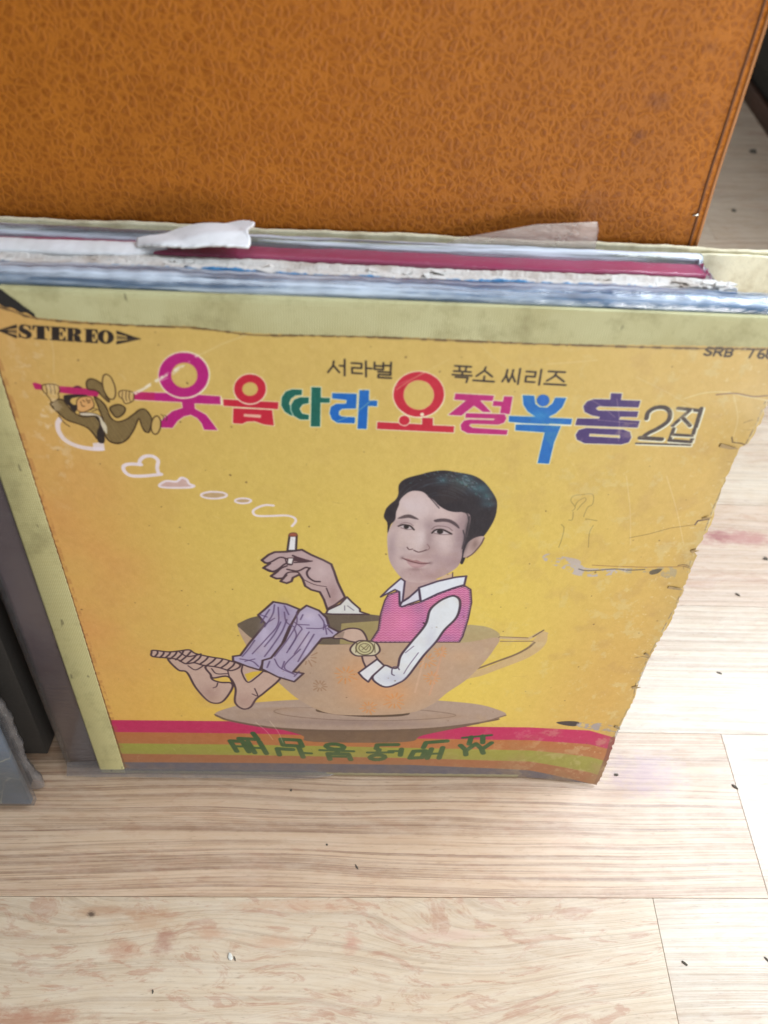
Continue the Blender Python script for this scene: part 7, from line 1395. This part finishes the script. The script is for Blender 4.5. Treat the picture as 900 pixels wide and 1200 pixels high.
# ================================================================== FRONT RECORD SLEEVE (yellow comedy record)
G5 = 'record sleeves leaning in a row against the orange case'
s1 = lean_thing('record_sleeve', 'yellow taped record sleeve printed with a man sitting in a teacup', 'record sleeve', 0.0, G5, z=.0012)
right_edge = [(318.3, 315.2), (318.6, 298.6), (319.3, 282.6), (318.1, 279.4), (318.9, 270.5), (317.4, 256.8), (314.9, 257.6), (315.3, 245), (316.1, 222.1), (317.5, 215.6), (316.8, 206.7), (316.1, 201.3), (314.5, 195.8), (316.9, 193.7), (316.5, 186.9), (317.1, 174.2), (317.7, 169.4), (317.5, 155.8), (317.9, 146.8), (316.2, 135), (315.1, 123.1), (314.4, 113.8), (314.4, 103.6), (314.5, 97.6), (316.4, 83.7), (315.8, 72.4), (314.5, 55.6), (313.2, 48.6), (315.1, 40.7), (315.0, 21.4), (313.6, 8), (312.1, 0.0)]
def edge_x(v, jit=.35, seed=0):
    y_ = [p[1] for p in right_edge][::-1]; x_ = [p[0] for p in right_edge][::-1]
    return float(np.interp(v, y_, x_)) + (jit * math.sin(v * 3.1 + seed) * math.sin(v * 1.37 + 2 + seed)) - .55 * max(0, math.sin(v * .83) * math.sin(v * 2.9 + 1) - .45) * 3 
def bow(u, v):           # how far the old card has bent out of flat, in mm (minus is towards the viewer)
    c = max(0, 1 - math.hypot((u - 316) / 60, (v - 0) / 42)); c2_ = math.exp(-((u - 316) / 16) ** 2 - ((v - 268) / 14) ** 2)
    ri = max(0, (u - 300) / 18)
    return -5.5 * c ** 1.6 - 1.3 * c2_ + .25 * math.sin(v * .09) * ri - .35 * ri ** 2 * math.sin(v * .045 + 1) + .35 * math.sin(u * .021) * math.sin(v * .018)
def front_panel():
    nu, nv = 90, 150; v, f, uv = [], [], []
    vs_ = np.linspace(0, 313.1, nv)
    for j, vv in enumerate(vs_):
        xr = edge_x(vv)
        for i in range(nu):
            t = i / (nu - 1); t = 1 - (1 - t) ** 1.25; u = .2 + (xr - .2) * t
            v.append((u / 1000, bow(u, vv) / 1000, vv / 1000)); uv.append(((u - U0) / (U1 - U0), (vv - V0) / (V1 - V0)))
    F = nu * nv; v += [(x, y_ + .00055, z) for x, y_, z in v[:F]]
    for j in range(nv - 1):
        for i in range(nu - 1):
            a = j * nu + i; f.append((a, a + 1, a + nu + 1, a + nu)); f.append((a + F, a + nu + F, a + nu + 1 + F, a + 1 + F))
    nf = len(f)
    ring = list(range(nu)) + [j * nu + nu - 1 for j in range(1, nv)] + [(nv - 1) * nu + i for i in range(nu - 2, -1, -1)] + [j * nu for j in range(nv - 2, 0, -1)]
    for a, b in zip(ring, ring[1:] + ring[:1]): f.append((a, a + F, b + F, b))
    me = bpy.data.meshes.new('front_panel'); me.from_pydata(v, [], f); me.update(); ul = me.uv_layers.new(name='UVMap')
    li = np.zeros(len(me.loops), np.int32); me.loops.foreach_get('vertex_index', li); uva = np.array(uv + uv, np.float32)[li]; ul.data.foreach_set('uv', uva.ravel())
    me.materials.append(M['print']); me.materials.append(M['torn'])
    mi = np.zeros(len(f), np.int32); mi[nf:] = 1; mi[1:nf:2] = 1; me.polygons.foreach_set('material_index', mi)
    me.polygons.foreach_set('use_smooth', np.ones(len(f), bool)); me.set_sharp_from_angle(angle=math.radians(40)); me.update()
    return link('front_panel', me, None, s1)
front_panel()
def card_panel(name, y0, th, edge, mat, parent, nu=2, nv=90, z0=.0005, z1=.3135, x0=.0008):
    v, f = [], []
    for vv in np.linspace(z0, z1, nv):
        xr = edge(vv)
        for (x, y_) in ((x0, y0), (xr, y0), (xr, y0 + th), (x0, y0 + th)): v.append((x, y_, vv))
    for j in range(nv - 1):
        for k in range(4): a, b = j * 4 + k, j * 4 + (k + 1) % 4; f.append((a, b, b + 4, a + 4))
    f.append((0, 1, 2, 3)); f.append(tuple(range(len(v) - 4, len(v)))); return link(name, mesh(name, v, f), mat, parent)
wb = wob(21, .0016, (3, 9, 31, 71))
card_panel('back_panel', .0018, .0005, lambda z: .3150 - .003 * (z < .03) + wb(z) * .6, M['board'], s1)
box('inner_sleeve', .004, .309, 0.0008, .0016, .002, .309, mat=M['white_paper'], parent=s1)
tape_low = [(22.7, 313.9), (33.0, 303.2), (34.5, 302.7), (52.6, 301.9), (70, 301.5), (89.6, 301.8), (100, 300.6), (113.3, 299.8), (140, 300.1), (161.5, 300.5), (197.5, 300.2), (220, 299.9), (243.7, 300.3), (280, 301.4), (310.5, 301.9), (318, 302.1)]
def strip(name, us, lo, hi, y_front, mat, parent, back=True, th=.00035):
    """tape stuck on the face, running over the top fold and down the back; us in mm"""
    v, f = [], []; nrow = 12
    for u in us:
        l = lo(u); col_ = []
        for k in range(6): vv = l + (hi - l) * k / 5; col_.append((u, y_front(u, vv) - (.02 if k == 0 else th * 1000), vv))
        for k in range(1, 6): t = math.pi * k / 6; col_.append((u, 1.0 - 1.35 * math.cos(t), hi + .45 * math.sin(t)))
        col_.append((u, 2.5, hi - 9)); v += [(a / 1000, b / 1000, c / 1000) for a, b, c in col_]
    for i in range(len(us) - 1):
        for k in range(nrow - 1): a = i * nrow + k; f.append((a, a + nrow, a + nrow + 1, a + 1))
    return link(name, mesh(name, v, f, True), mat, parent)
wt = wob(3, .5, (.02, .05, .13, .3))
strip('top_tape', np.linspace(22.7, 317.6, 300), lambda u: float(np.interp(u, [p[0] for p in tape_low], [p[1] for p in tape_low])) + .22 * math.sin(u * 2.3) * math.sin(u * .71), 313.8, lambda u, v: bow(u, v), M['tape_top'], s1)
strip('corner_fabric', np.linspace(.1, 33.0, 40), lambda u: 308.2 - max(0, u - 19) * .36 + .4 * math.sin(u * 1.3), 313.6, lambda u, v: bow(u, v) - .1, M['blackish'], s1, th=.0001)
def side_tape():
    v, f = [], []; vs_ = np.linspace(.6, 310.5, 220)
    for vv in vs_:
        xin = float(np.interp(vv, [0, 157, 230, 264, 280, 312], [15.1, 14.9, 14.1, 13.6, 13.6, 13.3])) + .2 * math.sin(vv * 1.9) * math.sin(vv * .63)
        row_ = [(xin, bow(xin, vv) - .02), (xin - .5, bow(xin, vv) - .32), (7, bow(7, vv) - .33), (1.0, bow(1, vv) - .33), (-.1, .1), (-.3, 1.1), (-.1, 2.0), (.8, 2.5), (9, 2.52)]
        v += [(a / 1000, b / 1000, vv / 1000) for a, b in row_]
    for i in range(len(vs_) - 1):
        for k in range(8): a = i * 9 + k; f.append((a, a + 9, a + 10, a + 1))
    return link('side_tape', mesh('side_tape', v, f, True), M['tape_side'], s1)
side_tape()
def low_tape():
    v, f = [], []; us = np.linspace(15, 262, 150)
    for u in us:
        for a, b in [(bow(u, 3) - .05, 2.7 + .25 * math.sin(u * .9)), (bow(u, 2) - .3, 2.2), (bow(u, 0) - .32, .25), (1.0, -.35), (2.0, -.3), (2.5, .6), (2.55, 4)]: v.append((u / 1000, a / 1000, b / 1000))
    for i in range(len(us) - 1):
        for k in range(6): a = i * 7 + k; f.append((a, a + 7, a + 8, a + 1))
    return link('bottom_tape', mesh('bottom_tape', v, f, True), M['bottom_tape'], s1)
low_tape()
def frayed(name, pts, w_, mat, parent, seed, y0=-.0006):
    """little torn tongues of card along a line in the sleeve face"""
    r = random.Random(seed); v, f = [], []
    for (u, vv, L, an) in pts:
        ca, sa = math.cos(an), math.sin(an); n0 = len(v)
        for q in ((0, -w_), (L * .6, -w_ * .7 * r.uniform(.6, 1.3)), (L, r.uniform(-.3, .3)), (L * .55, w_ * r.uniform(.6, 1.2)), (0, w_)):
            x_ = u + q[0] * ca - q[1] * sa; z_ = vv + q[0] * sa + q[1] * ca; v.append((x_ / 1000, y0 + bow(u, vv) / 1000 - q[0] / L * .0009, z_ / 1000))
        v += [(a, b + .0004, c) for a, b, c in v[n0:]]; m_ = 5
        f.append(tuple(range(n0, n0 + m_))); f.append(tuple(range(n0 + 2 * m_ - 1, n0 + m_ - 1, -1)))
        for k in range(m_): a = n0 + k; b = n0 + (k + 1) % m_; f.append((a, b, b + m_, a + m_))
    return link(name, mesh(name, v, f), mat, parent)
frayed('torn_tongue', [(306, 257, 8, -.15)], .9, M['torn'], s1, 2)
frayed('torn_tongue', [(309, 172, 8, -.1)], .7, M['torn'], s1, 12)
frayed('torn_tongue', [(311, 122, 4, -.5)], .8, M['torn'], s1, 13)
frayed('torn_tongue', [(312, 92, 4.5, .4)], .8, M['torn'], s1, 14)
frayed('torn_tongue', [(311, 56, 4, -.4)], .9, M['torn'], s1, 15)
frayed('torn_tongue', [(312, 216, 4, .5)], .6, M['torn'], s1, 3)
frayed('torn_tongue', [(313, 196, 3.4, .6)], .9, M['torn'], s1, 4)

# ================================================================== SECOND SLEEVE (blue, in a clear plastic jacket)
s2 = lean_thing('record_sleeve', 'thick blue and white record sleeve in glossy clear plastic, directly behind the yellow sleeve', 'record sleeve', .0034, G5, z=.0038)
w2 = wob(8, .0007)
extrude_profile('sleeve_card', round_top(.0006, .0118, .0, .3135, 9, .0030), np.linspace(-.0185, .312, 160), lambda x, y_, z, k: (x, y_ + w2(x) * .4 * (z > .2), z + w2(x + 2) * (z > .2)), M['blue_card'], s2)
w3 = wob(9, .0016, (5, 13, 37, 90))
def bagdisp(x, y_, z, k): hi_ = z > .2; return (x, y_ + (w3(x) * .25 if hi_ else 0), z + (w3(x + 5) * .5 + .0003 if hi_ else 0))
extrude_profile('plastic_jacket', [(a, b) for a, b in round_top(-.0001, .0126, -.0015, .3155, 10, .0050)], np.linspace(-.0212, .3165, 200), bagdisp, M['film_thin'], s2)
extrude_profile('jacket_fold', [(a + (.0002 if a > .006 else -.0002), b + .0003) for a, b in round_top(-.0001, .0126, .300, .3157, 10, .0050) if b > .3085], np.linspace(-.0214, .3167, 220), lambda x, y_, z, k: (x, y_ + w3(x) * .25, z + w3(x + 5) * .5 + .0006), M['film_sheen'], s2, closed=False)
# crumpled hem of the jacket at the bottom left
def hem():
    r = random.Random(6); v, f = [], []; nx_, nz_ = 40, 5
    for j in range(nz_):
        for i in range(nx_): x = -.020 + .175 * i / (nx_ - 1); z = -.0018 + j * .0016; v.append((x, -.0060 * (1 - j / (nz_ - 1)) * min(1, max(0, (.165 - x - .005) / .03)) + r.uniform(-.0003, .0003) - .0003, z + .0002 * math.sin(i)))
    for j in range(nz_ - 1):
        for i in range(nx_ - 1): a = j * nx_ + i; f.append((a, a + 1, a + nx_ + 1, a + nx_))
    return link('jacket_hem', mesh('jacket_hem', v, f, True), M['film_dull'], s2)
hem()

# ================================================================== THIRD SLEEVE (thin, torn white card)
s3 = lean_thing('record_sleeve', 'thin white record sleeve with a ripped open spine peeling up at the left', 'record sleeve', .0154, G5, z=.0068)
wr = wob(12, .0032, (7, 19, 47, 131)); r3 = random.Random(2)
def torn_top(x, y_, z, k):
    if z < .2: return (x, y_, z)
    return (x, y_ + r3.uniform(-.0002, .0002), z + wr(x) * .2 + r3.uniform(-.0001, .0001) - .0015 * (x > .27) * (x - .27) * 60)
extrude_profile('front_board', [(.0, .0), (.0, .3125), (.0018, .3132), (.0036, .3128), (.0038, 0)], np.linspace(-.010, .2985, 300), torn_top, M['torn_white'], s3, smooth=False)
wr2 = wob(14, .003, (7, 19, 47, 131))
extrude_profile('back_board', [(.0041, .0), (.0041, .3122), (.0064, .3136), (.0096, .3132), (.0098, 0)], np.linspace(-.012, .2925, 300), lambda x, y_, z, k: (x, y_, z + (wr2(x) * .2 + r3.uniform(-.00012, .00012) if z > .2 else 0)), M['torn_white'], s3, smooth=False)
def blue_edge():
    return extrude_profile('blue_lining', [(-.0007, .29), (-.0007, .3128), (-.0002, .3131), (-.0002, .29)], np.linspace(-.010, .2975, 260), lambda x, y_, z, k: (x, y_, z + (wr(x) * .3 - .0002 + r3.uniform(-.0003, .0003) if z > .3 else 0)), M['blue_strip'], s3, smooth=False)
M['blue_strip'] = plain('blue_strip', (74, 146, 200), .45)
blue_edge()
def spine_strip():
    """white spine paper lying over the top, ending in a peeled up torn flap"""
    nx_, ny_ = 130, 16; v, f = [], []; r = random.Random(4)
    for i in range(nx_):
        x = -.010 + (.0775 + .010) * i / (nx_ - 1); t = max(0, (x - .058) / .0195)
        for j in range(ny_):
            q = j / (ny_ - 1); yy_ = .0062 + .0138 * q - t * t * (0 if q > .6 else (.6 - q) * -.012)
            zz = .3142 + .0016 * math.sin(math.pi * q) + wr2(x * 1.3) * .10 + t * .001 * q + (r.uniform(-.0001, .0001) if j in (0, ny_ - 1) else 0)
            v.append((x, yy_ + .0003 * math.sin(i * .13 + 1) * (j == 0), zz - .0009 * (j == 0)))
    for i in range(nx_ - 1):
        for j in range(ny_ - 1): a = i * ny_ + j; f.append((a, a + ny_, a + ny_ + 1, a + 1))
    o = link('spine_paper', mesh('spine_paper', v, f, True), M['white_paper'], s3); s_ = o.modifiers.new('thickness', 'SOLIDIFY'); s_.thickness = .0007; s_.offset = -1
    return o
spine_strip()
def flap():
    nx_, ny_ = 46, 16; v, f = [], []; r = random.Random(9)
    for i in range(nx_):
        t = i / (nx_ - 1); x = .066 + .0435 * t
        lo_ = .0135 - .012 * min(1, t * 2.6) + .0022 * math.sin(t * 9) * .25; lo_ = np.interp(t, [0, .25, .5, .8, 1], [.0085, .0040, .0032, .0030, .0036]); hi_ = np.interp(t, [0, .3, .6, .9, 1], [.0150, .0190, .0212, .0222, .0200])
        for j in range(ny_):
            q = j / (ny_ - 1); jj = r.uniform(-.0004, .0004) if (j in (0, ny_ - 1) or i == nx_ - 1) else 0
            lift = .0010 + .0040 * math.sin(min(1, t * 1.5) * math.pi / 2) + .0018 * math.sin(math.pi * q) + .0035 * q * t
            v.append((x + (jj + .0009 * math.sin(q * 9) * (t > .93)), .0028 + lo_ + (hi_ - lo_) * q + jj, .3142 + lift + .0011 * abs(math.sin(t * 5.2 + q * 1.8 + .6)) - .0007 * abs(math.sin(q * 5 - t * 2.2))))
    for i in range(nx_ - 1):
        for j in range(ny_ - 1): a = i * ny_ + j; f.append((a, a + ny_, a + ny_ + 1, a + 1))
    me = mesh('peeled_flap', v, f, True); o = link('peeled_flap', me, M['white_paper'], s3); s_ = o.modifiers.new('thickness', 'SOLIDIFY'); s_.thickness = .0007; s_.offset = -1
    me.materials.append(M['torn_white']); s_.material_offset_rim = 1; s_.material_offset = 1
    return o
flap()
def scraps():
    r = random.Random(31); v, f = [], []
    for k in range(60):
        x = r.choice([r.uniform(.05, .12), r.uniform(.27, .298), r.uniform(.0, .298)]); y_ = r.uniform(.0, .006); s_ = r.uniform(.0008, .0028); n0 = len(v)
        for q in range(5): an = q * 1.256 + r.uniform(-.4, .4); v.append((x + s_ * 1.7 * math.cos(an), y_ + s_ * .6 * math.sin(an), .3128 + r.uniform(-.0006, .0014)))
        v += [(a, b, c - .0004) for a, b, c in v[n0:n0 + 5]]; f.append(tuple(range(n0, n0 + 5))); f.append(tuple(range(n0 + 9, n0 + 4, -1)))
        for q in range(5): a = n0 + q; b = n0 + (q + 1) % 5; f.append((a, b, b + 5, a + 5))
    o = link('torn_scraps', mesh('torn_scraps', v, f), M['torn_white'], s3); o['kind'] = 'stuff'
scraps()

# ================================================================== FOURTH SLEEVE (magenta, plastic jacket)
s4 = lean_thing('record_sleeve', 'magenta record sleeve in a silvery clear jacket in the middle of the row', 'record sleeve', .0259, G5, z=.0083)
w4 = wob(17, .0005)
extrude_profile('sleeve_card', round_top(.0, .0118, .0, .3130, 5, .0012), np.linspace(-.012, .2885, 90), lambda x, y_, z, k: (x, y_, z + w4(x) * (z > .2)), M['magenta'], s4)
w5 = wob(18, .0012, (4, 11, 29, 77))
extrude_profile('plastic_jacket', round_top(-.0006, .0124, -.001, .3138, 8, .0016), np.linspace(-.014, .2905, 120), lambda x, y_, z, k: (x, y_, z + w5(x) * .3 * (z > .2)), M['film_thin'], s4)
extrude_profile('jacket_fold', round_top(.0120, .0194, .27, .3158, 8, .0035), np.linspace(-.014, .2912, 160), lambda x, y_, z, k: (x, y_ + w5(x) * .35, z + w5(x + 3) * .35 * (z > .29)), M['film_milky'], s4)
def crumpled_end():
    r = random.Random(14); v, f = [], []; n_, k_ = 22, 5
    for i in range(n_):
        y_ = -.001 + .0202 * i / (n_ - 1)
        for j in range(k_): v.append((.2885 + j * .0011 + r.uniform(-.0005, .0005), y_, .3148 + .0010 * math.sin(i * 1.1) - j * .0012 + r.uniform(-.0005, .0005)))
    for i in range(n_ - 1):
        for j in range(k_ - 1): a = i * k_ + j; f.append((a, a + k_, a + k_ + 1, a + 1))
    return link('crumpled_end', mesh('crumpled_end', v, f, True), M['film_milky'], s4)
crumpled_end()
def sheet_corner():
    v = [(.183, .0178, .314), (.2478, .0178, .3142), (.2472, .0178, .3235), (.246, .0179, .3262), (.2215, .0180, .3240), (.1938, .0179, .3178)]
    o = link('loose_plastic_sheet', mesh('loose_plastic_sheet', v, [(0, 1, 2, 3, 4, 5)]), M['film_sheet'], s4); s_ = o.modifiers.new('thickness', 'SOLIDIFY'); s_.thickness = .0002
M['film_sheet'] = film('film_sheet', (206, 190, 178), .34, .3)
sheet_corner()

# ================================================================== FIFTH SLEEVE (cream and green, taped)
s5 = lean_thing('record_sleeve', 'cream and green record sleeve at the back of the row sticking out to the right', 'record sleeve', .0466, G5, z=.0112)
w6 = wob(23, .0007)
extrude_profile('sleeve_card', round_top(.0, .0046, .0, .3105, 5, .0016), np.linspace(-.012, .338, 160), lambda x, y_, z, k: (x, y_, z + w6(x) * (z > .2)), M['cream'], s5)
extrude_profile('tape_fold', round_top(-.0006, .0012, .285, .3118, 5, .0008), np.linspace(.285, .3385, 40), lambda x, y_, z, k: (x, y_, z + w6(x) * .6 * (z > .3)), M['cream_lip'], s5)
extrude_profile('tape_fold', round_top(.0024, .0050, .285, .3132, 5, .0011), np.linspace(-.0125, .3385, 160), lambda x, y_, z, k: (x, y_, z + w6(x + 1) * .8 * (z > .3)), M['cream_lip'], s5)

# ================================================================== RECORDS ON THE LEFT
G2 = 'record sleeves standing to the left of the row'
l1 = lean_thing('record_sleeve', 'slate blue record sleeve with cream crack lines at the lower left corner of the photo', 'record sleeve', -.0215, G2, z=.0012)
box('sleeve_card', -.3500, -.0352, .0, .0040, .0, .315, .0004, 1, mat=M['slate'], parent=l1)
box('plastic_jacket', -.3520, -.0335, -.0004, .0046, -.0012, .317, .0004, 1, mat=M['film_thin'], parent=l1)
l2 = lean_thing('record_sleeve', 'black record sleeve in a wrinkled grey plastic jacket behind the slate blue one', 'record sleeve', -.0105, G2, z=.0012)
box('sleeve_card', -.3500, -.0395, .0008, .0050, .0, .313, .0004, 1, mat=M['blackish'], parent=l2)
r5 = random.Random(77)
def ragged_jacket():
    v, f = [], []; nz_ = 120; r = r5
    for i in range(nz_):
        z = -.001 + .318 * i / (nz_ - 1); j = .0012 * math.sin(z * 160) * math.sin(z * 61) + r.uniform(-.0005, .0005) + (.0024 if z < .012 else 0)
        for (x, y_) in ((-.352, -.0002), (-.0400, -.0004), (-.0372 + j * .5, -.0006 + r.uniform(-.0006, .0006)), (-.0345 + j, .0012 + r.uniform(-.0006, .0006)), (-.0352 + j, .0040), (-.0400, .0056), (-.352, .0056)): v.append((x, y_, z))
    for i in range(nz_ - 1):
        for k in range(6): a = i * 7 + k; f.append((a, a + 7, a + 8, a + 1))
    return link('plastic_jacket', mesh('plastic_jacket', v, f, True), M['film_dull'], l2)
ragged_jacket()
l3 = lean_thing('record_sleeve', 'matt black record sleeve at the back on the left, next to the thick blue sleeve', 'record sleeve', .0105, G2, z=.006)
box('sleeve_card', -.350, -.0345, .0, .0250, .0, .312, .0006, 1, mat=M['blackish'], parent=l3)

# ================================================================== CRUMBS
def crumb(x, y_, L, wd, ang, label, pale=False, seed=0):
    r = random.Random(seed); v, f = [], []; n_ = 8
    for k in range(n_):
        t = 2 * math.pi * k / n_; v.append((L * math.cos(t) * r.uniform(.75, 1.1), wd * math.sin(t) * r.uniform(.7, 1.15), 0))
    v += [(a * .75, b * .7, wd * .35 * r.uniform(.7, 1.3)) for a, b, c in v]; f = [tuple(range(n_ - 1, -1, -1)), tuple(range(n_, 2 * n_))]
    for k in range(n_): f.append((k, (k + 1) % n_, (k + 1) % n_ + n_, k + n_))
    o = link('crumb', mesh('crumb', v, f), M['crumb_pale' if pale else 'crumb']); o.location = (x, y_, .0003); o.rotation_euler = (0, 0, ang)
    return tag(o, label, 'crumb', 'crumbs of dirt on the floor')
CR = [(.4032, -.0046, .0050, .0017, -.7, 'largest dark pointed crumb, by the plank joint right of the yellow sleeve'),
 (.3445, -.1026, .0032, .0014, -.6, 'dark oval crumb just right of the cross joint in the nearest plank row'),
 (.3923, -.1006, .0028, .0012, -.8, 'dark crumb at the right edge of the photo in the nearest plank row'),
 (.3268, .0023, .0034, .0017, 0, 'grey crumb touching the lower right corner of the yellow sleeve'),
 (.4163, .0751, .0030, .0014, -.3, 'small grey crumb farthest up the bright floor right of the sleeve edge'),
 (.4831, .1753, .0036, .0030, 0, 'grey crumb at the right edge of the photo halfway up the floor'),
 (.4496, .1411, .0040, .0018, -.5, 'grey crumb in front of the pink knot on the right'),
 (.6911, .8581, .0100, .0090, .4, 'dark spot of dirt on the floor near the dark cabinet'),
 (.6172, .7018, .0050, .0060, 0, 'dark speck on the shaded floor right of the orange case'),
 (.0940, -.1000, .0026, .0007, -1.1, 'thin dark crumb lying beside a white paper chip on the nearest row'),
 (.0525, -.1151, .0024, .0008, -1.4, 'thin upright dark crumb on the nearest row at lower left'),
 (.1600, -.0534, .0026, .0008, -1.0, 'thin curved dark crumb on the streaked plank below the teacup'),
 (.1420, -.0412, .0012, .0010, 0, 'round dark speck on the streaked plank left of the curved crumb'),
 (.1184, -.0094, .0015, .0014, 0, 'round dark speck close to the bottom edge of the yellow sleeve')]
for i, (x, y_, L, wd, an, lb) in enumerate(CR): crumb(x, y_, L * (.5 + .3 * ((i * 37) % 10) / 10), wd * .62, an, lb, False, i)
crumb(.0915, -.0992, .0022, .0014, -1.1, 'white paper chip on the nearest plank row at lower left', True, 60)
